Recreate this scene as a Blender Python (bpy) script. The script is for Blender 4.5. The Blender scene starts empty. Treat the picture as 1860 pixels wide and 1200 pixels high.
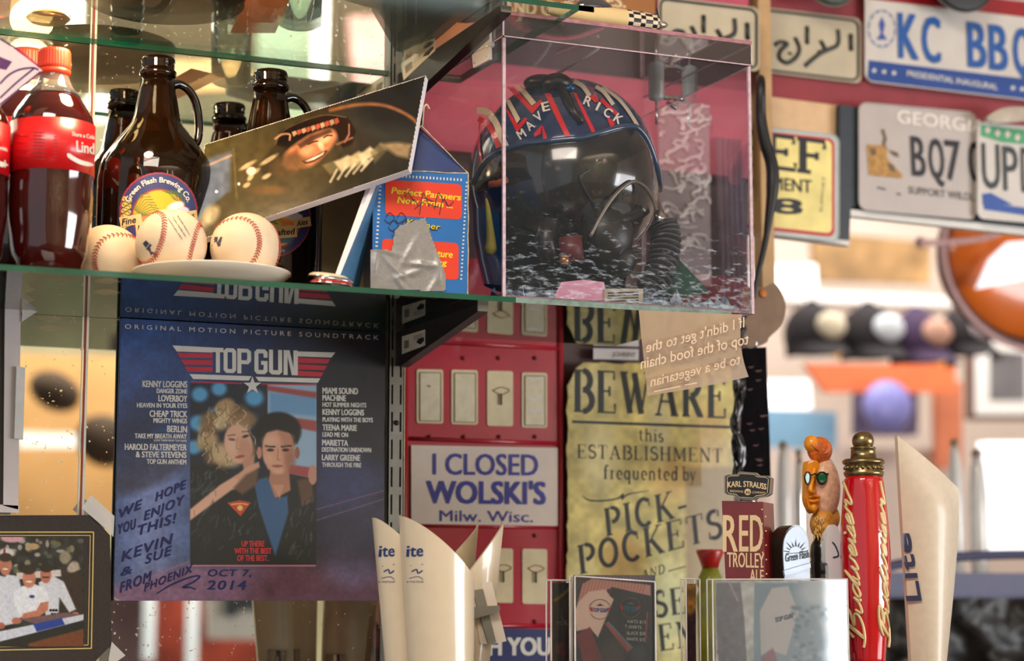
import bpy, math, random
import numpy as np
from mathutils import Vector, Matrix
R = math.radians
# ---------------------------------------------------------------- camera, world, light, exposure
F, YAW, PIT = 3720.0, R(23.5), R(7.5)
CAM = np.array([0.0, -2.26, 1.5])
sy, cy, sp, cp = math.sin(YAW), math.cos(YAW), math.sin(PIT), math.cos(PIT)
VF = np.array([sy*cp, cy*cp, sp]); VR = np.array([cy, -sy, 0.0]); VU = np.array([-sy*sp, -cy*sp, cp])
col = bpy.context.scene.collection
cam = bpy.data.cameras.new('camera'); co = bpy.data.objects.new('camera', cam); col.objects.link(co)
co.matrix_world = Matrix(((VR[0], VU[0], -VF[0], CAM[0]), (VR[1], VU[1], -VF[1], CAM[1]), (VR[2], VU[2], -VF[2], CAM[2]), (0, 0, 0, 1)))
cam.sensor_width = 36; cam.lens = F/1860*36; cam.clip_start = .05; cam.clip_end = 60
cam.dof.use_dof = True; cam.dof.focus_distance = 2.24; cam.dof.aperture_fstop = 3.6
bpy.context.scene.camera = co
sc = bpy.context.scene
sc.view_settings.view_transform = 'Standard'; sc.view_settings.look = 'None'
sc.view_settings.exposure = 0.15; sc.view_settings.gamma = 1; sc.view_settings.use_curve_mapping = False
sc.cycles.max_bounces = 14; sc.cycles.transparent_max_bounces = 24; sc.cycles.transmission_bounces = 8
sc.cycles.glossy_bounces = 6; sc.cycles.diffuse_bounces = 3; sc.cycles.sample_clamp_indirect = 6
sc.cycles.use_denoising = True
w = bpy.data.worlds.new('world'); sc.world = w; w.use_nodes = True
w.node_tree.nodes['Background'].inputs[0].default_value = (.93, .95, 1, 1)
w.node_tree.nodes['Background'].inputs[1].default_value = .55
def area(name, loc, to, size, power, c):
    l = bpy.data.lights.new(name, 'AREA'); l.shape = 'RECTANGLE'; l.size, l.size_y = size; l.energy = power; l.color = c
    o = bpy.data.objects.new(name, l); col.objects.link(o); o.location = loc
    o.rotation_euler = (Vector(to)-Vector(loc)).to_track_quat('-Z', 'Y').to_euler(); return o
area('window_light', (4.25, -3.0, 1.5), (.9, 0, 1.7), (2.4, 1.15), 105, (.93, .96, 1))
area('bar_light', (-.3, -2.0, 3.3), (.7, 0, 1.8), (1.2, .7), 42, (1, .90, .77))
area('far_fill_light', (3.6, 3.0, 3.2), (3.8, 4.4, 1.6), (2.5, 1.2), 48, (1, .95, .90))  # added fill that brightens the far room
area('room_fill_light', (1.8, -5.2, 4.5), (2.8, -9, 2.9), (4, 2.5), 720, (1, .93, .82))  # added fill for the room in the mirror, no fixture behind it

# ---------------------------------------------------------------- measuring helpers (pixel of the photo -> point on a real plane)
def ray(px, py):
    a = (np.asarray(px, float)-930)/F; b = -(np.asarray(py, float)-600)/F
    a, b = np.broadcast_arrays(a, b)
    return VF + a[..., None]*VR + b[..., None]*VU
def P(px, py, Y):
    d = ray(px, py); t = (Y-CAM[1])/d[..., 1]; return CAM + d*t[..., None]
def PX(px, py, X):
    d = ray(px, py); t = (X-CAM[0])/d[..., 0]; return CAM + d*t[..., None]
def PZ(px, py, Z):
    d = ray(px, py); t = (Z-CAM[2])/d[..., 2]; return CAM + d*t[..., None]
def dep(px, py, Y):
    d = ray(px, py); return float((Y-CAM[1])/d[1])
def pl(Y, off=0.0): return lambda px, py: P(px, py, Y-off)
def gp(pt, n, off=0.0):
    n = np.array(n, float); n /= np.linalg.norm(n); pt = np.array(pt, float)+n*off
    def f(px, py):
        d = ray(px, py); t = ((pt-CAM)@n)/(d@n); return CAM + d*t[..., None]
    return f
def lathe_map(ax, ay, zs, rs, off=0.0003):
    zs = np.array(zs); rs = np.array(rs); o = np.argsort(zs); zs = zs[o]; rs = rs[o]
    def f(px, py):
        d = ray(px, py); ox, oy = CAM[0]-ax, CAM[1]-ay
        a = d[..., 0]**2+d[..., 1]**2; b = ox*d[..., 0]+oy*d[..., 1]
        t = -b/a
        for _ in range(8):
            r = np.interp(CAM[2]+d[..., 2]*t, zs, rs)+off
            disc = np.maximum(b*b-a*(ox*ox+oy*oy-r*r), 0)
            t = (-b-np.sqrt(disc))/a
        return CAM + d*t[..., None]
    return f
def ell_map(c, rad, rot, k=1.0):
    c = np.array(c); rad = np.array(rad)*k; Rm = np.array(rot)
    def f(px, py):
        d = (ray(px, py)@Rm)/rad; o = ((CAM-c)@Rm)/rad
        a = (d*d).sum(-1); b = (d*o).sum(-1); q = (o*o).sum()-1
        t = (-b-np.sqrt(np.maximum(b*b-a*q, 0)))/a
        return CAM + ray(px, py)*t[..., None]
    return f

# ---------------------------------------------------------------- materials
def lin(c): return tuple(((v/255)/12.92 if v/255 <= .04045 else ((v/255+.055)/1.055)**2.4) for v in c[:3])
MATS = {}
def M(name, c=(200, 200, 200), rough=.5, metal=0, coat=0, var=.08, scale=40, bump=.03, spec=.5):
    if name in MATS: return MATS[name]
    m = bpy.data.materials.new(name); m.use_nodes = True; nt = m.node_tree; b = nt.nodes['Principled BSDF']
    l = lin(c)
    tc = nt.nodes.new('ShaderNodeTexCoord'); n = nt.nodes.new('ShaderNodeTexNoise'); n.inputs['Scale'].default_value = scale; n.inputs['Detail'].default_value = 4
    nt.links.new(tc.outputs['Object'], n.inputs['Vector'])
    r = nt.nodes.new('ShaderNodeValToRGB'); r.color_ramp.elements[0].position = .3; r.color_ramp.elements[1].position = .7
    r.color_ramp.elements[0].color = tuple(v*(1-var) for v in l)+(1,); r.color_ramp.elements[1].color = tuple(min(1, v*(1+var)) for v in l)+(1,)
    nt.links.new(n.outputs['Fac'], r.inputs['Fac']); nt.links.new(r.outputs['Color'], b.inputs['Base Color'])
    b.inputs['Roughness'].default_value = rough; b.inputs['Metallic'].default_value = metal; b.inputs['Coat Weight'].default_value = coat
    b.inputs['Specular IOR Level'].default_value = spec; b.inputs['Coat Roughness'].default_value = .06
    if bump:
        bp = nt.nodes.new('ShaderNodeBump'); bp.inputs['Strength'].default_value = bump*4; bp.inputs['Distance'].default_value = .001
        nt.links.new(n.outputs['Fac'], bp.inputs['Height']); nt.links.new(bp.outputs['Normal'], b.inputs['Normal'])
    MATS[name] = m; return m
def Mem(name, c, s):
    if name in MATS: return MATS[name]
    m = bpy.data.materials.new(name); m.use_nodes = True; b = m.node_tree.nodes['Principled BSDF']
    b.inputs['Emission Color'].default_value = lin(c)+(1,); b.inputs['Emission Strength'].default_value = s; b.inputs['Base Color'].default_value = (.8, .8, .8, 1)
    MATS[name] = m; return m
def Mprint(name, rough=.5, coat=0.0):
    if name in MATS: return MATS[name]
    m = bpy.data.materials.new(name); m.use_nodes = True; nt = m.node_tree; b = nt.nodes['Principled BSDF']
    a = nt.nodes.new('ShaderNodeAttribute'); a.attribute_name = 'Col'; nt.links.new(a.outputs['Color'], b.inputs['Base Color'])
    n = nt.nodes.new('ShaderNodeTexNoise'); n.inputs['Scale'].default_value = 25; bp = nt.nodes.new('ShaderNodeBump'); bp.inputs['Distance'].default_value = .0006; bp.inputs['Strength'].default_value = .3
    nt.links.new(n.outputs['Fac'], bp.inputs['Height']); nt.links.new(bp.outputs['Normal'], b.inputs['Normal'])
    b.inputs['Roughness'].default_value = rough; b.inputs['Coat Weight'].default_value = coat; b.inputs['Coat Roughness'].default_value = .08
    MATS[name] = m; return m
def Mglass(name, tint=(1, 1, 1), refl=1.0, rough=.02, haze=None, ior=1.5, diff=0.0, dcol=(1, 1, 1)):
    """clear sheet: transparent + fresnel mirror, optional dust / scratches (noise) as a diffuse layer"""
    if name in MATS: return MATS[name]
    m = bpy.data.materials.new(name); m.use_nodes = True; nt = m.node_tree; nt.nodes.clear()
    out = nt.nodes.new('ShaderNodeOutputMaterial'); t = nt.nodes.new('ShaderNodeBsdfTransparent'); g = nt.nodes.new('ShaderNodeBsdfGlossy')
    t.inputs[0].default_value = tint+(1,); g.inputs['Roughness'].default_value = rough; g.inputs[0].default_value = (.95, .97, .96, 1)
    fr = nt.nodes.new('ShaderNodeFresnel'); fr.inputs[0].default_value = ior
    mu = nt.nodes.new('ShaderNodeMath'); mu.operation = 'MULTIPLY'; mu.inputs[1].default_value = refl; mu.use_clamp = True
    mx = nt.nodes.new('ShaderNodeMixShader'); nt.links.new(fr.outputs[0], mu.inputs[0]); nt.links.new(mu.outputs[0], mx.inputs[0])
    nt.links.new(t.outputs[0], mx.inputs[1]); nt.links.new(g.outputs[0], mx.inputs[2]); last = mx
    if haze or diff:
        d = nt.nodes.new('ShaderNodeBsdfDiffuse'); d.inputs[0].default_value = dcol+(1,); m2 = nt.nodes.new('ShaderNodeMixShader')
        if haze:
            tc = nt.nodes.new('ShaderNodeTexCoord'); mp = nt.nodes.new('ShaderNodeMapping'); mp.inputs['Scale'].default_value = haze.get('stretch', (1, 1, 1)); mp.inputs['Rotation'].default_value = haze.get('rot', (0, 0, 0))
            nt.links.new(tc.outputs['Object'], mp.inputs[0])
            n = nt.nodes.new('ShaderNodeTexNoise'); n.inputs['Scale'].default_value = haze['scale']; n.inputs['Detail'].default_value = 8; n.inputs['Roughness'].default_value = .7
            nt.links.new(mp.outputs[0], n.inputs['Vector'])
            sx = nt.nodes.new('ShaderNodeSeparateXYZ'); nt.links.new(tc.outputs['Object'], sx.inputs[0])
            mr = nt.nodes.new('ShaderNodeMapRange'); mr.inputs[1].default_value = haze['z0']; mr.inputs[2].default_value = haze['z1']; mr.inputs[3].default_value = haze['w0']; mr.inputs[4].default_value = haze['w1']
            nt.links.new(sx.outputs[2], mr.inputs[0])
            ad = nt.nodes.new('ShaderNodeMath'); ad.operation = 'ADD'; nt.links.new(n.outputs['Fac'], ad.inputs[0]); nt.links.new(mr.outputs[0], ad.inputs[1])
            rp = nt.nodes.new('ShaderNodeMapRange'); rp.inputs[1].default_value = .62; rp.inputs[2].default_value = .82; rp.inputs[3].default_value = diff; rp.inputs[4].default_value = haze['max']
            nt.links.new(ad.outputs[0], rp.inputs[0]); nt.links.new(rp.outputs[0], m2.inputs[0])
        else: m2.inputs[0].default_value = diff
        nt.links.new(mx.outputs[0], m2.inputs[1]); nt.links.new(d.outputs[0], m2.inputs[2]); last = m2
    nt.links.new(last.outputs[0], out.inputs[0]); MATS[name] = m; return m

# ---------------------------------------------------------------- mesh building
class MB:
    def __init__(s): s.v = []; s.f = []; s.m = []; s.s = []; s.mats = []
    def mi(s, m):
        if m not in s.mats: s.mats.append(m)
        return s.mats.index(m)
    def add(s, vs, fs, m, smooth=False):
        k = len(s.v); s.v.extend([tuple(map(float, v)) for v in vs]); i = s.mi(m)
        for f in fs: s.f.append([a+k for a in f]); s.m.append(i); s.s.append(smooth)
        return s
    def box(s, lo, hi, m, rot=None, c=None):
        lo = np.minimum(lo, hi), np.maximum(lo, hi); a, b = lo
        vs = np.array([(x, y, z) for x in (a[0], b[0]) for y in (a[1], b[1]) for z in (a[2], b[2])], float)
        if rot is not None:
            cc = vs.mean(0) if c is None else np.array(c); vs = (vs-cc)@np.array(rot).T+cc
        return s.add(vs, [(0, 1, 3, 2), (4, 6, 7, 5), (0, 4, 5, 1), (2, 3, 7, 6), (0, 2, 6, 4), (1, 5, 7, 3)], m)
    def slab(s, pts, ext, m, mside=None):
        """polygon (3D points) extruded along a vector"""
        pts = np.array(pts, float); n = len(pts); e = np.array(ext, float)
        s.add(list(pts), [list(range(n))], m); s.add(list(pts+e), [list(range(n))[::-1]], m)
        vs = list(pts)+list(pts+e)
        return s.add(vs, [(i, (i+1) % n, (i+1) % n+n, i+n) for i in range(n)], mside or m)
    def tube(s, path, r, m, seg=10, cap=True, closed=False):
        path = np.array(path, float); n = len(path); rr = np.full(n, r) if np.isscalar(r) else np.array(r)
        up = None; vs = []
        for i in range(n):
            if closed: t = path[(i+1) % n]-path[i-1]
            else: t = path[min(i+1, n-1)]-path[max(i-1, 0)]
            t = t/(np.linalg.norm(t)+1e-12)
            if up is None: up = np.cross(t, (0, 0, 1.)); up = up if np.linalg.norm(up) > .1 else np.cross(t, (1., 0, 0))
            up = up-t*(up@t); up /= np.linalg.norm(up)+1e-12; q = np.cross(t, up)
            for k in range(seg):
                a = 2*math.pi*k/seg; vs.append(path[i]+rr[i]*(math.cos(a)*up+math.sin(a)*q))
        fs = []
        for i in range(n if closed else n-1):
            j = (i+1) % n
            for k in range(seg): fs.append((i*seg+k, i*seg+(k+1) % seg, j*seg+(k+1) % seg, j*seg+k))
        if cap and not closed: fs.append(list(range(seg))[::-1]); fs.append([(n-1)*seg+k for k in range(seg)])
        return s.add(vs, fs, m, True)
    def lathe(s, c, prof, m, seg=40, rot=None, sx=1, sy_=1):
        """prof = [(z, r)] about vertical axis through c=(x,y,z0)"""
        vs = []; fs = []; n = len(prof)
        for z, r in prof:
            for k in range(seg):
                a = 2*math.pi*k/seg; vs.append((r*math.cos(a)*sx, r*math.sin(a)*sy_, z))
        vs = np.array(vs)
        if rot is not None: vs = vs@np.array(rot).T
        vs = vs+np.array(c)
        for i in range(n-1):
            for k in range(seg): fs.append((i*seg+k, i*seg+(k+1) % seg, (i+1)*seg+(k+1) % seg, (i+1)*seg+k))
        if prof[0][1] > 1e-5: fs.append(list(range(seg))[::-1])
        if prof[-1][1] > 1e-5: fs.append([(n-1)*seg+k for k in range(seg)])
        return s.add(vs, fs, m, True)
    def ball(s, c, rad, m, seg=28, rings=18, rot=None, e0=-90, e1=90):
        vs = []; fs = []; rad = np.array(rad if hasattr(rad, '__len__') else (rad,)*3)
        for i in range(rings+1):
            e = R(e0+(e1-e0)*i/rings)
            for k in range(seg):
                a = 2*math.pi*k/seg; vs.append((math.cos(e)*math.cos(a), math.cos(e)*math.sin(a), math.sin(e)))
        vs = np.array(vs)*rad
        if rot is not None: vs = vs@np.array(rot).T
        for i in range(rings):
            for k in range(seg): fs.append((i*seg+k, i*seg+(k+1) % seg, (i+1)*seg+(k+1) % seg, (i+1)*seg+k))
        return s.add(vs+np.array(c), fs, m, True)
    def build(s, name, parent=None, label=None, kind=None):
        me = bpy.data.meshes.new(name); L = np.zeros(3)
        if parent is not None:
            L = np.array(parent['_L']) if '_L' in parent else np.zeros(3)
        v = np.array(s.v) if s.v else np.zeros((0, 3))
        loc = None
        if parent is None and len(v):
            loc = np.array([(v[:, 0].min()+v[:, 0].max())/2, (v[:, 1].min()+v[:, 1].max())/2, v[:, 2].min()]); L = loc
        v = v-L
        me.from_pydata([tuple(x) for x in v], [], s.f)
        for m in s.mats: me.materials.append(m)
        me.polygons.foreach_set('material_index', s.m); me.polygons.foreach_set('use_smooth', s.s); me.update()
        o = bpy.data.objects.new(name, me); col.objects.link(o)
        if parent is not None: o.parent = parent
        else: o.location = loc
        o['_L'] = [float(x) for x in L]
        if label: o['label'] = label
        if kind: o['kind'] = kind
        ALL.append(o); return o
ALL = []
def thing(name, label, cat, loc, group=None):
    o = bpy.data.objects.new(name, None); col.objects.link(o); o.location = [float(x) for x in loc]; o.empty_display_size = .02
    o['_L'] = [float(x) for x in loc]; o['label'] = label; o['category'] = cat
    if group: o['group'] = group
    ALL.append(o); return o
def tag(o, label, cat, group=None):
    o['label'] = label; o['category'] = cat
    if group: o['group'] = group
    return o
def spline(pts, n=8, closed=False):
    pts = np.array(pts, float); out = []; m = len(pts)
    for i in range(m if closed else m-1):
        g = lambda k: pts[k % m] if closed else pts[min(max(k, 0), m-1)]
        a, b, c, d = g(i-1), g(i), g(i+1), g(i+2)
        for j in range(n):
            t = j/n; out.append(.5*((2*b)+(c-a)*t+(2*a-5*b+4*c-d)*t*t+(-a+3*b-3*c+d)*t**3))
    if not closed: out.append(pts[-1])
    return np.array(out)

# ---------------------------------------------------------------- lettering
_tc = {}
_jk = [0]
def lift(V, k=None):
    """ink layers: raise every printed piece by a few hundredths of a millimetre over the one before"""
    if k is None: _jk[0] = (_jk[0]+1) % 14; k = _jk[0]
    d = CAM-V; return V+d/np.linalg.norm(d, axis=-1, keepdims=True)*(k*1.2e-5)
def glyphs(s, bold=0.0, shear=0.0, spacing=1.0, res=3):
    k = (s, bold, shear, spacing, res)
    if k in _tc: return _tc[k]
    c = bpy.data.curves.new('t', 'FONT'); c.body = s; c.size = 1; c.offset = bold; c.shear = shear; c.space_character = spacing; c.resolution_u = res; c.fill_mode = 'BOTH'
    o = bpy.data.objects.new('t', c); col.objects.link(o); bpy.context.view_layer.update()
    me = bpy.data.meshes.new_from_object(o.evaluated_get(bpy.context.evaluated_depsgraph_get()))
    v = np.zeros(len(me.vertices)*3); me.vertices.foreach_get('co', v); v = v.reshape(-1, 3)[:, :2]
    f = [list(p.vertices) for p in me.polygons]
    bpy.data.objects.remove(o); bpy.data.curves.remove(c); bpy.data.meshes.remove(me)
    _tc[k] = (v, f); return v, f
CAPH = .73
def text(mb, s, p0, p1, h, fn, m, bold=.0, shear=0.0, spacing=1.0, up=None, arc=0.0, mirror=False, thick=0):
    """write s along the line p0..p1 (photo pixels, baseline), capital height h, on the surface fn"""
    v, f = glyphs(s, min(bold, 0.0), shear, spacing)
    if not len(v): return
    x0, x1 = v[:, 0].min(), v[:, 0].max(); u = (v[:, 0]-x0)/(x1-x0)
    if mirror: u = 1-u
    vv = v[:, 1]/CAPH
    p0, p1 = np.array(p0, float), np.array(p1, float)
    if up is None: up = (0, -1)
    up = np.array(up, float)*h
    q = p0[None]+(p1-p0)[None]*u[:, None]+up[None]*vv[:, None]
    if arc:
        n = up/np.linalg.norm(up); q = q+n[None]*(arc*4*u*(1-u))[:, None]
    e = max(bold, 0)*.95*min(h, 1.35*float(np.linalg.norm(p1-p0))/max(1, len(s)))
    for ox, oy in (((0, 0),) if e <= 0 else ((0, 0), (-e, -e*.5), (e, e*.5), (-e, e*.5), (e, -e*.5))): mb.add(lift(fn(q[:, 0]+ox, q[:, 1]+oy)), f, m)
def stroke(mb, pts, wd, fn, m, taper=0):
    """ribbon of width wd px along px points"""
    pts = np.array(pts, float); n = len(pts); t = np.gradient(pts, axis=0); t /= np.linalg.norm(t, axis=1)[:, None]+1e-9
    nn = np.stack([-t[:, 1], t[:, 0]], 1)
    ww = np.full(n, wd/2.) if not taper else wd/2.*np.interp(np.linspace(0, 1, n), [0, .15, .85, 1], [1-taper, 1, 1, 1-taper])
    a = pts+nn*ww[:, None]; b = pts-nn*ww[:, None]; q = np.concatenate([a, b])
    mb.add(lift(fn(q[:, 0], q[:, 1])), [(i, i+1, i+1+n, i+n) for i in range(n-1)], m)
def poly(mb, pts, fn, m):
    q = np.array(pts, float); mb.add(lift(fn(q[:, 0], q[:, 1])), [list(range(len(q)))], m)
def rrect(x0, y0, x1, y1, r, n=4, s=0.0):
    """rounded rectangle in px; s = slope dy/dx"""
    out = []
    for cx_, cy_, a0 in ((x1-r, y1-r, 0), (x0+r, y1-r, 90), (x0+r, y0+r, 180), (x1-r, y0+r, 270)):
        for k in range(n+1):
            a = R(a0+90*k/n); x = cx_+r*math.cos(a); y = cy_+r*math.sin(a); out.append((x, y+(x-x0)*s))
    return out
# serif capitals and small letters from thick / thin strokes: unit height, own width
def A_(cx, cy, rx, ry, a0, a1, n=10): return [(cx+rx*math.cos(R(a0+(a1-a0)*i/n)), cy+ry*math.sin(R(a0+(a1-a0)*i/n))) for i in range(n+1)]
T, N_ = 1, 0
SER = {
 'B': (.62, [(T, [(.12, 0), (.12, 1)]), (N_, [(.0, 1), (.3, 1)]), (N_, [(0, 0), (.3, 0)]), (T, A_(.3, .76, .24, .24, 90, -90)), (T, A_(.3, .27, .3, .27, 90, -90))]),
 'E': (.6, [(T, [(.12, 0), (.12, 1)]), (N_, [(0, 1), (.55, 1), (.55, .8)]), (N_, [(0, 0), (.58, 0), (.58, .22)]), (N_, [(.12, .52), (.4, .52)]), (N_, [(.4, .64), (.4, .4)])]),
 'F': (.58, [(T, [(.12, 0), (.12, 1)]), (N_, [(0, 1), (.55, 1), (.55, .76)]), (N_, [(0, 0), (.28, 0)]), (N_, [(.12, .52), (.4, .52)]), (N_, [(.4, .64), (.4, .4)])]),
 'W': (1.0, [(T, [(.1, 1), (.33, 0)]), (N_, [(.33, 0), (.52, .95)]), (T, [(.47, 1), (.7, 0)]), (N_, [(.7, 0), (.92, 1)]), (N_, [(0, 1), (.25, 1)]), (N_, [(.8, 1), (1, 1)])]),
 'A': (.75, [(N_, [(.1, 0), (.38, 1)]), (T, [(.38, 1), (.65, 0)]), (N_, [(.2, .33), (.55, .33)]), (N_, [(0, 0), (.22, 0)]), (N_, [(.52, 0), (.78, 0)])]),
 'R': (.68, [(T, [(.12, 0), (.12, 1)]), (N_, [(0, 1), (.3, 1)]), (N_, [(0, 0), (.25, 0)]), (T, A_(.28, .75, .26, .25, 90, -90)), (T, [(.3, .5), (.6, 0)]), (N_, [(.55, 0), (.7, 0)])]),
 'S': (.5, [(T, A_(.25, .75, .2, .23, 60, 230)+A_(.25, .26, .22, .25, 60, -130)), (N_, [(.42, 1), (.42, .75)]), (N_, [(.05, 0), (.05, .26)])]),
 'T': (.62, [(T, [(.31, 0), (.31, 1)]), (N_, [(.02, .78), (.02, 1), (.6, 1), (.6, .78)]), (N_, [(.18, 0), (.44, 0)])]),
 'L': (.55, [(T, [(.12, 0), (.12, 1)]), (N_, [(0, 1), (.26, 1)]), (N_, [(0, 0), (.52, 0), (.52, .25)])]),
 'I': (.28, [(T, [(.14, 0), (.14, 1)]), (N_, [(0, 1), (.28, 1)]), (N_, [(0, 0), (.28, 0)])]),
 'H': (.74, [(T, [(.12, 0), (.12, 1)]), (T, [(.6, 0), (.6, 1)]), (N_, [(.12, .5), (.6, .5)]), (N_, [(0, 1), (.25, 1)]), (N_, [(0, 0), (.25, 0)]), (N_, [(.48, 1), (.74, 1)]), (N_, [(.48, 0), (.74, 0)])]),
 'M': (.9, [(N_, [(.12, 0), (.12, 1)]), (T, [(.14, 1), (.44, .1)]), (N_, [(.44, .1), (.74, 1)]), (T, [(.76, 0), (.76, 1)]), (N_, [(0, 0), (.24, 0)]), (N_, [(.62, 0), (.9, 0)]), (N_, [(0, 1), (.16, 1)]), (N_, [(.74, 1), (.9, 1)])]),
 'N': (.76, [(N_, [(.12, 0), (.12, 1)]), (T, [(.12, 1), (.62, 0)]), (N_, [(.62, 0), (.62, 1)]), (N_, [(0, 1), (.16, 1)]), (N_, [(0, 0), (.24, 0)]), (N_, [(.5, 1), (.74, 1)])]),
 'P': (.6, [(T, [(.12, 0), (.12, 1)]), (N_, [(0, 1), (.3, 1)]), (N_, [(0, 0), (.26, 0)]), (T, A_(.28, .72, .28, .27, 90, -90))]),
 'C': (.66, [(T, A_(.36, .5, .3, .5, 50, 310, 16)), (N_, [(.58, .98), (.58, .7)])]),
 'K': (.7, [(T, [(.12, 0), (.12, 1)]), (N_, [(.14, .4), (.58, 1)]), (T, [(.26, .55), (.62, 0)]), (N_, [(0, 1), (.26, 1)]), (N_, [(0, 0), (.26, 0)]), (N_, [(.46, 1), (.7, 1)]), (N_, [(.5, 0), (.74, 0)])]),
 'O': (.74, [(T, A_(.36, .5, .3, .48, 0, 360, 20))]),
 'D': (.72, [(T, [(.12, 0), (.12, 1)]), (N_, [(0, 1), (.3, 1)]), (N_, [(0, 0), (.3, 0)]), (T, A_(.3, .5, .33, .5, 90, -90, 12))]),
 'G': (.7, [(T, A_(.36, .5, .3, .5, 50, 340, 16)), (N_, [(.48, .42), (.74, .42)]), (T, [(.62, .42), (.62, .1)])]),
 '-': (.4, [(T, [(.08, .42), (.34, .42)])]), ' ': (.35, []), '.': (.2, [(T, [(.05, .05), (.16, .05)])]),
 't': (.36, [(T, [(.16, .9), (.16, .1), (.3, 0)]), (N_, [(0, .66), (.34, .66)])]),
 'h': (.52, [(T, [(.1, 0), (.1, 1.05)]), (T, A_(.25, .42, .16, .22, 170, 0)+[(.41, 0)]), (N_, [(0, 0), (.2, 0)]), (N_, [(.32, 0), (.5, 0)])]),
 'i': (.24, [(T, [(.12, 0), (.12, .64)]), (N_, [(0, 0), (.24, 0)]), (N_, [(0, .64), (.12, .64)]), (T, [(.12, .85), (.12, .97)])]),
 's': (.36, [(T, A_(.18, .48, .13, .15, 50, 230)+A_(.18, .17, .14, .17, 60, -140))]),
 'f': (.34, [(T, [(.12, 0), (.12, .8), (.2, 1.02), (.34, .98)]), (N_, [(0, .64), (.28, .64)]), (N_, [(0, 0), (.24, 0)])]),
 'r': (.36, [(T, [(.12, 0), (.12, .64)]), (N_, [(.12, .45), (.22, .62), (.34, .6)]), (N_, [(0, 0), (.24, 0)]), (N_, [(0, .64), (.12, .64)])]),
 'e': (.42, [(T, A_(.21, .32, .17, .32, 0, 300, 14)), (N_, [(.04, .34), (.38, .34)])]),
 'q': (.5, [(T, A_(.22, .32, .17, .31, 0, 360, 14)), (T, [(.4, .66), (.4, -.35)]), (N_, [(.28, -.35), (.5, -.35)])]),
 'u': (.52, [(T, [(.1, .64), (.1, .2)]+A_(.24, .2, .14, .2, 180, 350)), (T, [(.4, 0), (.4, .64)]), (N_, [(0, .64), (.1, .64)]), (N_, [(.3, .64), (.4, .64)])]),
 'n': (.52, [(T, [(.1, 0), (.1, .64)]), (T, A_(.25, .42, .16, .22, 170, 0)+[(.41, 0)]), (N_, [(0, 0), (.2, 0)]), (N_, [(.32, 0), (.5, 0)])]),
 'd': (.52, [(T, A_(.22, .32, .17, .32, 0, 360, 14)), (T, [(.4, 0), (.4, 1.05)]), (N_, [(.28, 1.05), (.4, 1.05)])]),
 'b': (.5, [(T, A_(.28, .32, .17, .32, 0, 360, 14)), (T, [(.1, 0), (.1, 1.05)]), (N_, [(0, 1.05), (.1, 1.05)])]),
 'y': (.48, [(T, [(.06, .64), (.25, .02)]), (N_, [(.42, .64), (.25, .02), (.16, -.3), (.02, -.32)]), (N_, [(0, .64), (.16, .64)]), (N_, [(.32, .64), (.5, .64)])]),
}
def serif(mb, s, p0, p1, h, fn, m, wt=.13, wn=.045, up=None, gap=.09):
    tot = sum(SER[c][0]+gap for c in s)-gap
    p0, p1 = np.array(p0, float), np.array(p1, float); k = (p1-p0)/tot
    up = np.array((0, -1.) if up is None else up)*h; x = 0; dk = np.linalg.norm(k)
    for c in s:
        wdt, st = SER[c]
        for kind, pts in st:
            q = np.array([p0+k*(x+a)+up*b for a, b in pts])
            stroke(mb, q, (wt if kind else wn)*h, fn, m)
        x += wdt+gap

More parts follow.
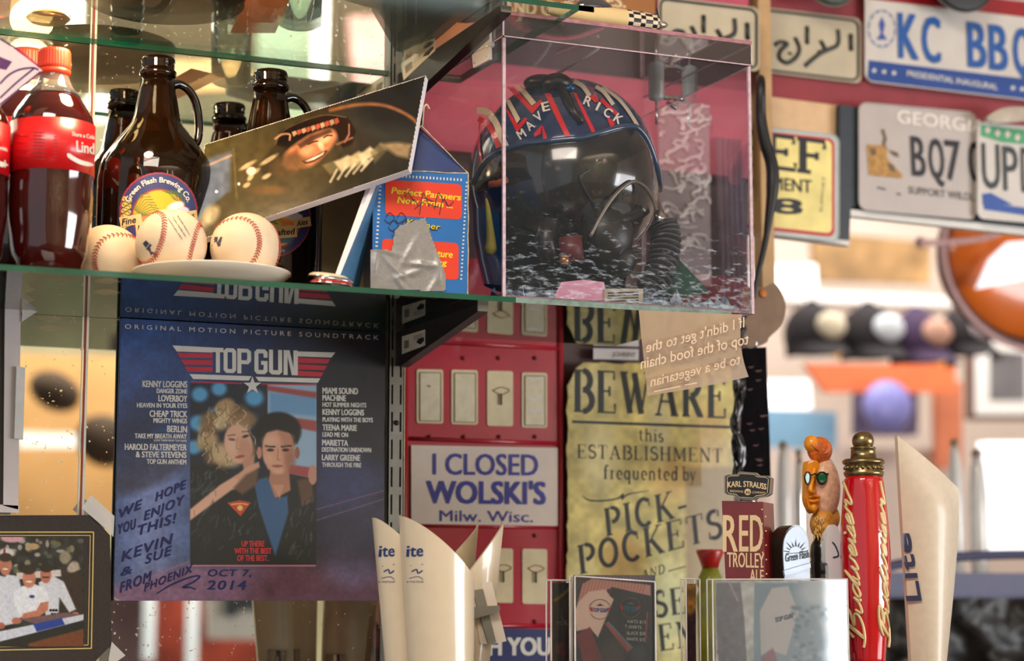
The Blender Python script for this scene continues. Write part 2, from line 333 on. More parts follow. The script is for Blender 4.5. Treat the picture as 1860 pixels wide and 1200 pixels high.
# ---------------------------------------------------------------- painted prints (vertex coloured sheets)
class Cv:
    def __init__(s, x0, y0, x1, y1, n, c):
        s.b = (x0, y0, x1, y1); s.nx = n; s.ny = max(2, int(n*(y1-y0)/(x1-x0)))
        s.X, s.Y = np.meshgrid(np.linspace(x0, x1, s.nx), np.linspace(y0, y1, s.ny))
        s.c = np.zeros(s.X.shape+(3,))+np.array(c, float); s.px = (x1-x0)/n
    def bl(s, cov, c, a=1):
        cov = np.clip(cov, 0, 1)*a; s.c = s.c*(1-cov[..., None])+np.array(c, float)*cov[..., None]; return s
    def _d(s, pts, closed):
        pts = np.array(pts, float); n = len(pts); best = np.full(s.X.shape, 1e9); ins = np.zeros(s.X.shape, bool)
        for i in range(n if closed else n-1):
            a, b = pts[i], pts[(i+1) % n]; d = b-a; t = np.clip(((s.X-a[0])*d[0]+(s.Y-a[1])*d[1])/(d@d+1e-9), 0, 1)
            best = np.minimum(best, np.hypot(s.X-a[0]-t*d[0], s.Y-a[1]-t*d[1]))
            if closed:
                cr = ((a[1] > s.Y) != (b[1] > s.Y)) & (s.X < (b[0]-a[0])*(s.Y-a[1])/(b[1]-a[1]+1e-12)+a[0]); ins ^= cr
        return best, ins
    def poly(s, pts, c, soft=1.5, a=1):
        d, ins = s._d(pts, True); return s.bl(.5+np.where(ins, d, -d)/soft, c, a)
    def line(s, pts, wd, c, soft=1.2, a=1):
        d, _ = s._d(pts, False); return s.bl(.5+(wd/2-d)/soft, c, a)
    def ell(s, cx, cy, rx, ry, c, rot=0, soft=.12, a=1):
        q = R(rot); dx, dy = s.X-cx, s.Y-cy; u = (dx*math.cos(q)+dy*math.sin(q))/rx; v = (-dx*math.sin(q)+dy*math.cos(q))/ry
        return s.bl(.5+(1-np.hypot(u, v))/soft, c, a)
    def lg(s, p, q, c0, c1, a=1):
        p, q = np.array(p, float), np.array(q, float); d = q-p; t = np.clip(((s.X-p[0])*d[0]+(s.Y-p[1])*d[1])/(d@d), 0, 1)
        cc = np.array(c0, float)*(1-t[..., None])+np.array(c1, float)*t[..., None]; s.c = s.c*(1-a)+cc*a; return s
    def noise(s, amp, sc_, seed=0):
        rs = np.random.RandomState(seed); g = rs.rand(64, 64)-.5
        fx, fy = (s.X-s.b[0])/sc_ % 62, (s.Y-s.b[1])/sc_ % 62; ix, iy = fx.astype(int), fy.astype(int); u, v = fx-ix, fy-iy
        n = g[iy, ix]*(1-u)*(1-v)+g[iy, ix+1]*u*(1-v)+g[iy+1, ix]*(1-u)*v+g[iy+1, ix+1]*u*v
        s.c = s.c*(1+amp*2*n[..., None]); return s
    def mesh(s, name, fn, parent, rough=.5, coat=0.0, mask=None, label=None):
        V = fn(s.X.ravel(), s.Y.ravel()); L = np.array(parent['_L']); V = V-L
        ny, nx = s.X.shape; idx = np.arange(ny*nx).reshape(ny, nx)
        q = np.stack([idx[:-1, :-1], idx[1:, :-1], idx[1:, 1:], idx[:-1, 1:]], -1).reshape(-1, 4)
        if mask is not None:
            mk = mask(s.X, s.Y).ravel(); q = q[mk[q].all(1)]
        me = bpy.data.meshes.new(name); me.from_pydata(V.tolist(), [], q.tolist())
        at = me.color_attributes.new('Col', 'FLOAT_COLOR', 'POINT'); c = np.clip(s.c, 0, 255).reshape(-1, 3)/255
        c = np.where(c <= .04045, c/12.92, ((c+.055)/1.055)**2.4); at.data.foreach_set('color', np.concatenate([c, np.ones((len(c), 1))], 1).ravel())
        me.materials.append(Mprint('print_%d_%d' % (rough*100, coat*100), rough, coat))
        me.polygons.foreach_set('use_smooth', [True]*len(q))
        o = bpy.data.objects.new(name, me); col.objects.link(o); o.parent = parent; o['_L'] = [float(x) for x in L]
        if label: o['label'] = label
        ALL.append(o); return o
# ================================================================ SETTING
ZS = 1.8125; ZT = ZS+.0058          # lower glass shelf: under and top face
ZU = 2.1239; ZUT = ZU+.006          # upper glass shelf
mirror = bpy.data.materials.new('mirror_silver'); mirror.use_nodes = True
_b = mirror.node_tree.nodes['Principled BSDF']; _b.inputs['Metallic'].default_value = 1; _b.inputs['Roughness'].default_value = .015; _b.inputs['Base Color'].default_value = (.80, .81, .76, 1)
_n = mirror.node_tree.nodes.new('ShaderNodeTexNoise'); _n.inputs['Scale'].default_value = 220; _n.inputs['Detail'].default_value = 3
_r = mirror.node_tree.nodes.new('ShaderNodeMapRange'); _r.inputs[1].default_value = .66; _r.inputs[2].default_value = .74; _r.inputs[3].default_value = .015; _r.inputs[4].default_value = .3
_t = mirror.node_tree.nodes.new('ShaderNodeTexCoord'); mirror.node_tree.links.new(_t.outputs['Object'], _n.inputs['Vector'])
mirror.node_tree.links.new(_n.outputs['Fac'], _r.inputs[0]); mirror.node_tree.links.new(_r.outputs[0], _b.inputs['Roughness'])
tan = M('tan_wall', (176, 140, 96), .8, var=.2, scale=3)
maroon = M('maroon_paint', (70, 38, 40), .5, var=.12)
redp = M('red_paint', (168, 24, 40), .38, coat=.3, var=.1, scale=14)
beam = M('beam_red_paint', (142, 54, 62), .7, var=.14, scale=18)
white = M('white_paint', (225, 222, 216), .5, var=.03)
black = M('black_plastic', (16, 16, 18), .35, var=.1)
dark = M('dark_steel', (44, 40, 36), .4, metal=.3, var=.15)
cream = M('cream_plastic', (214, 200, 160), .45, var=.07, scale=60)
steel = M('galvanised_steel', (128, 126, 120), .42, metal=.5, var=.12, scale=60)
chrome = M('chrome', (215, 215, 215), .12, metal=1, var=.02, bump=0)
XM = float(P(735, 800, 0)[0]); XSEAM = float(P(153, 700, 0)[0])
b = MB(); b.box((-.5, .012, .6), (XM, .03, 3.0), M('wall_backing', (90, 74, 58), .8))
wb = b.build('wall_back', kind='structure')
for x0, x1 in ((-.5, XSEAM-.0012), (XSEAM+.0012, XM)):
    b = MB(); b.box((x0, 0, .7), (x1, .006, 2.9), mirror); b.build('mirror_panel', wb)
b = MB(); b.box((XSEAM-.0012, -.0012, .7), (XSEAM+.0008, .004, 2.9), M('red_seam', (150, 60, 50), .5)); b.box((XSEAM+.0008, -.001, .7), (XSEAM+.0034, -.0001, 2.9), M('polished_edge', (225, 225, 215), .2)); b.box((XSEAM-.004, -.001, .7), (XSEAM-.0025, -.0001, 2.9), M('polished_edge'))
b.build('seam_strip', wb)
def zof_(x, y): return float(P(x, y, .12)[2])
# side of the alcove to the right: maroon back board with a plaster strip, red beam across the opening
b = MB(); b.box((XM-.01, .135, .6), (float(P(1362, 700, .135)[0]), .16, 2.9), maroon); b.build('wall_side', kind='structure')
b = MB(); b.box((XM-.01, .118, zof_(1100, 300)), (float(P(1362, 200, .118)[0]), .134, 2.9), M('faded_red_paint', (176, 70, 92), .6, var=.14, scale=14)); b.build('trim_4', kind='structure')
b = MB()
q = [P(1364, 140, .16), P(1386, 140, .16), P(1386, 560, .16)]
b.box((q[0][0], .137, q[2][2]), (q[1][0], .16, 2.42), M('tan_post', (186, 150, 104), .6, var=.1)); b.build('trim_1', kind='structure')
zb = float(P(1600, 208, .24)[2]); zt_ = float(P(1600, 100, .24)[2])
b = MB(); b.box((.86, .21, zb-.012), (2.6, .30, zt_+.25), beam); b.build('trim_2', kind='structure')
# room behind the camera, seen only in the mirror, and the room to the right
b = MB(); b.box((-3, -9, -.1), (9, 7, 0), M('floor_boards', (110, 84, 60), .5, var=.2)); b.build('floor', kind='structure')
b = MB(); b.box((-3, -9, 4.6), (9, 7, 4.7), M('ceiling_paint', (206, 190, 170), .8)); b.build('ceiling', kind='structure')
b = MB(); b.box((-3, -9, 0), (9, -8.9, 4.6), M('olive_brown_wall', (152, 148, 122), .8, var=.5, scale=1.1)); b.build('wall_front', kind='structure')
b = MB(); b.box((1.0, 4.4, 0), (7, 4.5, 4.6), M('pale_wall', (232, 214, 200), .8, var=.06, scale=2)); b.build('wall_far', kind='structure')
b = MB(); b.box((6.9, -9, 0), (7, 4.4, 4.6), M('pale_wall')); b.build('wall_right', kind='structure')

# ---------------------------------------------------------------- glass shelves, standards, brackets
gl = Mglass('shelf_glass', (.94, .97, .95), 1.0, .012)
ge = M('green_glass_edge', (0, 78, 58), .18, coat=.6, var=.2, scale=30)
ge2 = M('pale_glass_edge', (118, 140, 134), .25, coat=.5, var=.3, scale=120)
def shelf(name, label, x1, yf, z0, z1, xsplit, gl=gl):
    t = thing(name, label, 'shelf', ((x1-.3)/2, yf/2, z0))
    b = MB(); x0 = -.3
    b.add([(x0, yf, z0), (x1, yf, z0), (x1, -.003, z0), (x0, -.003, z0), (x0, yf, z1), (x1, yf, z1), (x1, -.003, z1), (x0, -.003, z1)], [(0, 3, 2, 1), (4, 5, 6, 7)], gl); b.build('glass_pane', t)
    b = MB(); e = .0006
    b.box((x0, yf-e, z0), (xsplit, yf, z1), ge); b.box((xsplit, yf-e, z0), (x1, yf, z1), ge2); b.box((x0, -.003, z0), (x1, -.002, z1), ge); b.box((x1, yf, z0), (x1+e, -.003, z1), ge)
    b.build('polished_edge', t); return t
shelf('glass_shelf', 'lower clear glass shelf with a green edge that carries bottles, baseballs and the helmet case', 1.121, -.292, ZS, ZT, .86)
shelf('glass_shelf', 'upper clear glass shelf with a green edge, above the bottles', .912, -.341, ZU, ZUT, .93, Mglass('upper_shelf_glass', (.94, .97, .95), .38, .012))

def standard(x0, x1, z0, z1, label):
    t = thing('shelf_standard', label, 'shelf standard', ((x0+x1)/2, -.004, z0))
    xs = [x0, x0+.0035, x0+.0058, x1-.0058, x1-.0035, x1]; b = MB(); p = .0322; z = z0
    def q(xa, xb, za, zb): b.box((xa, -.012, za), (xb, -.010, zb), steel)
    q(xs[0], xs[1], z0, z1); q(xs[2], xs[3], z0, z1); q(xs[4], xs[5], z0, z1)
    while z < z1:
        q(xs[1], xs[2], z, z+.009); q(xs[3], xs[4], z, z+.009); z += p
    b.box((x0, -.012, z0), (x0+.0012, 0, z1), steel); b.box((x1-.0012, -.012, z0), (x1, 0, z1), steel)
    b.build('slotted_channel', t)
    b = MB(); b.box((x0+.001, -.0035, z0), (x1-.001, -.002, z1), M('slot_shadow', (24, 20, 18), .8)); b.build('channel_back', t)
    for k in range(-2, 6):
        zz = 1.6859+.0322*4*k+.02
        if not z0 < zz < z1: continue
        b = MB(); b.lathe(((x0+x1)/2, -.0125, zz), [(0, .0032), (.0015, .0028)], M('dark_screw', (50, 32, 28), .5, metal=.5), 12, Matrix.Rotation(R(90), 3, 'X')); b.build('screw', t)
    return t
XS0, XS1 = float(P(704, 800, -.01)[0]), float(P(733, 800, -.01)[0])
standard(XS0, XS1, 1.3, 2.5, 'slotted steel shelf standard on the edge of the mirror right of the record sleeve')
tagp = M('sticker_paper', (206, 196, 176), .6)
def bracket(ztop, front, hb, hf, labs, label):
    xc = (XS0+XS1)/2; t = thing('shelf_bracket', label, 'bracket', (xc, -.01, ztop-hb))
    b = MB(); y0 = -.012; pr = [(xc-.0015, y0, ztop), (xc-.0015, front, ztop), (xc-.0015, front, ztop-hf), (xc-.0015, y0-.012, ztop-hb), (xc-.0015, y0, ztop-hb)]
    b.slab(pr, (.003, 0, 0), dark); b.build('arm_plate', t)
    b = MB(); dn = np.array([0, (front-y0), hb-hf]); n = np.array(pr)
    b.slab([pr[2], pr[3], pr[3]+np.array((0, 0, -.002)), pr[2]+np.array((0, 0, -.002))], (.012, 0, 0), black); b.build('lower_flange', t)
    b = MB(); b.box((xc-.0015, front-.002, ztop-hf-.001), (xc+.0105, front, ztop), M('bracket_tip', (150, 146, 138), .25, metal=.8)); b.build('tip', t)
    fn = lambda px, py: PX(px, py, xc-.0019)
    for L in labs:
        b = MB(); b.slab(fn(*np.array(L, float).T), (.0004, 0, 0), tagp)
        a = np.array(L, float); f2 = lambda px, py: PX(px, py, xc-.0021)
        lerp = lambda u, v: (a[0]*(1-u)+a[1]*u)*(1-v)+(a[3]*(1-u)+a[2]*u)*v
        for k in range(7): poly(b, [lerp(.1+k*.03, .3), lerp(.1+k*.03+.015, .3), lerp(.1+k*.03+.015, .75), lerp(.1+k*.03, .75)], f2, M('ink_black', (22, 22, 26), .6))
        poly(b, [lerp(.62, .62), lerp(.7, .45), lerp(.95, .45), lerp(.95, .7), lerp(.8, .85)], f2, M('ink_black'))
        for k in range(3): poly(b, [lerp(.5, .2+k*.09), lerp(.9, .2+k*.09), lerp(.9, .23+k*.09), lerp(.5, .23+k*.09)], f2, M('ink_grey', (120, 112, 104), .6))
        b.build('barcode_sticker', t)
    return t
bracket(ZS, -.262, .040, .006, [[(730, 611), (772, 598), (772, 627), (730, 643)]], 'dark steel shelf bracket under the lower glass shelf with a barcode sticker')
bracket(ZU, -.325, .040, .006, [[(728, 116), (790, 72), (790, 92), (733, 146)]], 'dark steel shelf bracket under the upper glass shelf behind the tilted photo')

# ================================================================ RECORD SLEEVE
def record():
    Y = -.010; t = thing('record_sleeve', 'signed dark blue soundtrack record sleeve with two people, leaning against the mirror', 'record', (.66, -.006, 1.4995))
    b = MB(); b.box((.5022, -.0095, 1.4995), (.8165, -.004, 1.8118), M('sleeve_card', (36, 44, 66), .5)); b.build('card', t)
    x0, y0, x1, y1 = 207, 556, 704, 1096
    def fn(px, py):
        q = P(px, py, -.0098); q[..., 0] = np.clip(q[..., 0], .5022, .8165); q[..., 2] = np.clip(q[..., 2], 1.4995, 1.8118); return q
    c = Cv(x0, y0, x1, y1, 330, (36, 58, 106)); c.lg((250, 620), (690, 800), (42, 78, 140), (17, 22, 40))
    c.ell(640, 760, 150, 160, (14, 16, 28), 0, .8, .7)
    c.poly([(207, 860), (345, 800), (345, 1100), (207, 1100)], (112, 126, 172), 110, .95)
    c.ell(270, 860, 75, 24, (48, 50, 68), -25, .7, .7); c.ell(240, 800, 40, 80, (38, 44, 66), 20, .8, .6)
    c.poly([(575, 780), (704, 860), (704, 960), (575, 930)], (62, 70, 122), 60, .8)
    c.lg((400, 1020), (400, 1096), (0, 0, 0), (0, 0, 0), 0)
    c.poly([(200, 1066), (345, 1025), (704, 1022), (704, 1100), (200, 1100)], (134, 94, 124), 26, .85)
    c.poly([(480, 1030), (620, 960), (710, 930), (710, 1100), (430, 1100)], (78, 44, 56), 60, .75)
    c.ell(640, 1040, 44, 26, (96, 92, 128), 0, .9, .6); c.poly([(572, 930), (704, 890), (704, 1020), (572, 1020)], (40, 40, 62), 50, .8)
    c.noise(.12, 22, 3); c.noise(.1, 5, 5)
    for p, q in (((250, 1057), (344, 1019)), ((262, 1068), (345, 1027)), ((574, 945), (700, 905)), ((574, 925), (700, 890))): c.line([p, q], 1.1, (190, 120, 140), 1.2, .7)
    c.line([(208, 575), (212, 590), (210, 604)], 3, (190, 190, 190), 2, .7); c.line([(206, 1085), (222, 1094)], 4, (180, 176, 160), 3, .8)
    # picture field: a plain generic couple in dark jackets before a striped flag
    f = Cv(x0, y0, x1, y1, 2, (0, 0, 0)); F0 = c.c.copy()
    c.poly([(345, 697), (575, 697), (573, 1027), (345, 1027)], (30, 34, 40), 1.2)
    c.poly([(345, 697), (486, 697), (486, 860), (345, 860)], (26, 34, 52), 2)
    for sx_, sy2, s_ in ((363, 716, 15), (398, 706, 14), (360, 768, 16), (392, 752, 13), (462, 722, 17), (352, 812, 14)): c.ell(sx_, sy2, s_, s_*.9, (84, 160, 206), 0, .6)
    c.poly([(486, 697), (575, 697), (575, 870), (486, 850)], (150, 180, 205), 2)
    for yy, s_ in ((700, 9), (752, 14), (792, 0), (838, 14)): c.poly([(486, yy), (575, yy+12), (575, yy+12+s_*1.4), (486, yy+s_)], (160, 74, 72), 4, 1 if s_ else 0)
    c.poly([(490, 712), (575, 722), (575, 756), (490, 748)], (96, 150, 196), 6, .8)
    c.poly([(345, 850), (372, 836), (410, 850), (440, 900), (450, 1027), (345, 1027)], (26, 30, 34), 4)
    c.poly([(400, 905), (470, 880), (560, 870), (575, 880), (575, 1027), (380, 1027)], (20, 26, 28), 5)
    for k in range(26):
        a = random.uniform(0, 6.28); rr = random.uniform(.55, 1); c.ell(414+math.cos(a)*44*rr, 790+math.sin(a)*52*rr, 17, 14, random.choice([(176, 146, 104), (206, 182, 140), (128, 98, 66), (150, 118, 80)]), random.uniform(0, 180), .7, .8)
    for k in range(90):
        a = random.uniform(0, 6.28); rr = random.uniform(.5, 1.1); cx_, cy_ = 410+math.cos(a)*46*rr, 788+math.sin(a)*54*rr
        c.line(spline([(cx_, cy_), (cx_+random.uniform(-9, 9), cy_+6), (cx_+random.uniform(-7, 7), cy_+15)], 3), 1.6, random.choice([(226, 206, 168), (96, 70, 46), (190, 160, 116)]), 1.4, .75)
    c.ell(433, 806, 25, 36, (216, 168, 142), -14, .14); c.ell(446, 818, 14, 24, (188, 136, 112), -14, .8, .7); c.poly([(440, 838), (462, 826), (462, 870), (446, 870)], (190, 140, 116), 4)
    c.ell(421, 798, 6, 2.6, (44, 34, 38), 8, .5, .95); c.ell(446, 792, 6, 2.6, (44, 34, 38), -16, .5, .95); c.ell(420, 808, 10, 14, (232, 190, 166), -14, .9, .5); c.line([(414, 791), (427, 789)], 1.8, (110, 80, 60)); c.line([(440, 784), (452, 783)], 1.8, (110, 80, 60))
    c.line([(431, 796), (429, 814), (436, 816)], 1.4, (170, 116, 96), 1.4, .8); c.ell(436, 829, 9, 2.6, (160, 76, 76), -12, .4); 
    c.poly([(494, 842), (524, 842), (528, 890), (500, 905), (486, 880)], (176, 124, 100), 3)
    c.ell(505, 783, 42, 35, (18, 18, 22), 0, .15); c.ell(505, 816, 29, 44, (212, 158, 130), 0, .12); c.poly([(500, 775), (536, 790), (536, 830), (526, 850), (516, 856), (512, 800)], (168, 112, 88), 9, .6)
    c.poly([(474, 800), (480, 786), (504, 780), (534, 788), (540, 806), (544, 776), (520, 756), (486, 760), (470, 780)], (18, 18, 22), 4)
    c.ell(471, 822, 4.5, 11, (196, 140, 114)); c.ell(540, 822, 4.5, 11, (150, 98, 78))
    c.ell(491, 817, 6.5, 2.6, (34, 26, 30), 0, .5); c.ell(519, 817, 6.5, 2.6, (34, 26, 30), 0, .5); c.ell(490, 800, 14, 9, (228, 180, 150), 0, .9, .5); c.ell(488, 832, 8, 9, (228, 176, 146), 0, .9, .5); c.ell(505, 857, 12, 5, (226, 176, 148), 0, .8, .4); c.ell(528, 836, 9, 18, (150, 98, 78), 0, .9, .6); c.line([(482, 810), (499, 811)], 2.6, (30, 24, 26)); c.line([(511, 811), (529, 809)], 2.6, (30, 24, 26))
    c.line([(505, 816), (504, 834), (509, 836)], 1.6, (150, 98, 78), 1.6, .8); c.ell(504, 846, 10, 2.4, (150, 86, 78), 0, .4)
    c.poly([(470, 870), (486, 866), (500, 905), (522, 900), (524, 930), (500, 1010), (470, 920), (462, 880)], (52, 90, 132), 3); c.poly([(494, 880), (516, 880), (508, 905)], (196, 146, 120), 3)
    c.poly([(345, 925), (400, 880), (430, 862), (455, 868), (452, 880), (420, 890), (345, 945)], (214, 166, 140), 3); c.poly([(425, 866), (448, 848), (470, 838), (472, 848), (450, 866), (440, 880)], (206, 156, 130), 3)
    c.poly([(424, 886), (446, 862), (470, 850), (466, 880), (440, 898)], (104, 78, 60), 6); c.poly([(540, 872), (566, 866), (570, 910), (548, 920)], (92, 66, 52), 6); c.ell(568, 862, 8, 18, (190, 140, 120))
    for k in range(130):
        x_, y_ = random.choice([(random.uniform(350, 470), random.uniform(905, 1000)), (random.uniform(520, 570), random.uniform(900, 1000)), (random.uniform(348, 392), random.uniform(850, 890))])
        c.line([(x_, y_), (x_+random.uniform(-12, 4), y_+random.uniform(5, 20))], random.uniform(1, 2.4), random.choice([(84, 100, 104), (110, 120, 122), (54, 66, 66), (10, 12, 14)]), 2.4, .5)
    c.poly([(413, 913), (435, 908), (456, 912), (437, 937)], (188, 66, 44), 1.2); c.line([(420, 916), (437, 914), (450, 916)], 2.2, (222, 180, 96)); c.ell(436, 922, 5, 5, (222, 190, 110), 0, .3)
    c.line([(345, 1027), (573, 1027)], 2, (214, 130, 150))
    # confine the figures to the picture field
    fld = ((c.X > 345) & (c.X < 575) & (c.Y > 696) & (c.Y < 1028)); c.c = np.where(fld[..., None], c.c, F0)
    c.mesh('front_print', fn, t, .42, .25)
    wmat = M('print_white', (214, 212, 206), .5, bump=0); rmat = M('print_red', (190, 44, 64), .5, bump=0); g = pl(-.0101)
    b = MB(); g2 = pl(-.0103)
    poly(b, [(313, 627), (390, 631), (386, 640), (321, 638)], g, wmat); poly(b, [(541, 638), (609, 640), (602, 649), (541, 647)], g, wmat)
    for k in range(3):
        y = 640.5+k*12.6; poly(b, [(321+k*7, y), (386, y+.8), (386, y+9.4), (327+k*7, y+8.8)], g, rmat)
        y = 649+k*12.0; poly(b, [(541, y), (600-k*6, y+3), (595-k*6, y+11), (541, y+9.6)], g, rmat)
    poly(b, [(344, 679), (457, 683), (452, 691), (351, 688)], g, wmat); poly(b, [(464, 684), (582, 687), (577, 695), (470, 692)], g, wmat)
    poly(b, [(347, 692), (440, 695), (440, 697), (347, 694)], g, rmat); poly(b, [(475, 696), (574, 698), (574, 700), (475, 698)], g, rmat)
    st = [(458.5+(17 if k % 2 == 0 else 6.6)*math.sin(R(36*k)), 700-(17 if k % 2 == 0 else 6.6)*math.cos(R(36*k))) for k in range(10)]; poly(b, st, g2, wmat)
    def blk(segs, dx, dy=0, sl=.035):
        for s in segs: poly(b, [(x+dx, y+dy+(x+dx-386)*sl) for x, y in s], g2, wmat)
    H0, H1 = 631, 676
    blk([[(0, H0), (21, H0), (21, H0+8), (0, H0+8)], [(7, H0), (14.5, H0), (14.5, H1), (7, H1)]], 385)
    def ring(x0, x1, w_, ch, gap=None):
        o = [(x0+ch, H0), (x1-ch, H0), (x1, H0+ch), (x1, H1-ch), (x1-ch, H1), (x0+ch, H1), (x0, H1-ch), (x0, H0+ch)]
        i = [(x0+w_+1, H0+w_), (x1-w_-1, H0+w_), (x1-w_, H0+w_+1), (x1-w_, H1-w_-1), (x1-w_-1, H1-w_), (x0+w_+1, H1-w_), (x0+w_, H1-w_-1), (x0+w_, H0+w_+1)]
        return [[o[k], o[(k+1) % 8], i[(k+1) % 8], i[k]] for k in range(8) if k != gap]
    blk(ring(0, 23, 7.3, 5), 406)
    blk([[(0, H0), (7.4, H0), (7.4, H1), (0, H1)], [(7, H0), (19, H0), (19, H0+7), (7, H0+7)], [(19, H0), (25, H0+5), (18, H0+9), (17, H0+7)], [(25, H0+5), (25, H0+22), (18, H0+18), (18, H0+9)], [(25, H0+22), (20, H0+28), (17, H0+20), (18, H0+18)], [(20, H0+28), (7, H0+28), (7, H0+21), (17, H0+21)]], 431)
    blk(ring(0, 24, 7.4, 5, 2)+[[(24, H0+5), (24, H0+15), (16.6, H0+15), (16.6, H0+8)], [(24, H0+22), (24, H1-5), (16.6, H1-8), (16.6, H0+22)], [(12, H0+21), (24, H0+21), (24, H0+28), (12, H0+28)]], 462)
    blk([[(0, H0), (7.4, H0), (7.4, H1-8), (0, H1-5)], [(16.6, H0), (24, H0), (24, H1-5), (16.6, H1-8)], [(0, H1-5), (5, H1), (19, H1), (24, H1-5), (16.6, H1-8), (7.4, H1-8)]], 488.5)
    blk([[(0, H0), (7.4, H0), (7.4, H1), (0, H1)], [(18, H0), (26, H0), (26, H1), (18, H1)], [(5, H0), (11, H0), (21, H1), (15, H1)]], 515)
    b.build('logo_print', t)
    b = MB()
    text(b, 'ORIGINAL MOTION PICTURE SOUNDTRACK', (227, 596.5), (688, 617), 8.5, g, wmat, 0, 0, 1.6)
    L = [('KENNY LOGGINS', 259, 340, 703, 12), ('DANGER ZONE', 285, 340, 714, 8.5), ('LOVERBOY', 288, 340, 729, 12), ('HEAVEN IN YOUR EYES', 249, 340, 740, 8.5), ('CHEAP TRICK', 272, 340, 757, 12), ('MIGHTY WINGS', 279, 339.5, 768, 9), ('BERLIN', 304, 339.5, 784.5, 12), ('TAKE MY BREATH AWAY', 245, 339, 796, 9), ('(LOVE THEME FROM "TOP GUN")', 280, 339, 801.5, 3.6), ('HAROLD FALTERMEYER', 227, 339, 817, 11.5), ('& STEVE STEVENS', 247, 338.5, 830.5, 11), ('TOP GUN ANTHEM', 267, 338, 842.5, 9),
         ('MIAMI SOUND', 586, 650, 715, 11.5), ('MACHINE', 586, 628, 727.5, 11), ('HOT SUMMER NIGHTS', 586, 665, 739, 8.5), ('KENNY LOGGINS', 586, 661, 753.5, 11), ('PLAYING WITH THE BOYS', 586, 677, 766, 8.5), ('TEENA MARIE', 586, 648, 781.5, 11), ('LEAD ME ON', 586, 632, 793, 8.5), ('MARIETTA', 585.5, 632, 809, 11), ('DESTINATION UNKNOWN', 585, 674, 820.5, 8.5), ('LARRY GREENE', 585, 654, 836, 11), ('THROUGH THE FIRE', 585, 656, 848, 8.5)]
    for s, a, c_, y, h in L: text(b, s, (a, y-.6), (c_, y+.6), h, g, wmat, .06)
    b.build('lettering', t)
    b = MB()
    for s, a, c_, y in (('UP THERE', 439, 480, 992), ('WITH THE BEST', 426, 493, 1005), ('OF THE BEST.', 431, 487, 1018)): text(b, s, (a, y), (c_, y), 10.5, g, M('print_bright_red', (196, 44, 48), .5), .06)
    b.build('red_lettering', t)
    b = MB(); ink = M('blue_marker_ink', (14, 28, 92), .35, bump=0)
    for s, p, q, h in (('WE', (217, 941), (258, 922), 17), ('HOPE', (283, 910), (338, 886), 16), ('YOU', (215, 970), (247, 959), 19), ('ENJOY', (262, 945), (335, 914), 17), ('THIS!', (251, 972), (320, 948), 18), ('KEVIN', (221, 1020), (314, 986), 19), ('&', (219, 1046), (240, 1040), 15), ('SUE', (264, 1024), (312, 1006), 17), ('FROM', (218, 1076), (275, 1054), 19), ('PHOENIX', (262, 1074), (350, 1038), 15), ('OCT 7,', (378, 1046), (456, 1046), 13), ('2014', (376, 1070), (447, 1070), 17)):
        text(b, s, p, q, h, g2, ink, .045, .18, 1.15)
    stroke(b, spline([(284, 1078), (310, 1062), (345, 1048), (363, 1046), (352, 1056), (332, 1066), (345, 1066), (356, 1070)], 6), 3, g2, ink, .5)
    b.build('handwriting', t)
record()
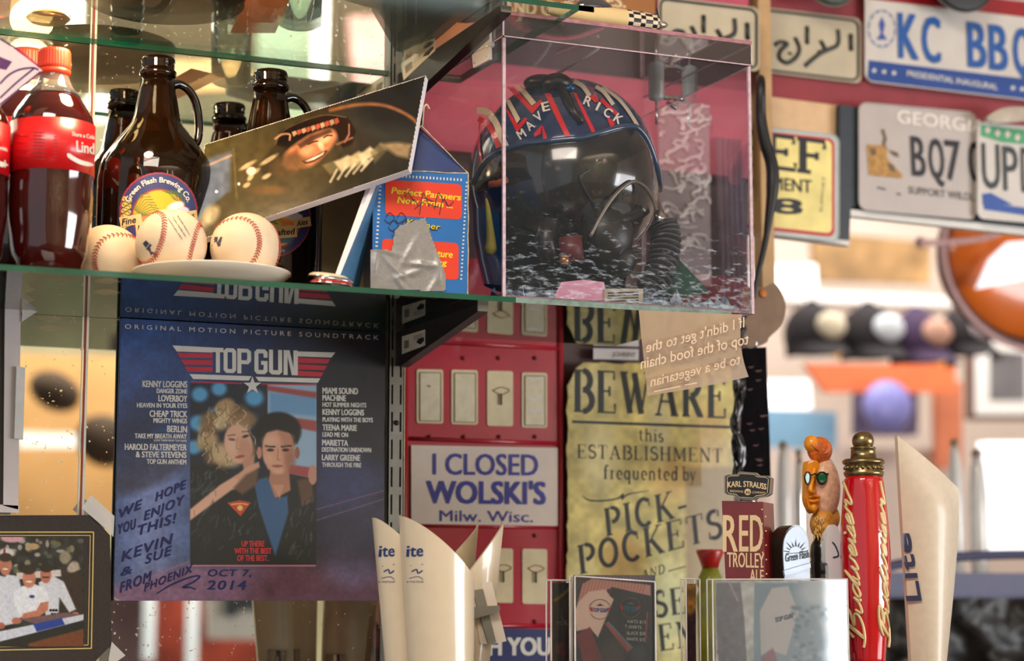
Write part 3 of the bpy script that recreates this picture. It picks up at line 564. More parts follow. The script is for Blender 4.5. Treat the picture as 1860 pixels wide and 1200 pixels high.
# ================================================================ THINGS ON THE LOWER SHELF
def axis(px, Y, py=450): q = P(px, py, Y); return float(q[0]), dep(px, py, Y)/F
def zof(px, py, Y): return float(P(px, py, Y)[2])
cola = M('cola_liquid', (58, 10, 8), .08, coat=1, var=.3, scale=20, bump=0); redcap = M('red_cap', (226, 62, 28), .4, var=.05); colred = M('cola_label_red', (214, 18, 26), .35, coat=.3, var=.04)
pet = Mglass('clear_plastic', (.93, .90, .86), 1.3, .05, diff=.10, dcol=(.9, .84, .74)); amber = None
def cola_bottle(px, Y, label, txt, ang=0, full=True):
    ax, s = axis(px, Y, 300); z = lambda y: zof(px, y, Y)
    t = thing('cola_bottle', label, 'bottle', (ax, Y, ZT+.0002))
    body = [(ZT+.0004, 52), (z(478), 62), (z(466), 68), (z(450), 70), (z(430), 71), (z(410), 74), (z(390), 76), (z(360), 77), (z(325), 75), (z(322), 76), (z(232), 76), (z(226), 75), (z(212), 71), (z(198), 63), (z(184), 53), (z(174), 47)]
    b = MB(); vs = [(a, r*s) for a, r in body]
    seg = 60; n = len(vs); V = []; Fc = []
    for zz, r in vs:
        lob = np.clip((z(440)-zz)/(z(440)-ZT), 0, 1)
        for k in range(seg):
            a = 2*math.pi*k/seg; rr = r*(1-.10*lob*(.5-.5*math.cos(5*a+.6))); V.append((ax+rr*math.cos(a), Y+rr*math.sin(a), zz))
    for i in range(n-1):
        for k in range(seg): Fc.append((i*seg+k, i*seg+(k+1) % seg, (i+1)*seg+(k+1) % seg, (i+1)*seg+k))
    Fc.append(list(range(seg))[::-1]); Fc.append([(n-1)*seg+k for k in range(seg)]); b.add(V, Fc, cola, True); b.build('bottle', t, label='filled with dark cola')
    neck = [(z(175), 49), (z(160), 36), (z(148), 30), (z(140), 27), (z(128), 26), (z(112), 26)]
    b = MB(); b.lathe((ax, Y, 0), [(a, r*s) for a, r in neck], pet, 40); b.build('neck', t, label='clear empty neck above the cola')
    b = MB(); b.lathe((ax, Y, 0), [(z(137), 28*s), (z(133), 30*s), (z(127), 30*s)], redcap, 40); V = []; Fc = []; seg = 72
    pr = [(z(125), 29), (z(121), 30), (z(96), 29), (z(91), 27), (z(90), 20), (z(89.5), 0)]
    for zz, r in pr:
        for k in range(seg): a = 2*math.pi*k/seg; rr = r*s*(1+(.018 if k % 2 and r > 26 else 0)); V.append((ax+rr*math.cos(a), Y+rr*math.sin(a), zz))
    for i in range(len(pr)-1):
        for k in range(seg): Fc.append((i*seg+k, i*seg+(k+1) % seg, (i+1)*seg+(k+1) % seg, (i+1)*seg+k))
    b.add(V, Fc, redcap); b.build('cap', t)
    b = MB(); b.lathe((ax, Y, 0), [(z(321), 77*s), (z(321), 77.6*s), (z(229), 77.6*s), (z(229), 77*s)], colred, 60); lab = b.build('label', t)
    fn = lathe_map(ax, Y, [z(325), z(225)], [77.9*s]*2, .0002); wm = M('print_white'); b = MB(); d = px-93
    for s_, p, q, h in txt: text(b, s_, (p[0]+d, p[1]), (q[0]+d, q[1]), h, fn, wm, .05)
    stroke(b, spline([(122+d, 279), (132+d, 287), (148+d, 295), (170+d, 300)], 6), 8, fn, wm, .8)
    for k in range(9): stroke(b, [(60+d, 240+k*6), (75+d, 240.5+k*6), (104+d, 242+k*6)], 1.3, fn, M('label_small_print', (128, 16, 20), .5))
    for k in range(5): stroke(b, [(30+d, 246+k*13), (38+d, 247+k*13), (50+d, 248+k*13)], 1.1, fn, M('label_small_print'))
    b.build('label_print', lab if False else t); return t
cola_bottle(93, -.205, 'front red-capped plastic cola bottle with a red label on the left of the shelf', [('Share a Cola', (131, 246), (172, 253), 8), ('Lind', (139, 275), (171, 280), 21)])
cola_bottle(-62, -.215, 'red-labelled cola bottle cut off by the left edge of the photo', [('with', (152, 270), (168, 275), 7), ('el', (154, 302), (165, 304), 14)])
cola_bottle(44, -.075, 'rear red-capped cola bottle hidden behind the front cola bottle', [])

brown = M('brown_glass', (18, 9, 5), .07, coat=1, var=.3, scale=18, bump=0)
bm = bpy.data.materials.new('brown_glass_thin'); bm.use_nodes = True; nt = bm.node_tree; nt.nodes.clear()
_o = nt.nodes.new('ShaderNodeOutputMaterial'); _tr = nt.nodes.new('ShaderNodeBsdfTransparent'); _tr.inputs[0].default_value = (.30, .11, .02, 1); _g = nt.nodes.new('ShaderNodeBsdfGlossy'); _g.inputs['Roughness'].default_value = .05
_f = nt.nodes.new('ShaderNodeFresnel'); _f.inputs[0].default_value = 1.6; _x = nt.nodes.new('ShaderNodeMixShader'); _d = nt.nodes.new('ShaderNodeBsdfDiffuse'); _d.inputs[0].default_value = (.014, .006, .002, 1); _x2 = nt.nodes.new('ShaderNodeMixShader'); _x2.inputs[0].default_value = .45
nt.links.new(_tr.outputs[0], _x2.inputs[1]); nt.links.new(_d.outputs[0], _x2.inputs[2]); nt.links.new(_f.outputs[0], _x.inputs[0]); nt.links.new(_x2.outputs[0], _x.inputs[1]); nt.links.new(_g.outputs[0], _x.inputs[2]); nt.links.new(_x.outputs[0], _o.inputs[0])
def growler(px, Y, py0, R0, label, hang, lc, mirror_print=False):
    ax, s = axis(px, Y, 300); z = lambda y: zof(px, y+py0, Y)
    t = thing('growler', label, 'bottle', (ax, Y, ZT+.0002))
    pr = [(ZT+.0004, R0-8), (ZT+.004, R0-2), (z(400), R0), (z(330), R0), (z(308), R0-3), (z(290), R0-9), (z(268), R0-24), (z(247), R0-40), (z(228), 48), (z(213), 42), (z(190), 38), (z(165), 33), (z(142), 30)]
    b = MB(); b.lathe((ax, Y, 0), [(a, r*s) for a, r in pr], bm, 56); b.build('bottle', t)
    b = MB(); b.lathe((ax, Y, 0), [(ZT+.006, (R0-6)*s), (z(330), (R0-4)*s), (z(292), (R0-14)*s), (z(250), (R0-46)*s), (z(240), 5*s)], brown, 40); b.build('dark_inside', t, label='dark beer glass depth inside the bottle')
    b = MB(); b.lathe((ax, Y, 0), [(z(142), 30*s), (z(137), 33.5*s), (z(131), 34*s), (z(128), 31*s), (z(124), 29*s), (z(121), 31*s), (z(117), 29.5*s), (z(113), 31.5*s), (z(108), 30.5*s), (z(105), 29*s), (z(106), 25*s), (z(140), 25*s)], bm, 48); b.build('threaded_lip', t)
    h = [(28, 150), (45, 146), (64, 154), (78, 172), (85, 198), (87, 228), (82, 248), (68, 256), (58, 250)]
    cu = spline([(ax+math.cos(hang)*a*s, Y+math.sin(hang)*a*s, z(y)) for a, y in h], 6)
    b = MB(); b.tube(cu, np.interp(np.linspace(0, 1, len(cu)), [0, .2, .8, 1], [.0062, .0048, .0048, .007]), brown, 14); b.build('handle', t)
    # round label
    lx, ly, lr = lc
    def sm(off):
        f0 = lathe_map(ax, Y, [1, 3], [R0*s]*2, off); return lambda px, py: f0(lx+(np.asarray(px)-lx)*lr, ly+(np.asarray(py)-ly)*lr)
    fn = sm(.0006); f2 = sm(.0011)
    c = Cv(lx-82, ly-82, lx+82, ly+82, 110, (46, 52, 104)); c.ell(lx, ly, 79, 79, (170, 40, 48), 0, .03); c.ell(lx, ly, 76, 76, (48, 56, 112), 0, .03); c.ell(lx+2, ly+8, 56, 54, (170, 40, 48), 0, .04)
    c.ell(lx+2, ly+8, 53, 51, (240, 176, 40), 0, .03); c.poly([(lx-52, ly+5), (lx+54, ly+5), (lx+50, ly+24), (lx-48, ly+24)], (226, 104, 70), 8, .8)
    for k in range(12):
        a = R(-180+k*16.4); c.poly([(lx+5, ly+14), (lx+5+34*math.cos(a)-3, ly+14+32*math.sin(a)), (lx+5+6*math.cos(a+.14), ly+14+6*math.sin(a+.14))], (196, 214, 60), 1.5)
    c.ell(lx+5, ly+14, 14, 9, (214, 226, 120), 0, .5)
    for k in range(9): c.line([(lx-50+k*2, ly-4+k*1.5), (lx-36+k*4, ly-34+k*5), (lx-20+k*4, ly-36+k*6)], 2, (60, 112, 44), 1.2)
    for k in range(6): c.line([(lx+8+k*6, ly-42), (lx+22+k*6, ly-36+k), (lx+32+k*4, ly-24+k*2)], 2, (60, 112, 44), 1.2)
    c.ell(lx+34, ly-10, 18, 9, (226, 226, 232), -20, .3); c.ell(lx+48, ly-2, 14, 8, (206, 206, 220), 0, .3)
    c.poly([(lx-45, ly+22), (lx+52, ly+20), (lx+40, ly+50), (lx-35, ly+50)], (34, 106, 150), 3)
    for k in range(16):
        for sg in ((-1, 1) if False else (-1,)):
            c.ell(lx+sg*(74-6*(k % 3)-.3*k), ly+34-k*4, 5, 3.4, (226, 206, 90), 60*sg, .3); c.ell(lx+sg*(74-6*(k % 3)-.3*k), ly+34-k*4, 2, 2, (120, 100, 30), 0, .3)
    c.mesh('label', fn, t, .45, .2, mask=lambda X, Y_: (np.hypot(X-lx, Y_-ly) < 80))
    b = MB(); wm = M('print_white'); v, f = glyphs('Green Flash Brewing Co.', .025); x0, x1 = v[:, 0].min(), v[:, 0].max(); th = np.radians(-160+140*(v[:, 0]-x0)/(x1-x0)); rr = 62+v[:, 1]/CAPH*11
    b.add(f2(lx+rr*np.cos(th), ly+3+rr*np.sin(th)), f, wm); ban = M('banner_cream', (216, 190, 136), .5)
    def band(p, q, h, off): f_ = sm(off); stroke(b, [(p[0]+(q[0]-p[0])*u, p[1]+(q[1]-p[1])*u) for u in np.linspace(0, 1, 15)], h, f_, ban)
    band((lx-78, ly+22), (lx-34, ly+14), 20, .0009); band((lx+44, ly+12), (lx+78, ly+6), 19, .0009); band((lx-46, ly+34), (lx+50, ly+26), 24, .0012)
    f3 = sm(.0016); ik = M('ink_black'); text(b, 'Fine', (lx-74, ly+28), (lx-46, ly+22), 14, f3, ik, .03, .1); text(b, 'Handcrafted', (lx-42, ly+40), (lx+46, ly+32), 13, f3, ik, .03, .1); text(b, 'Ales', (lx+50, ly+17), (lx+72, ly+12), 12, f3, ik, .03, .1)
    text(b, 'California', (lx-22, ly+70), (lx+26, ly+68), 8, f3, wm, .02, .1); b.build('label_print', t)
    return t
growler(283, -.082, 0, 104, 'front brown glass beer growler with a round palm label beside the cola bottle', 0.25, (288, 384, .9))
growler(489, -.085, 25, 97, 'second brown glass beer growler standing behind the tilted photo', 0.15, (494, 396, .9))

# baseballs on a white dish
leather = M('ball_leather', (220, 198, 168), .55, var=.08, scale=45); stitch = M('red_stitching', (176, 44, 40), .6)
def baseball(px, py, Y, rot, label, marks=None):
    c = P(px, py, Y); r = .0368; Rm = Matrix.Rotation(R(rot[2]), 3, 'Z')@Matrix.Rotation(R(rot[1]), 3, 'Y')@Matrix.Rotation(R(rot[0]), 3, 'X')
    t = thing('baseball', label, 'baseball', (c[0], c[1], c[2]-r)); b = MB(); b.ball(c, r, leather, 44, 28); b.build('leather_cover', t)
    A = .44; Tn = np.linspace(0, 4*math.pi, 217)[:-1]
    def pt(T_): la = (math.pi/2-A)*math.cos(T_); lo = T_/2+A*math.sin(2*T_); return np.array([math.cos(la)*math.cos(lo), math.cos(la)*math.sin(lo), math.sin(la)])
    Rn = np.array(Rm); b = MB(); seam = np.array([Rn@pt(x) for x in Tn]); b.tube(c+seam[::2]*(r*.999), .0004, M('seam_line', (170, 140, 110), .7), 6, closed=True)
    for k in range(0, 216, 2):
        p = seam[k]; d = seam[(k+1) % 216]-seam[k-1]; d /= np.linalg.norm(d); n = np.cross(p, d)
        for sg in (-1, 1):
            a = p+n*sg*.075+d*.05; a /= np.linalg.norm(a); q = p+n*sg*.008-d*.01; q /= np.linalg.norm(q)
            if np.dot(p, [.3, -1, -.2]) > -.5: b.tube([c+q*r*1.003, c+(a+q)/2*r*1.012, c+a*r*1.001], .00055, stitch, 5)
    b.build('stitching', t)
    if marks:
        fn = ell_map(c, (r, r, r), np.eye(3), 1.006); b = MB(); marks(b, fn, px, py); b.build('printed_mark', t)
    return t
inkb = M('ball_ink', (54, 62, 84), .5)
def markC(b, fn, x, y):
    poly(b, [(x-52, y-2), (x-46, y-8), (x-40, y-2), (x-46, y+6)], fn, inkb); poly(b, [(x-46, y+8), (x-38, y-2), (x-24, y+18), (x-30, y+26), (x-33, y+16), (x-37, y+20), (x-40, y+12)], fn, inkb)
    for k in range(3): text(b, 'OFFICIAL BASE BALL'[k*4:k*4+12], (x-6+k*9, y-46-k*2), (x+20+k*7, y-8-k*4), 4.2, fn, inkb, .02)
def markD(b, fn, x, y): poly(b, [(x-62, y-2), (x-56, y-20), (x-50, y-20), (x-52, y-8), (x-46, y-20), (x-42, y-20), (x-46, y-4), (x-50, y-2), (x-54, y-12)], fn, inkb)
baseball(112, 472, -.12, (20, 40, 10), 'baseball mostly hidden behind the front cola bottle')
baseball(196, 472, -.155, (10, 70, 40), 'baseball between the cola bottle and the white dish', None)
baseball(311, 444, -.208, (96, 12, -2), 'baseball with a dark league mark, left of the two on the white dish', markC)
baseball(446, 450, -.214, (90, 0, 32), 'baseball with a grey smudge, right of the two on the white dish', markD)
ax, s = axis(385, -.208, 490); por = M('white_porcelain', (232, 222, 204), .25, coat=.5, var=.02)
t = thing('dish', 'shallow white dish holding two baseballs at the shelf front', 'dish', (ax, -.208, ZT)); b = MB()
zz = ZT+.0185; k = .0815
b.lathe((ax, -.208, 0), [(ZT+.0003, 0), (ZT+.0003, k*.55), (ZT+.003, k*.62), (ZT+.010, k*.9), (zz-.001, k*1.0), (zz+.0004, k*1.005), (zz, k*.985), (ZT+.011, k*.86), (ZT+.0055, k*.6), (ZT+.0045, 0)], por, 72); b.build('dish_body', t)

# round button badges lying at the shelf edge
def badge(px, py, Y, rr, tilt, face, label):
    c = P(px, py, Y); t = thing('button_badge', label, 'badge', (c[0], c[1], c[2])); Rm = Matrix.Rotation(R(tilt[0]), 3, 'X')@Matrix.Rotation(R(tilt[1]), 3, 'Y')
    b = MB(); b.lathe(c, [(-.0016, rr*.93), (-.0022, rr), (0, rr*1.01), (.0022, rr*.9), (.003, 0)], face, 40, Rm); b.build('badge_face', t); b = MB(); b.lathe(c, [(-.0026, rr*.9), (-.0026, rr*.98), (-.0012, rr*1.015), (-.0012, rr*.9)], chrome, 40, Rm); b.build('rim', t)
badge(602, 515, -.262, .0225, (3, 4), M('badge_red', (160, 30, 30), .15, coat=1), 'red button badge lying at the bottom of the small pile')
badge(598, 503, -.255, .0215, (5, 6), M('badge_cream', (222, 206, 170), .2, coat=1), 'cream button badge lying on top of the red one')
badge(606, 509, -.259, .021, (4, 5), M('badge_silver', (180, 180, 180), .2, metal=.8), 'silver button badge between the cream and the red badge')

# tilted photo on white board
def photo_board():
    p1, p2, p3 = P(773, 137, -.245), P(742, 308, -.290), P(372, 440, -.158)
    n = np.cross(p2-p1, p3-p1); n /= np.linalg.norm(n)
    if n@(CAM-p1) < 0: n = -n
    g0 = gp(p1, n); g = gp(p1, n, .0003)
    poly_px = [(773, 137), (742, 308), (345, 442), (372, 262)]; q = g0(*np.array(poly_px, float).T)
    t = thing('photo_print', 'large curled glossy photo of a pilot on white board tilted across the growlers', 'photo', q.mean(0)*[1, 1, 0]+[0, 0, q[:, 2].min()])
    b = MB(); b.slab(q, -n*.0075, M('foam_board', (226, 220, 226), .6, var=.03)); b.build('backing_board', t)
    c = Cv(340, 128, 778, 448, 300, (66, 60, 34)); c.lg((360, 300), (770, 200), (84, 76, 44), (22, 20, 18))
    c.poly([(340, 300), (420, 275), (418, 350), (345, 450), (340, 450)], (96, 108, 128), 8); c.poly([(350, 420), (372, 385), (412, 350), (428, 346), (424, 380), (360, 440)], (74, 66, 40), 6)
    c.ell(382, 390, 14, 20, (190, 180, 140), 40, .6, .7); c.line([(378, 300), (420, 282)], 4, (210, 160, 120), 3, .7)
    c.ell(680, 235, 90, 55, (44, 44, 38), -10, .9); c.ell(720, 190, 70, 40, (18, 16, 16), 0, .8); c.line(spline([(600, 200), (650, 190), (700, 192), (745, 212), (768, 236)], 6), 6, (176, 108, 62), 5, .8)
    # a pilot: dark helmet, visor up, smiling, plain face
    c.ell(520, 300, 100, 62, (74, 64, 38), -18, .4, .7); c.poly([(500, 270), (508, 240), (540, 222), (590, 208), (632, 214), (646, 236), (640, 262), (622, 268), (612, 244), (600, 232), (560, 244), (516, 276)], (24, 17, 15), 3); c.poly([(470, 300), (500, 262), (520, 268), (510, 300), (520, 316), (480, 330)], (54, 46, 28), 8)
    c.line(spline([(500, 262), (512, 240), (545, 222), (590, 209), (628, 213)], 6), 2, (120, 96, 70), 2, .6)
    for k in range(10): c.poly([(530+k*8.5, 240-k*2.6), (537+k*8.5, 237-k*2.6), (540+k*8.5, 243-k*2.4), (533+k*8.5, 248-k*2.4)], (186, 84, 66) if k % 2 else (196, 160, 120), 1.4, .9)
    c.line(spline([(500, 252), (512, 244), (526, 244), (526, 254)], 5), 3.5, (206, 154, 116), 2, .8); c.line([(634, 226), (634, 244), (626, 258)], 3, (196, 130, 106), 2, .8); c.line([(612, 262), (640, 250)], 4, (150, 96, 72), 2, .8)
    c.poly(spline([(514, 296), (520, 276), (545, 256), (575, 240), (602, 234), (612, 246), (606, 262), (594, 276), (572, 298), (545, 306), (522, 308)], 4), (190, 122, 84), 8); c.poly(spline([(516, 300), (522, 282), (540, 270), (548, 286), (540, 304)], 4), (140, 86, 54), 8, .8); c.ell(588, 252, 16, 9, (232, 172, 128), -24, .6); c.ell(556, 274, 14, 8, (226, 160, 114), -24, .8, .8)
    c.poly([(540, 262), (566, 246), (600, 234), (604, 240), (572, 254), (546, 270)], (60, 36, 26), 4, .8); c.line(spline([(560, 262), (568, 258), (578, 256)], 4), 2.4, (40, 26, 22)); c.line(spline([(588, 250), (595, 246), (603, 246)], 4), 2.4, (40, 26, 22)); c.ell(583, 265, 5, 9, (238, 182, 140), -24, .6)
    c.poly(spline([(546, 292), (560, 288), (578, 280), (594, 272), (590, 280), (572, 293), (554, 298)], 3), (88, 36, 28), 1.6); c.poly([(553, 292), (566, 287), (580, 281), (590, 275), (586, 281), (570, 290), (558, 294)], (238, 226, 204), 1.2); c.line(spline([(540, 288), (546, 298), (556, 303)], 4), 2, (130, 76, 50), 2, .8)
    c.ell(526, 300, 34, 20, (92, 70, 44), -18, .5, .7)
    for k in range(5): c.poly([(585+k*22, 300-k*6), (612+k*20, 290-k*8), (640+k*16, 296-k*6), (600+k*20, 318-k*5)], random.choice([(196, 178, 132), (120, 110, 76), (226, 210, 170)]), 5, .8)
    for k in range(22): c.line([(668+k*3, 288-k*1.5), (680+k*3, 298-k*1.2)], 1.2, (40, 34, 24), 1.2, .8)
    for k in range(5): c.line([(600+k*14, 330-k*5), (612+k*16, 308-k*5)], 4, (226, 214, 180), 3, .8)
    c.poly([(690, 262), (720, 258), (748, 262), (742, 288), (720, 282)], (190, 160, 116), 8, .7)
    for x_, y_, a_, l_ in ((450, 300, 30, 16), (462, 312, 28, 12), (488, 290, 28, 18), (455, 322, 10, 8), (484, 320, 30, 9), (448, 336, 30, 7)): c.ell(x_, y_, l_, 4, (214, 196, 150), -60+a_, .7, .75)
    c.ell(456, 310, 9, 7, (240, 234, 216), -20, .4, .8); c.ell(490, 345, 30, 8, (120, 84, 44), 0, .9, .6); c.line([(424, 270), (430, 360)], 3, (120, 110, 70), 4, .6)
    c.ell(393, 348, 3, 3, (230, 230, 255)); c.ell(434, 334, 2.5, 2.5, (255, 255, 255)); c.noise(.12, 9, 8)
    PQ = np.array(poly_px, float)
    def fold(px, py):
        px, py = np.array(px, float), np.array(py, float); u = (px-340)/438.; v = (py-128)/320.
        A_p, B_p, C_p, D_p = PQ[3], PQ[0], PQ[1], PQ[2]
        return px, py
    def inside(X, Y_):
        ins = np.ones(X.shape, bool); cen = PQ.mean(0)
        for i in range(4):
            a, e = PQ[i], PQ[(i+1) % 4]; sgn = np.sign((e[0]-a[0])*(cen[1]-a[1])-(e[1]-a[1])*(cen[0]-a[0])); ins &= ((e[0]-a[0])*(Y_-a[1])-(e[1]-a[1])*(X-a[0]))*sgn > 0
        return ins
    c.mesh('photo_sheet', g, t, .22, .5, mask=inside)
    # second photo board leaning behind it
    pa, pb, pc = P(695, 300, -.235), P(600, 510, -.238), P(585, 330, -.15)
    t2 = thing('photo_board', 'small photo board leaning behind the milk carton with its white edge showing', 'photo', (float(pb[0]), -.2, ZT+.001))
    lo = ZT+.0008; b = MB(); A2 = P(668, 300, -.215); B2 = P(606, 300, -.10)
    q = np.array([[P(600, 508, -.268)[0], -.268, lo], [P(640, 500, -.205)[0], -.205, lo], P(680, 300, -.236), P(690, 300, -.246)])
    b.slab(q, (.0045, -.001, 0), M('foam_board')); b.build('backing_board', t2)
    b = MB(); nn = np.cross(q[1]-q[0], q[3]-q[0]); nn /= np.linalg.norm(nn); nn = nn if nn@(CAM-q[0]) < 0 else -nn
    b = MB(); qq = q+np.array((.0049, -.001, 0)); b.slab([qq[0]*.95+qq[3]*.05, qq[1]*.95+qq[2]*.05, qq[2], qq[3]], (.0002, 0, 0), M('blue_print', (74, 116, 150), .3, coat=.5, var=.4, scale=12)); b.build('photo_sheet', t2)
    b = MB(); x0, x1 = P(585, 450, -.14)[0], P(690, 450, -.14)[0]; b.box((x0, -.14, lo), (x1, -.136, zof(600, 330, -.14)), M('brown_card', (112, 96, 66), .6, var=.1)); tag(b.build('card_sheet'), 'plain brown card standing behind the milk carton and the second growler', 'card')
photo_board()

# ---------------------------------------------------------------- milk carton
def carton():
    Y0 = -.240; A = P(672, 524, Y0); th = R(-14)   # front left bottom corner
    A = np.array([float(P(676, 500, Y0)[0]), Y0, ZT+.0004]); dx = np.array([math.cos(th), math.sin(th), 0]); dy = np.array([-math.sin(th), math.cos(th), 0]); n = -dy
    g = gp(A, n, .0003); g2 = gp(A, n, .0006); g3 = gp(A, n, .0010); W = float(np.dot(g(850, 500)-A, dx)); Dp = W*.92
    zt = float(g(775, 312)[2]); zr = float(g(783, 228)[2]); t = thing('milk_carton', 'blue gable-top milk carton with orange panels and a duct tape patch', 'carton', A+dx*W/2+dy*Dp/2)
    z = np.array([0, 0, 1.]); H = zt-A[2]; G = zr-zt
    side = M('carton_navy', (20, 36, 74), .35, coat=.3, var=.2, scale=90); front = M('carton_blue', (20, 104, 176), .35, coat=.35, var=.06, scale=50); gab = M('carton_gable_blue', (12, 44, 104), .3, coat=.4, var=.1); edge = M('worn_card_edge', (196, 180, 146), .7, var=.25, scale=200)
    c0, c1, c2, c3 = A, A+dx*W, A+dx*W+dy*Dp, A+dy*Dp; b = MB()
    b.add([c0, c1, c1+z*H, c0+z*H], [(0, 1, 2, 3)], front); b.add([c1, c2, c2+z*H, c1+z*H], [(0, 1, 2, 3)], front); b.add([c2, c3, c3+z*H, c2+z*H], [(0, 1, 2, 3)], side); b.add([c3, c0, c0+z*H, c3+z*H], [(0, 1, 2, 3)], side); b.add([c0, c1, c2, c3], [(3, 2, 1, 0)], side); b.build('box_body', t)
    r0, r1 = c0+dx*W/2+z*(H+G)+dy*.012, c3+dx*W/2+z*(H+G)-dy*.012; b = MB(); T0, T1, T2, T3 = c0+z*H, c1+z*H, c2+z*H, c3+z*H; i0 = c0+dx*W/2+z*(H+G*.97)+dy*.012
    b.add([T0, T3, r1, r0], [(0, 1, 2, 3)], gab); b.add([T1, T2, r1, r0], [(3, 2, 1, 0)], gab); b.add([T0, T1, i0], [(0, 1, 2)], gab); b.add([T3, T2, r1], [(0, 1, 2)], gab); b.build('gable_top', t)
    b = MB(); fh = .020; f0, f1 = r0-dy*.012, r1+dy*.012
    b.slab([f0-dx*.002, f1-dx*.002, f1-dx*.0025+z*fh, f0-dx*.0025+z*fh], dx*.0012, M('carton_blue')); b.slab([f0+dx*.001, f1+dx*.001, f1+dx*.0025+z*fh, f0+dx*.0025+z*fh], dx*.0012, edge)
    b.tube(spline([f0-dx*.0022+z*fh, f0-dx*.004+z*(fh+.0035), f0-dx*.0075+z*(fh+.004)], 4), .001, edge, 6); b.tube(spline([f0+dx*.003+z*fh, f0+dx*.006+z*(fh+.003), f0+dx*.009+z*(fh-.002)], 4), .001, edge, 6); b.build('top_fin', t)
    b = MB()
    for p, q in ((T0, T1), (T0, r0-dy*.011), (T1, r0-dy*.011), (c1, T1), (T1, T2), (c0, c1)): 
        pts = spline([p+(q-p)*u+np.array([random.uniform(-.0004, .0004) for _ in range(3)]) for u in np.linspace(0, 1, 9)], 3); b.tube(pts, np.interp(np.random.RandomState(1).rand(len(pts)), [0, 1], [.0004, .0009]), edge, 6)
    b.build('worn_edges', t)
    og = M('carton_orange', (226, 56, 30), .35, coat=.3, var=.05); ye = M('carton_yellow', (236, 206, 30), .4); wm = M('print_white'); b = MB()
    poly(b, rrect(700, 326, 839, 390, 8, 4, .062), g, og); poly(b, rrect(694, 433, 833, 500, 8, 4, .06), g, og)
    for k in range(22): poly(b, [(706+k*6.2, 316+k*.38), (708.5+k*6.2, 316.2+k*.38), (708.5+k*6.2, 321+k*.38), (706+k*6.2, 320.8+k*.38)], g, wm)
    for k in range(22): poly(b, [(689-k*.45, 330+k*7.2), (693.5-k*.45, 330.2+k*7.2), (693.4-k*.45, 333+k*7.2), (689-k*.45, 332.8+k*7.2)], g, wm)
    for k in range(26): poly(b, [(846-k*.4, 330+k*7), (849.5-k*.4, 330+k*7), (849.4-k*.4, 332.5+k*7), (846-k*.4, 332.5+k*7)], g, wm)
    b.build('panel_print', t); b = MB(); ik = M('ink_black')
    text(b, 'Perfect Partners', (711, 351), (837, 364), 12, g2, ye, .05, .15); text(b, 'Now From ...', (722, 368), (822, 378), 12, g2, ye, .05, .15); text(b, 'Klesner', (737, 409), (800, 420), 13, g2, ik, .05, .2); text(b, 'Klesner', (738, 408), (800, 418), 12, g3, ye, .0, .2)
    text(b, 'Texture', (770, 464), (822, 468), 13, g2, ye, .05, .15); text(b, 'Slicing', (764, 478), (812, 482), 11, g2, ye, .05, .15); b.build('lettering', t)
    b = MB()
    for k in range(6): stroke(b, spline([(700+k*7, 395+(k % 3)*14), (708+k*7, 386+(k % 3)*14), (716+k*7, 396+(k % 3)*14), (706+k*6, 405+(k % 3)*14), (698+k*7, 398+(k % 3)*14)], 4), 1.3, g3, M('pen_ink', (18, 26, 60), .4))
    for k in range(9): stroke(b, spline([(735+k*9, 360+(k % 4)*10), (742+k*9, 350+(k % 3)*12), (752+k*9, 366+(k % 2)*9)], 4), 1.3, g3, M('pen_ink'))
    b.build('handwriting', t)
    # duct tape: crumpled silver patch
    duct = M('duct_tape', (150, 147, 146), .38, metal=.5, var=.08, scale=300, bump=.05)
    PG = np.array([(674, 452), (712, 455), (717, 418), (726, 410), (772, 395), (792, 452), (809, 497), (809, 526), (806, 529), (672, 524)], float); 
    xs_, ys_ = np.meshgrid(np.linspace(668, 812, 60), np.linspace(392, 531, 60)); d, ins = Cv._d(type('q', (), {'X': xs_, 'Y': ys_})(), PG, True)
    rs = np.random.RandomState(4); hgt = np.zeros(xs_.shape)
    for _ in range(11):
        cx_, cy_, a = rs.uniform(680, 800), rs.uniform(450, 525), rs.uniform(0, 3.14); u = (xs_-cx_)*math.cos(a)+(ys_-cy_)*math.sin(a); v = -(xs_-cx_)*math.sin(a)+(ys_-cy_)*math.cos(a); hgt += rs.uniform(.0006, .0016)*np.exp(-(u/5)**2-(v/26)**2)
    V = g3(xs_, ys_)+n*(hgt+.0003)[..., None]; idx = np.arange(3600).reshape(60, 60); q = np.stack([idx[:-1, :-1], idx[1:, :-1], idx[1:, 1:], idx[:-1, 1:]], -1).reshape(-1, 4); m_ = (ins | (d < 1.3)).ravel(); q = q[m_[q].all(1)]
    b = MB(); b.add(V.reshape(-1, 3), q.tolist(), duct, True); b.build('duct_tape_patch', t, label='crumpled silver duct tape')
carton()

# white card with purple lines at far left
def pennant():
    Y = -.262; g = pl(Y, .0003); pts = [(77, 128), (0, 69), (-70, 20), (-150, 128), (-120, 508), (-60, 506), (-50, 240), (0, 193)]; q = P(*np.array(pts, float).T, Y)
    q[:, 2] = np.maximum(q[:, 2], ZT+.0006); t = thing('pennant_card', 'white card with purple stripes and a pointed end at the left edge', 'card', (q[:, 0].mean(), Y, ZT)); b = MB(); b.slab(q, (0, .001, 0), M('pale_pink_card', (226, 206, 206), .6, var=.03)); b.build('card', t)
    b = MB(); pu = M('purple_ink', (92, 32, 96), .5)
    for p in ([(0, 70), (35, 92), (70, 120)], [(0, 152), (16, 136), (36, 126), (60, 123), (70, 127)], [(0, 178), (30, 150), (62, 124)], [(0, 190), (35, 162), (74, 130)]): stroke(b, spline(p, 6), 3.2, g, pu)
    poly(b, [(-30, 92), (0, 103), (22, 112), (11, 127), (-30, 118)], g, pu); b.build('stripes', t)
pennant()
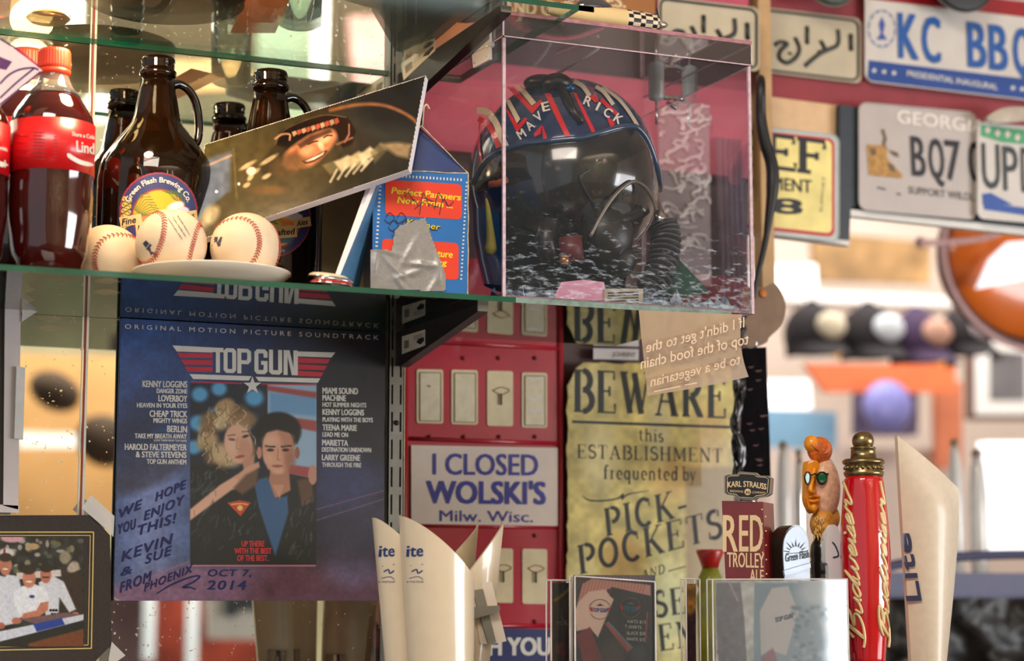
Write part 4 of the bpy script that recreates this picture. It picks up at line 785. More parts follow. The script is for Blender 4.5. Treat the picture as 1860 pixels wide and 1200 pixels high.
# ================================================================ ACRYLIC CASE WITH THE HELMET
XA, XB = float(P(913, 300, -.28)[0]), float(P(1366, 300, -.28)[0]); YF, YB = -.28, -.012; ZC0, ZC1 = ZT+.0003, float(P(1000, 37, -.28)[2]); ZL = float(P(913, 68, -.28)[2])
def case():
    t = thing('display_case', 'clear scuffed acrylic display case with a hinged lid around the flight helmet', 'display case', ((XA+XB)/2, (YF+YB)/2, ZC0)); th = .0036
    ac = Mglass('acrylic', (.985, .965, .975), .5, .03, diff=.005, dcol=(.82, .78, .84)); acf = Mglass('acrylic_scuffed', (.985, .97, .975), .4, .03, haze=dict(scale=120, z0=.0, z1=.13, w0=.15, w1=-.02, max=.55, stretch=(.5, 1, 1.6), rot=(0, .5, 0)), diff=.018, dcol=(.72, .82, .95))
    ae = M('acrylic_edge', (206, 178, 190), .2, coat=.8, var=.2, scale=150)
    b = MB(); b.add([(XA, YF, ZC0), (XB, YF, ZC0), (XB, YF, ZL), (XA, YF, ZL)], [(0, 1, 2, 3)], acf); b.build('front_pane', t, label='scratched front pane')
    b = MB(); b.add([(XA, YF, ZC0), (XA, YB, ZC0), (XA, YB, ZL), (XA, YF, ZL)], [(0, 3, 2, 1)], ac); b.build('side_pane', t)
    b = MB(); b.add([(XB, YF, ZC0), (XB, YB, ZC0), (XB, YB, ZL), (XB, YF, ZL)], [(0, 1, 2, 3)], ac); b.build('side_pane', t)
    b = MB(); b.add([(XA, YB, ZC0), (XB, YB, ZC0), (XB, YB, ZL), (XA, YB, ZL)], [(3, 2, 1, 0)], ac); b.build('back_pane', t)
    b = MB(); e = .0035
    for x in (XA, XB-e): b.box((x, YF-.0004, ZC0), (x+e, YF+.003, ZL), ae); b.box((x+e*.25, YB, ZC0), (x+e*.75, YB+.002, ZL), ae)
    b.box((XA+e, YF, ZC0), (XB-e, YF+.002, ZC0+.0035), ae); b.box((XA, YF+.003, ZC0), (XA+.0015, YB, ZC0+.002), ae); b.box((XB-.0015, YF+.003, ZC0), (XB, YB, ZC0+.002), ae)
    b.build('glued_edge', t)
    lid = MB(); z0, z1 = ZL+.0008, ZC1; x0, x1 = XA-.0008, XB+.0012; y0, y1 = YF-.0012, YB+.001
    acl = Mglass('acrylic_lid', (.95, .925, .925), 1.0, .04, diff=.06, dcol=(.72, .66, .62))
    V = [(x0, y0, z0), (x1, y0, z0), (x1, y1, z0), (x0, y1, z0), (x0, y0, z1), (x1, y0, z1), (x1, y1, z1), (x0, y1, z1)]
    lid.add(V, [(0, 1, 5, 4), (1, 2, 6, 5), (2, 3, 7, 6), (3, 0, 4, 7), (4, 5, 6, 7)], acl); L = lid.build('lid', t)
    b = MB(); rose = M('acrylic_rose_edge', (168, 116, 126), .25, coat=.6, var=.2, scale=120)
    b.box((x0, y0-.0006, z1-.0002), (x1, y0+.001, z1+.0042), rose); b.box((x0-.0006, y0, z1-.0002), (x0+.001, y1, z1+.004), M('acrylic_edge')); b.box((x0, y0-.0004, z0), (x1, y0, z0+.0012), M('acrylic_edge')); b.box((x1-.0012, y0-.0004, z0), (x1, y0, z1), ae); b.box((x0, y0-.0004, z0), (x0+.002, y0, z1), ae)
    b.box((x1-.001, y0, z1-.001), (x1, y1, z1), ae); b.box((x1-.001, y0, z0), (x1, y1, z0+.001), ae); b.box((x0, y0, z0), (x0+.001, y1, z0+.001), ae)
    b.build('lid_edge', L)
    # acrylic hinge on the left side
    clr = Mglass('clear_hinge', (.9, .88, .86), 2.2, .08, diff=.5, dcol=(.9, .86, .84)); xh = XA-.0016
    def hx(px, py): return PX(px, py, xh)
    b = MB()
    for pts in ([(861, 64), (893, 44), (894, 84), (861, 100)], [(861, 96), (893, 80), (894, 108), (864, 124)]): b.slab(hx(*np.array(pts, float).T), (-.003, 0, 0), clr)
    h = b.build('hinge', t, label='clear acrylic hinge'); b = MB(); b.tube([hx(860, 97), hx(894, 81)], .0032, clr, 12)
    for p in ((866, 72), (888, 58), (867, 115), (889, 101)): b.ball(hx(*p)-np.array((.003, 0, 0)), .0014, chrome, 10, 6)
    b.build('hinge_pin', h)
    b = MB(); b.tube([P(1086, 88, -.22), P(1012, 134, -.12)], .0022, M('frosted_rod', (226, 214, 216), .3), 10); b.build('lid_stay', L, label='frosted rod propping the lid')
    # latch hanging at the upper right
    px0 = 1192; Yl = -.09; s = dep(px0, 150, Yl)/F; zl = lambda y: zof(px0, y, Yl); ax = float(P(px0, 150, Yl)[0])
    tt = thing('metal_fitting', 'silver metal latch fitting hanging inside the upper right of the case', 'latch', (ax, Yl, zl(182))); b = MB()
    b.lathe((ax, Yl, 0), [(zl(184), 3*s), (zl(181), 12*s), (zl(178), 15*s), (zl(133), 15*s), (zl(131), 17*s), (zl(129), 20*s), (zl(124), 20*s), (zl(122), 11*s), (zl(62), 11*s)], M('satin_metal', (200, 204, 202), .35, metal=.2), 8); b.build('fitting_body', tt)
    b = MB(); b.tube([P(1192, 176, Yl), P(1245, 180, Yl-.01)], .003, chrome, 8); b.tube([P(1212, 186, Yl), P(1228, 197, Yl-.01)], .0026, chrome, 8); b.tube([P(1192, 182, Yl), P(1192, 226, Yl)], .0014, chrome, 8); b.build('lever', tt)
    # paper scraps on the case floor
    fl = ZC0+.004
    def paper(name, label, pts, m, cat, txt=False):
        q = np.array([P(x, y, Y) for x, y, Y in pts]); q[:, 2] = np.maximum(q[:, 2], fl); b = MB(); b.slab(q, (0, .0006, 0), m)
        if txt:
            for k in range(5): stroke(b, [(pts[0][0]+6, pts[0][1]+8+k*5), (pts[1][0]-8, pts[1][1]+6+k*5)], 2, pl(pts[0][2], .0006), M('ink_black'))
        tag(b.build(name), label, cat)
    paper('paper_slip', 'pink paper slip standing low inside the front of the case', [(1004, 543, -.262), (1020, 512, -.262), (1060, 508, -.262), (1097, 512, -.262), (1104, 546, -.262)], M('pink_paper', (214, 150, 178), .7), 'paper')
    paper('newspaper_clipping', 'newspaper clipping inside the case beside the pink slip', [(1098, 524, -.264), (1168, 524, -.264), (1168, 552, -.264), (1098, 548, -.264)], M('newsprint', (176, 168, 150), .8), 'paper', True)
case()
# case base plate and the helmet
def helmet():
    Yc = -.142; C0 = P(1022, 322, Yc); t = thing('flight_helmet', 'dark blue flight helmet with red and white stripes, visor and breathing mask', 'helmet', (C0[0], Yc, ZC0+.003))
    fd = np.array([-.08, -1, -.16]); fd /= np.linalg.norm(fd); up = np.array([.20, 0, 1.0]); rt = np.cross(up, -fd); 
    rt = np.cross(fd, up); rt /= np.linalg.norm(rt); up = np.cross(rt, fd); Rm = np.stack([rt, -fd, up], 1)   # local x = right hand side in view? , y = back, z = up
    if rt[0] < 0: Rm = np.stack([-rt, -fd, up], 1)
    rad = np.array([.108, .122, .115]); navy = M('helmet_navy', (22, 46, 84), .12, coat=1, var=.18, scale=9, bump=0)
    b = MB(); b.ball(C0, rad, navy, 64, 40, Rm, -32, 90); 
    # side skirts reaching down to the base
    V = []; Fc = []; seg = 64
    a0 = math.cos(R(-32)); z0 = math.sin(R(-32))
    for j, (dz, k_) in enumerate(((0, 1), (-.03, .985), (-.06, .93), (-.085, .86))):
        for k in range(seg):
            a = 2*math.pi*k/seg; p = Rm@np.array([rad[0]*a0*k_*math.cos(a), rad[1]*a0*k_*math.sin(a), rad[2]*z0]); q = C0+p+np.array((0, 0, dz)); q[2] = max(q[2], ZC0+.006); V.append(q)
    for j in range(3):
        for k in range(seg):
            a = 2*math.pi*(k+.5)/seg; 
            if math.sin(a) < -.45: continue
            Fc.append((j*seg+k, j*seg+(k+1) % seg, (j+1)*seg+(k+1) % seg, (j+1)*seg+k))
    b.add(V, Fc, M('helmet_teal', (12, 62, 104), .25, coat=.6, var=.2), True); b.build('shell', t)
    fn = ell_map(C0, rad, Rm, 1.008); f2 = ell_map(C0, rad, Rm, 1.013)
    rd = M('stripe_red', (206, 22, 40), .2, coat=.8, bump=0, var=.04); wh = M('stripe_cream', (206, 194, 174), .25, coat=.7, bump=0, var=.05)
    def patch(b, pts, m, g):
        pts = np.array(pts, float); n = 7
        if len(pts) == 4:
            uu, vv = np.meshgrid(np.linspace(0, 1, n), np.linspace(0, 1, n)); q = (pts[0]*(1-uu[..., None])+pts[1]*uu[..., None])*(1-vv[..., None])+(pts[3]*(1-uu[..., None])+pts[2]*uu[..., None])*vv[..., None]
            i = np.arange(n*n).reshape(n, n); b.add(g(q[..., 0].ravel(), q[..., 1].ravel()), np.stack([i[:-1, :-1], i[1:, :-1], i[1:, 1:], i[:-1, 1:]], -1).reshape(-1, 4).tolist(), m, True)
        else: poly(b, pts, g, m)
    b = MB()
    patch(b, [(935, 154), (947, 155), (974, 186), (966, 192)], wh, f2); patch(b, [(920, 157), (933, 158), (969, 196), (966, 206)], rd, fn); patch(b, [(963, 196), (982, 180), (986, 185), (967, 206)], rd, fn)
    patch(b, [(917, 180), (926, 181), (945, 216), (939, 224)], wh, f2); patch(b, [(917, 196), (923, 200), (942, 228), (939, 241)], rd, fn); patch(b, [(937, 230), (955, 212), (958, 217), (939, 241)], rd, fn)
    stroke(b, spline([(866, 201), (884, 203), (900, 222), (909, 245), (920, 268)], 6), 12, f2, wh); stroke(b, spline([(869, 215), (886, 226), (898, 246), (906, 268)], 5), 10, fn, rd); stroke(b, spline([(872, 220), (870, 260), (877, 312)], 5), 3, f2, rd)
    patch(b, [(989, 170), (1000, 169), (1040, 254), (1030, 255)], rd, fn); patch(b, [(1040, 167), (1047, 169), (1084, 243), (1077, 245)], rd, fn); patch(b, [(984, 227), (988, 232), (995, 255), (987, 255)], rd, fn); patch(b, [(984, 227), (982, 243), (971, 249), (970, 242)], rd, fn)
    stroke(b, spline([(1042, 147), (1058, 156), (1071, 174)], 5), 8, f2, wh); patch(b, [(1062, 174), (1072, 172), (1087, 180), (1086, 186)], rd, fn); patch(b, [(1074, 178), (1081, 166), (1088, 184), (1080, 186)], rd, fn)
    stroke(b, spline([(1082, 157), (1098, 168), (1114, 190)], 5), 7, f2, wh); stroke(b, spline([(1092, 180), (1108, 196), (1122, 208)], 5), 7, fn, rd); patch(b, [(1101, 210), (1110, 216), (1118, 224), (1110, 234)], rd, fn)
    stroke(b, spline([(1094, 157), (1124, 180), (1146, 208), (1160, 232)], 6), 6, f2, wh)
    b.build('painted_stripes', t)
    b = MB(); wl = M('letter_white', (220, 216, 208), .3, bump=0)
    for s_, p, an in (('M', (951, 247), -32), ('A', (967, 231), -38), ('V', (982, 215), -36), ('E', (993, 198), -14), ('R', (1065, 188), 22), ('I', (1083, 197), 26), ('C', (1100, 208), 32), ('K', (1119, 219), 34)):
        a = R(an); ddx = np.array([math.cos(a), math.sin(a)]); w_ = 13 if s_ != 'I' else 4; p = np.array(p, float); h = 17
        text(b, s_, p-ddx*w_/2+np.array([0, 3]), p+ddx*w_/2+np.array([0, 3]), h, ell_map(C0, rad, Rm, 1.017), wl, .03, up=(math.sin(a), -math.cos(a)))
    b.build('lettering', t)
    # visor track, knob and top bumps
    b = MB(); f3 = ell_map(C0, rad, Rm, 1.03); b.tube(f3(*np.array([(1022, 160), (1030, 178), (1041, 200), (1056, 222)], float).T), [.006, .0055, .005, .0035], black, 10); b.build('visor_track', t)
    b = MB(); b.ball(ell_map(C0, rad, Rm, 1.02)(1012., 152.), (.018, .016, .012), black, 20, 12); b.ball(ell_map(C0, rad, Rm, 1.0)(985., 152.), (.022, .02, .010), black, 20, 12); b.ball(ell_map(C0, rad, Rm, 1.08)(1036., 160.), .0052, M('blue_metal', (30, 90, 140), .15, metal=.8), 14, 8); b.build('visor_knob', t)
    # brim band and smoked visor
    def loc(az, el, k): 
        a, e = R(az), R(el); return C0+Rm@(rad*k*np.array([math.cos(e)*math.sin(a), -math.cos(e)*math.cos(a), math.sin(e)]))
    BP = np.array([(868, 330), (880, 300), (896, 284), (915, 275), (960, 262), (1000, 258), (1060, 252), (1100, 240), (1130, 231), (1155, 235), (1172, 256), (1186, 296), (1194, 340)], float)
    LQ = ((fn(*BP.T)-C0)@Rm)/rad; az_ = np.degrees(np.arctan2(LQ[:, 0], -LQ[:, 1])); el_ = np.degrees(np.arcsin(np.clip(LQ[:, 2]/np.linalg.norm(LQ, axis=1), -1, 1))); oo = np.argsort(az_); az_, el_ = az_[oo], el_[oo]
    brim = lambda az: float(np.interp(az, az_, el_))
    b = MB(); b.tube(spline([loc(az, brim(az), 1.035) for az in range(-95, 96, 10)], 4), .0034, M('rim_blue', (20, 60, 96), .15, coat=1), 8); b.build('brim_edge', t)
    V = []; Fc = []; na, ne = 40, 18
    for i in range(na+1):
        az = -82+164*i/na
        for j in range(ne+1):
            top = brim(az); bot = -44+20*abs(az/82)**2; V.append(loc(az, bot+(top-bot)*j/ne, 1.03+.05*math.sin(math.pi*j/ne)*math.cos(R(az))))
    for i in range(na):
        for j in range(ne): a = i*(ne+1)+j; Fc.append((a, a+1, a+ne+2, a+ne+1))
    vis = M('smoked_visor', (20, 20, 22), .16, coat=1, var=.5, scale=10, bump=.0)
    # dust on the visor: rough brown speckle
    nt = vis.node_tree; bs = nt.nodes['Principled BSDF']; n2 = nt.nodes.new('ShaderNodeTexNoise'); n2.inputs['Scale'].default_value = 14; n2.inputs['Detail'].default_value = 9; n2.inputs['Roughness'].default_value = .75; rp = nt.nodes.new('ShaderNodeValToRGB'); rp.color_ramp.elements[0].position = .54; rp.color_ramp.elements[1].position = .80; rp.color_ramp.elements[0].color = (.004, .006, .008, 1); rp.color_ramp.elements[1].color = (.24, .18, .12, 1)
    tc = [n for n in nt.nodes if n.type == 'TEX_COORD'][0]; nt.links.new(tc.outputs['Object'], n2.inputs[0]); nt.links.new(n2.outputs['Fac'], rp.inputs[0]); nt.links.new(rp.outputs[0], bs.inputs['Base Color'])
    b = MB(); b.add(V, Fc, vis, True); b.build('visor', t, label='dusty smoked visor')
    # mask, strap, hose
    b = MB(); mc = P(1105, 425, -.255); mk = M('mask_black', (20, 20, 20), .4, var=.3, scale=60)
    b.ball(mc, (.030, .022, .034), mk, 24, 16); b.ball(P(1085, 372, -.25), (.022, .014, .032), mk, 20, 12); b.ball(P(1125, 470, -.25), (.020, .018, .022), mk, 20, 12); b.tube([P(1075, 400, -.262), P(1110, 408, -.27), P(1160, 385, -.262)], .007, mk, 10)
    b.lathe(P(1128, 385, -.268), [(-.004, .014), (0, .014), (.002, .010), (.0021, 0)], M('valve_grey', (60, 62, 66), .35), 24, Matrix.Rotation(R(80), 3, 'X')); b.build('breathing_mask', t)
    b = MB(); b.tube(spline([P(1082, 375, -.268), P(1062, 345, -.268), P(1055, 320, -.268), P(1075, 308, -.266), P(1094, 318, -.266)], 6), .0022, black, 8); b.tube(spline([P(x, y, -.27) for x, y in ((1072, 430), (1100, 378), (1125, 346), (1150, 330), (1172, 340), (1186, 362), (1192, 382))], 6), .0022, M('wire_grey', (110, 104, 96), .3, metal=.5), 8); b.build('mask_cable', t)
    b = MB(); path = spline([P(1203, 408, -.235), P(1210, 430, -.24), P(1206, 465, -.245), P(1196, 500, -.25), P(1180, 528, -.25)], 24); rr = [.0115+.0042*math.sin(i*.95) for i in range(len(path))]; b.tube(path, np.array(rr)*1.15, M('hose_rubber', (74, 74, 76), .45, var=.1), 20); b.tube([P(1196, 385, -.23), P(1203, 410, -.235)], [.006, .009], chrome, 12); b.build('corrugated_hose', t)
    b = MB(); b.tube([P(1035, 430, -.262), P(1040, 475, -.262)], .013, M('strap_maroon', (92, 30, 38), .5), 12); b.ball(P(1025, 473, -.272), .006, M('brass', (170, 120, 80), .3, metal=.8), 14, 8); b.tube([P(1000, 400, -.25), P(990, 440, -.25), P(1005, 480, -.25)], .012, black, 12)
    b.tube([P(1100, 440, -.262), P(1125, 455, -.262)], .010, M('dull_chrome', (150, 150, 150), .3, metal=.8), 12); b.build('chin_strap', t)
    b = MB(); b.tube([P(890, 335, -.20), P(905, 333, -.21), P(920, 326, -.22)], .004, M('orange_strap', (150, 70, 40), .6), 8); b.build('side_strap', t, label='orange strap')
    b = MB(); b.lathe((C0[0], Yc, 0), [(ZC0+.0036, .088), (ZC0+.012, .088), (ZC0+.02, .07), (ZC0+.05, .06)], M('stand_black', (24, 26, 30), .5), 40); b.build('stand', t)
    b = MB(); q = spline([P(883, 360, -.21), P(887, 385, -.21), P(892, 440, -.21), P(889, 462, -.21)], 5); b.tube(q, np.interp(np.linspace(0, 1, len(q)), [0, .5, .8, 1], [.001, .004, .007, .003]), M('olive_cord', (140, 130, 40), .6), 10); tag(b.build('tassel'), 'yellow-green tassel hanging in the left side of the case', 'tassel')
helmet()
# crumpled green cloth and foil on the case floor
b = MB(); rs = np.random.RandomState(2); q = [P(1225, 462, -.22), P(1290, 530, -.235), P(1210, 545, -.245), P(1170, 520, -.24)]; b.slab(q, (0, .004, 0), M('green_cloth', (30, 66, 54), .9, var=.3, scale=200)); tag(b.build('cloth_scrap'), 'dark green cloth scrap at the foot of the mask hose', 'cloth')
xs_, ys_ = np.meshgrid(np.linspace(918, 1350, 90), np.linspace(520, 551, 10)); zz_ = P(xs_, ys_, -.268); rs = np.random.RandomState(7)
def foil(name, label, x0, x1, Y, h, m, sd, y0=546):
    rs = np.random.RandomState(sd); n = 34; mm = 7; V = []; Fc = []; a0 = P(x0, y0, Y); a1 = P(x1, y0+(x1-x0)*.055, Y)
    for i in range(n+1):
        for j in range(mm+1): p = a0*(1-i/n)+a1*i/n; V.append((p[0]+rs.uniform(-.002, .002), Y+.05*j/mm+rs.uniform(-.002, .002), ZC0+.004+h*abs(rs.randn())*.6*(1 if 0 < j < mm else .1)))
    for i in range(n):
        for j in range(mm): a = i*(mm+1)+j; Fc.append((a, a+1, a+mm+2, a+mm+1))
    b = MB(); b.add(V, Fc, m); tag(b.build(name), label, 'foil')
foil('crumpled_wrap', 'crumpled dark wrap lying along the left front of the case floor', 920, 1010, -.27, .010, M('wrap_dark', (120, 132, 152), .25, metal=.5, var=.4, scale=60), 3)
foil('crumpled_wrap', 'crumpled silver blue wrap lying along the right front of the case floor', 1170, 1345, -.272, .013, M('wrap_silver', (176, 196, 216), .2, metal=.6, var=.3, scale=60), 5)
# ================================================================ BEHIND THE SHELF ON THE RIGHT
YR = .12
def machine():
    X0, X1 = float(P(733, 800, YR)[0])-.0, float(P(1018, 800, YR)[0]); z0, z1 = zof(870, 1185, YR)-.2, zof(870, 470, YR)
    t = thing('vending_panel', 'red moulded machine front with cream selector plates behind the case', 'vending machine', ((X0+X1)/2, YR, z0)); rp = M('machine_red', (172, 22, 44), .32, coat=.4, var=.08, scale=20)
    b = MB(); b.box((X0, YR, z0), (X1, YR+.012, z1), rp); w_ = .006
    for y in (623, 801, 958, 1142): a = P(735, y-5, YR); b.tube([(X0, YR, a[2]), (X1, YR, a[2]-.0)], .0028, rp, 8)
    b.tube([(X1, YR, z0), (X1, YR, z1)], .0045, rp, 8); b.tube([(X0+.002, YR, z0), (X0+.002, YR, z1)], .004, rp, 8)
    b.build('front_panel', t)
    for (xa, ya, xb, yb, kind, lab) in ((757, 670, 805, 768, 0, 'cream plate with a small dark chip'), (820, 671, 868, 770, 0, 'plain cream plate'), (885, 673, 932, 773, 2, 'cream plate with a rusty hook mark'), (948, 676, 994, 776, 1, 'cream plate with painted glare marks'), (893, 995, 932, 1094, 2, None), (949, 996, 994, 1096, 2, None)):
        g = pl(YR, .0015); b = MB(); q = rrect(xa, ya, xb, yb, 4, 4, .02); b.slab(g(*np.array(q).T), (0, .003, 0), cream)
        pb = b.build('selector_plate', t, label=lab)
        if kind < 2:
            b = MB(); r_ = rrect(xa+6, ya+6, xb-4, yb-4, 2, 3, .02); b.slab(pl(YR, .0022)(*np.array(r_).T), (0, .0008, 0), M('cream_window', (216, 206, 178), .25, coat=.4, var=.08, scale=90)); b.build('window_inset', pb)
            b = MB(); stroke(b, np.array(r_+[r_[0]]), 1.5, pl(YR, .0024), M('grime', (120, 104, 70), .8)); 
            if kind == 1:
                for yy in (686, 722, 744): stroke(b, spline([(960, yy), (970, yy+3), (984, yy)], 4), 3, pl(YR, .0025), M('print_white'), .6)  # white strokes paint the glare on this plate
            else: stroke(b, [(776, 700), (782, 702)], 3, pl(YR, .0025), M('grime'))
            b.build('grime_glare_line', pb)
        else:
            b = MB(); cx_ = (xa+xb)/2+2; my = ya+38; e = spline([(cx_-15, my-2), (cx_, my-8), (cx_+15, my-2), (cx_, my+5), (cx_-15, my-2)], 5); stroke(b, e, 2, pl(YR, .0022), M('rust_mark', (160, 126, 84), .8)); b.tube([P(cx_, my+4, YR-.004), P(cx_, my+24, YR-.004)], .0013, M('hook_dark', (60, 52, 40), .5), 8); b.build('hook', pb)
    b = MB(); scr = M('red_screw', (120, 24, 40), .3)
    for y, xs in ((650, (842, 906, 972)), (793, (780, 843, 907, 972)), (972, (972,)), (1128, (972,))):
        for x in xs: p = P(x, y, YR-.0012); b.ball(p, .0028, scr, 10, 6)
    b.build('screws', t)
machine()
def card_sign(name, label, px, Y, m, cat='sign', th=.0012):
    b = MB(); q = P(*np.array(px, float).T, Y); t = thing(name, label, cat, q.mean(0)*[1, 1, 0]+[0, 0, q[:, 2].min()]); b.slab(q, (0, th, 0), m); b.build('board', t); return t
blue = M('sign_blue', (44, 44, 140), .5, bump=0)
t = card_sign('paper_sign', 'white sign reading I CLOSED WOLSKI\'S in blue on the red panel', [(747, 808), (1013, 813), (1013, 955), (747, 951)], YR-.004, M('sign_white', (222, 208, 196), .6, var=.04)); g = pl(YR-.004, .0006); b = MB()
text(b, 'I CLOSED', (787, 861), (977, 863), 40, g, blue, .03); text(b, "WOLSKI'S", (776, 913), (990, 915), 42, g, blue, .055); text(b, 'Milw. Wisc.', (799, 946), (968, 948), 21, g, blue, .01); b.build('lettering', t)
t = card_sign('bumper_sign', 'navy sign with white capitals under the red panel behind the white taps', [(772, 1136), (999, 1143), (999, 1245), (772, 1245)], YR-.004, M('sign_navy', (24, 34, 92), .5, var=.05)); g = pl(YR-.004, .0006); b = MB(); text(b, 'WISH YOU', (822, 1189), (999, 1189), 33, g, M('print_white'), .06); text(b, 'WERE', (880, 1236), (998, 1236), 32, g, M('print_white'), .06); b.build('lettering', t)
# name strips
for (x0, y0, x1, y1, s, lab) in ((1078, 607, 1160, 627, '', 'upper blank white paper strip above the parchment poster'), (1078, 632, 1160, 652, 'JOHNNY', 'lower white name strip above the parchment poster')):
    t = card_sign('paper_strip', lab, [(x0, y0), (x1, y0+2), (x1, y1+2), (x0, y1)], YR-.002, M('strip_white', (206, 204, 208), .5), 'paper'); 
    if s: b = MB(); text(b, s, (1112, 647), (1156, 648), 9, pl(YR-.002, .0006), M('ink_grey')); b.build('lettering', t)
# parchment poster
def poster():
    Y = .108; rs = np.random.RandomState(3); pts = [(1046, 668), (1060, 658)]+[(x, 657+rs.uniform(-2, 2)+(x-1060)*.03) for x in range(1070, 1320, 12)]+[(1322, 668)]+[(1334+rs.uniform(-2, 1), y) for y in range(680, 1240, 14)]+[(1030+rs.uniform(-2.5, 2), y) for y in range(1240, 700, -11)]+[(1036, 690)]
    q = P(*np.array(pts, float).T, Y); t = thing('parchment_poster', 'torn yellow parchment poster warning BEWARE of pickpockets', 'poster', (q[:, 0].mean(), Y, q[:, 2].min()))
    b = MB(); b.slab(q, (0, .001, 0), M('parchment_back', (170, 150, 90), .7)); b.build('paper', t)
    c = Cv(1020, 648, 1345, 1245, 170, (206, 190, 116)); c.noise(.16, 34, 2); c.noise(.12, 9, 4)
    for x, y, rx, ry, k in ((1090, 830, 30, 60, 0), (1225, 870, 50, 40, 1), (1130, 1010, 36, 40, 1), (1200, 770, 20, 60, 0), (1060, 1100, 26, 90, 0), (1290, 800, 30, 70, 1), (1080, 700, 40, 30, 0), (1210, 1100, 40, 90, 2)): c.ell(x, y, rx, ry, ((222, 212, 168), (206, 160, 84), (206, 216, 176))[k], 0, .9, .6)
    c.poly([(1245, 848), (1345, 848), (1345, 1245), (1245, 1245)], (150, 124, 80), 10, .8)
    P_ = np.array(pts, float)
    def msk(X, Y_):
        d, ins = Cv._d(type('q', (), {'X': X, 'Y': Y_})(), P_, True); return ins
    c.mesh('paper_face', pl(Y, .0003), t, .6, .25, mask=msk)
    g = pl(Y, .0007); ik = M('poster_ink', (40, 44, 44), .6, bump=0); b = MB()
    serif(b, 'BEWARE', (1043, 746), (1318, 758), 74, g, ik, .14, .05, gap=.16); poly(b, [(1040, 763), (1326, 773), (1326, 778), (1040, 768)], g, ik)
    serif(b, 'this', (1160, 800), (1205, 802), 22, g, ik, .11, .05, gap=.12); serif(b, 'ESTABLISHMENT', (1049, 831), (1312, 839), 24, g, ik, .12, .05, gap=.14)
    serif(b, 'frequented', (1097, 869), (1232, 872), 24, g, ik, .11, .05, gap=.13); serif(b, 'by', (1240, 872), (1264, 873), 24, g, ik, .11, .05, gap=.1)
    stroke(b, spline([(1058, 900), (1070, 908), (1095, 909), (1122, 905), (1132, 897), (1130, 906), (1142, 897), (1180, 891)], 6), 3, g, ik, .7)
    serif(b, 'PICK', (1102, 973), (1225, 940), 48, g, ik, .15, .05, up=(-.10, -1), gap=.18); poly(b, [(1232, 920), (1247, 916), (1247, 921), (1232, 925)], g, ik)
    serif(b, 'POCKETS', (1054, 1042), (1312, 974), 50, g, ik, .15, .05, up=(-.10, -1), gap=.16); serif(b, 'AND', (1166, 1052), (1208, 1040), 16, g, ik, .13, .06, gap=.15); poly(b, [(1214, 1036), (1246, 1027), (1246, 1029), (1214, 1038)], g, ik)
    serif(b, 'LOOSE', (1082, 1138), (1246, 1112), 46, g, ik, .15, .05, up=(-.10, -1), gap=.2); serif(b, 'WOMEN', (1072, 1200), (1262, 1172), 46, g, ik, .15, .05, up=(-.10, -1), gap=.18); b.build('lettering', t)
poster()
# small figure with flared red hat before the poster
ax, s = axis(1290, .03, 1050); z = lambda y: zof(1290, y, .03); t = thing('bottle_figurine', 'small figurine with a flared red hat and green body in front of the poster', 'figurine', (ax, .03, z(1240))); b = MB()
b.lathe((ax, .03, 0), [(z(1031), 15*s), (z(1020), 18*s), (z(1003), 25*s), (z(998), 24*s), (z(997), 0)], M('figure_red', (170, 26, 20), .35, coat=.4), 24); b.build('hat', t); b = MB(); b.lathe((ax, .03, 0), [(z(1240), 22*s), (z(1110), 24*s), (z(1085), 26*s), (z(1070), 20*s), (z(1060), 26*s), (z(1045), 20*s), (z(1031), 14*s), (z(1030), 0)], M('figure_green', (130, 134, 30), .4, coat=.4, var=.3, scale=30), 24); b.build('body', t)

# brown sign with white capitals at the top
t = card_sign('wooden_sign', 'brown painted sign with white capitals cut off by the top of the photo', [(700, -90), (1190, -60), (1190, 64), (720, 22)], .112, M('sign_brown', (146, 92, 44), .6, var=.2, scale=12)); g = pl(.112, .001); b = MB(); cw = M('sign_cream', (222, 196, 152), .6); text(b, 'MILES.', (1052, 8), (1136, 14), 24, g, cw, .05); text(b, 'AND OUT', (915, 25), (1040, 30), 26, g, cw, .05); b.build('lettering', t)
t = card_sign('yellow_sign', 'orange and tan board behind the upper shelf bracket', [(740, 36), (880, 44), (880, 112), (740, 100)], .108, M('sign_orange_tan', (200, 118, 66), .6, var=.4, scale=9))
# embossed pewter panel seen through the case
def pewter():
    Y = .104; c0 = P(1196, 180, Y); c1 = P(1292, 520, Y); t = thing('embossed_panel', 'silver embossed metal panel of raised scrolls seen through the case', 'metal panel', ((c0[0]+c1[0])/2, Y, c1[2])); m = M('pewter', (214, 210, 208), .3, metal=.2, var=.3, scale=40, bump=.05); b = MB(); b.box((c0[0], Y, c1[2]), (c1[0], Y+.005, c0[2]), M('pewter_ground', (150, 138, 142), .5)); b.build('backing', t); b = MB(); rs = random.Random(5)
    for k in range(64):
        x, y = rs.uniform(1204, 1284), rs.uniform(190, 510); q = [(x, y)]
        a = rs.uniform(0, 6.28)
        for _ in range(3): a += rs.uniform(-1.2, 1.2); x = min(max(x+math.cos(a)*14, 1200), 1288); y += math.sin(a)*9; q.append((x, y))
        b.tube(spline([P(u, v, Y-.001) for u, v in q], 3), rs.uniform(.002, .0036), m, 6)
    b.build('raised_relief', t)
pewter()
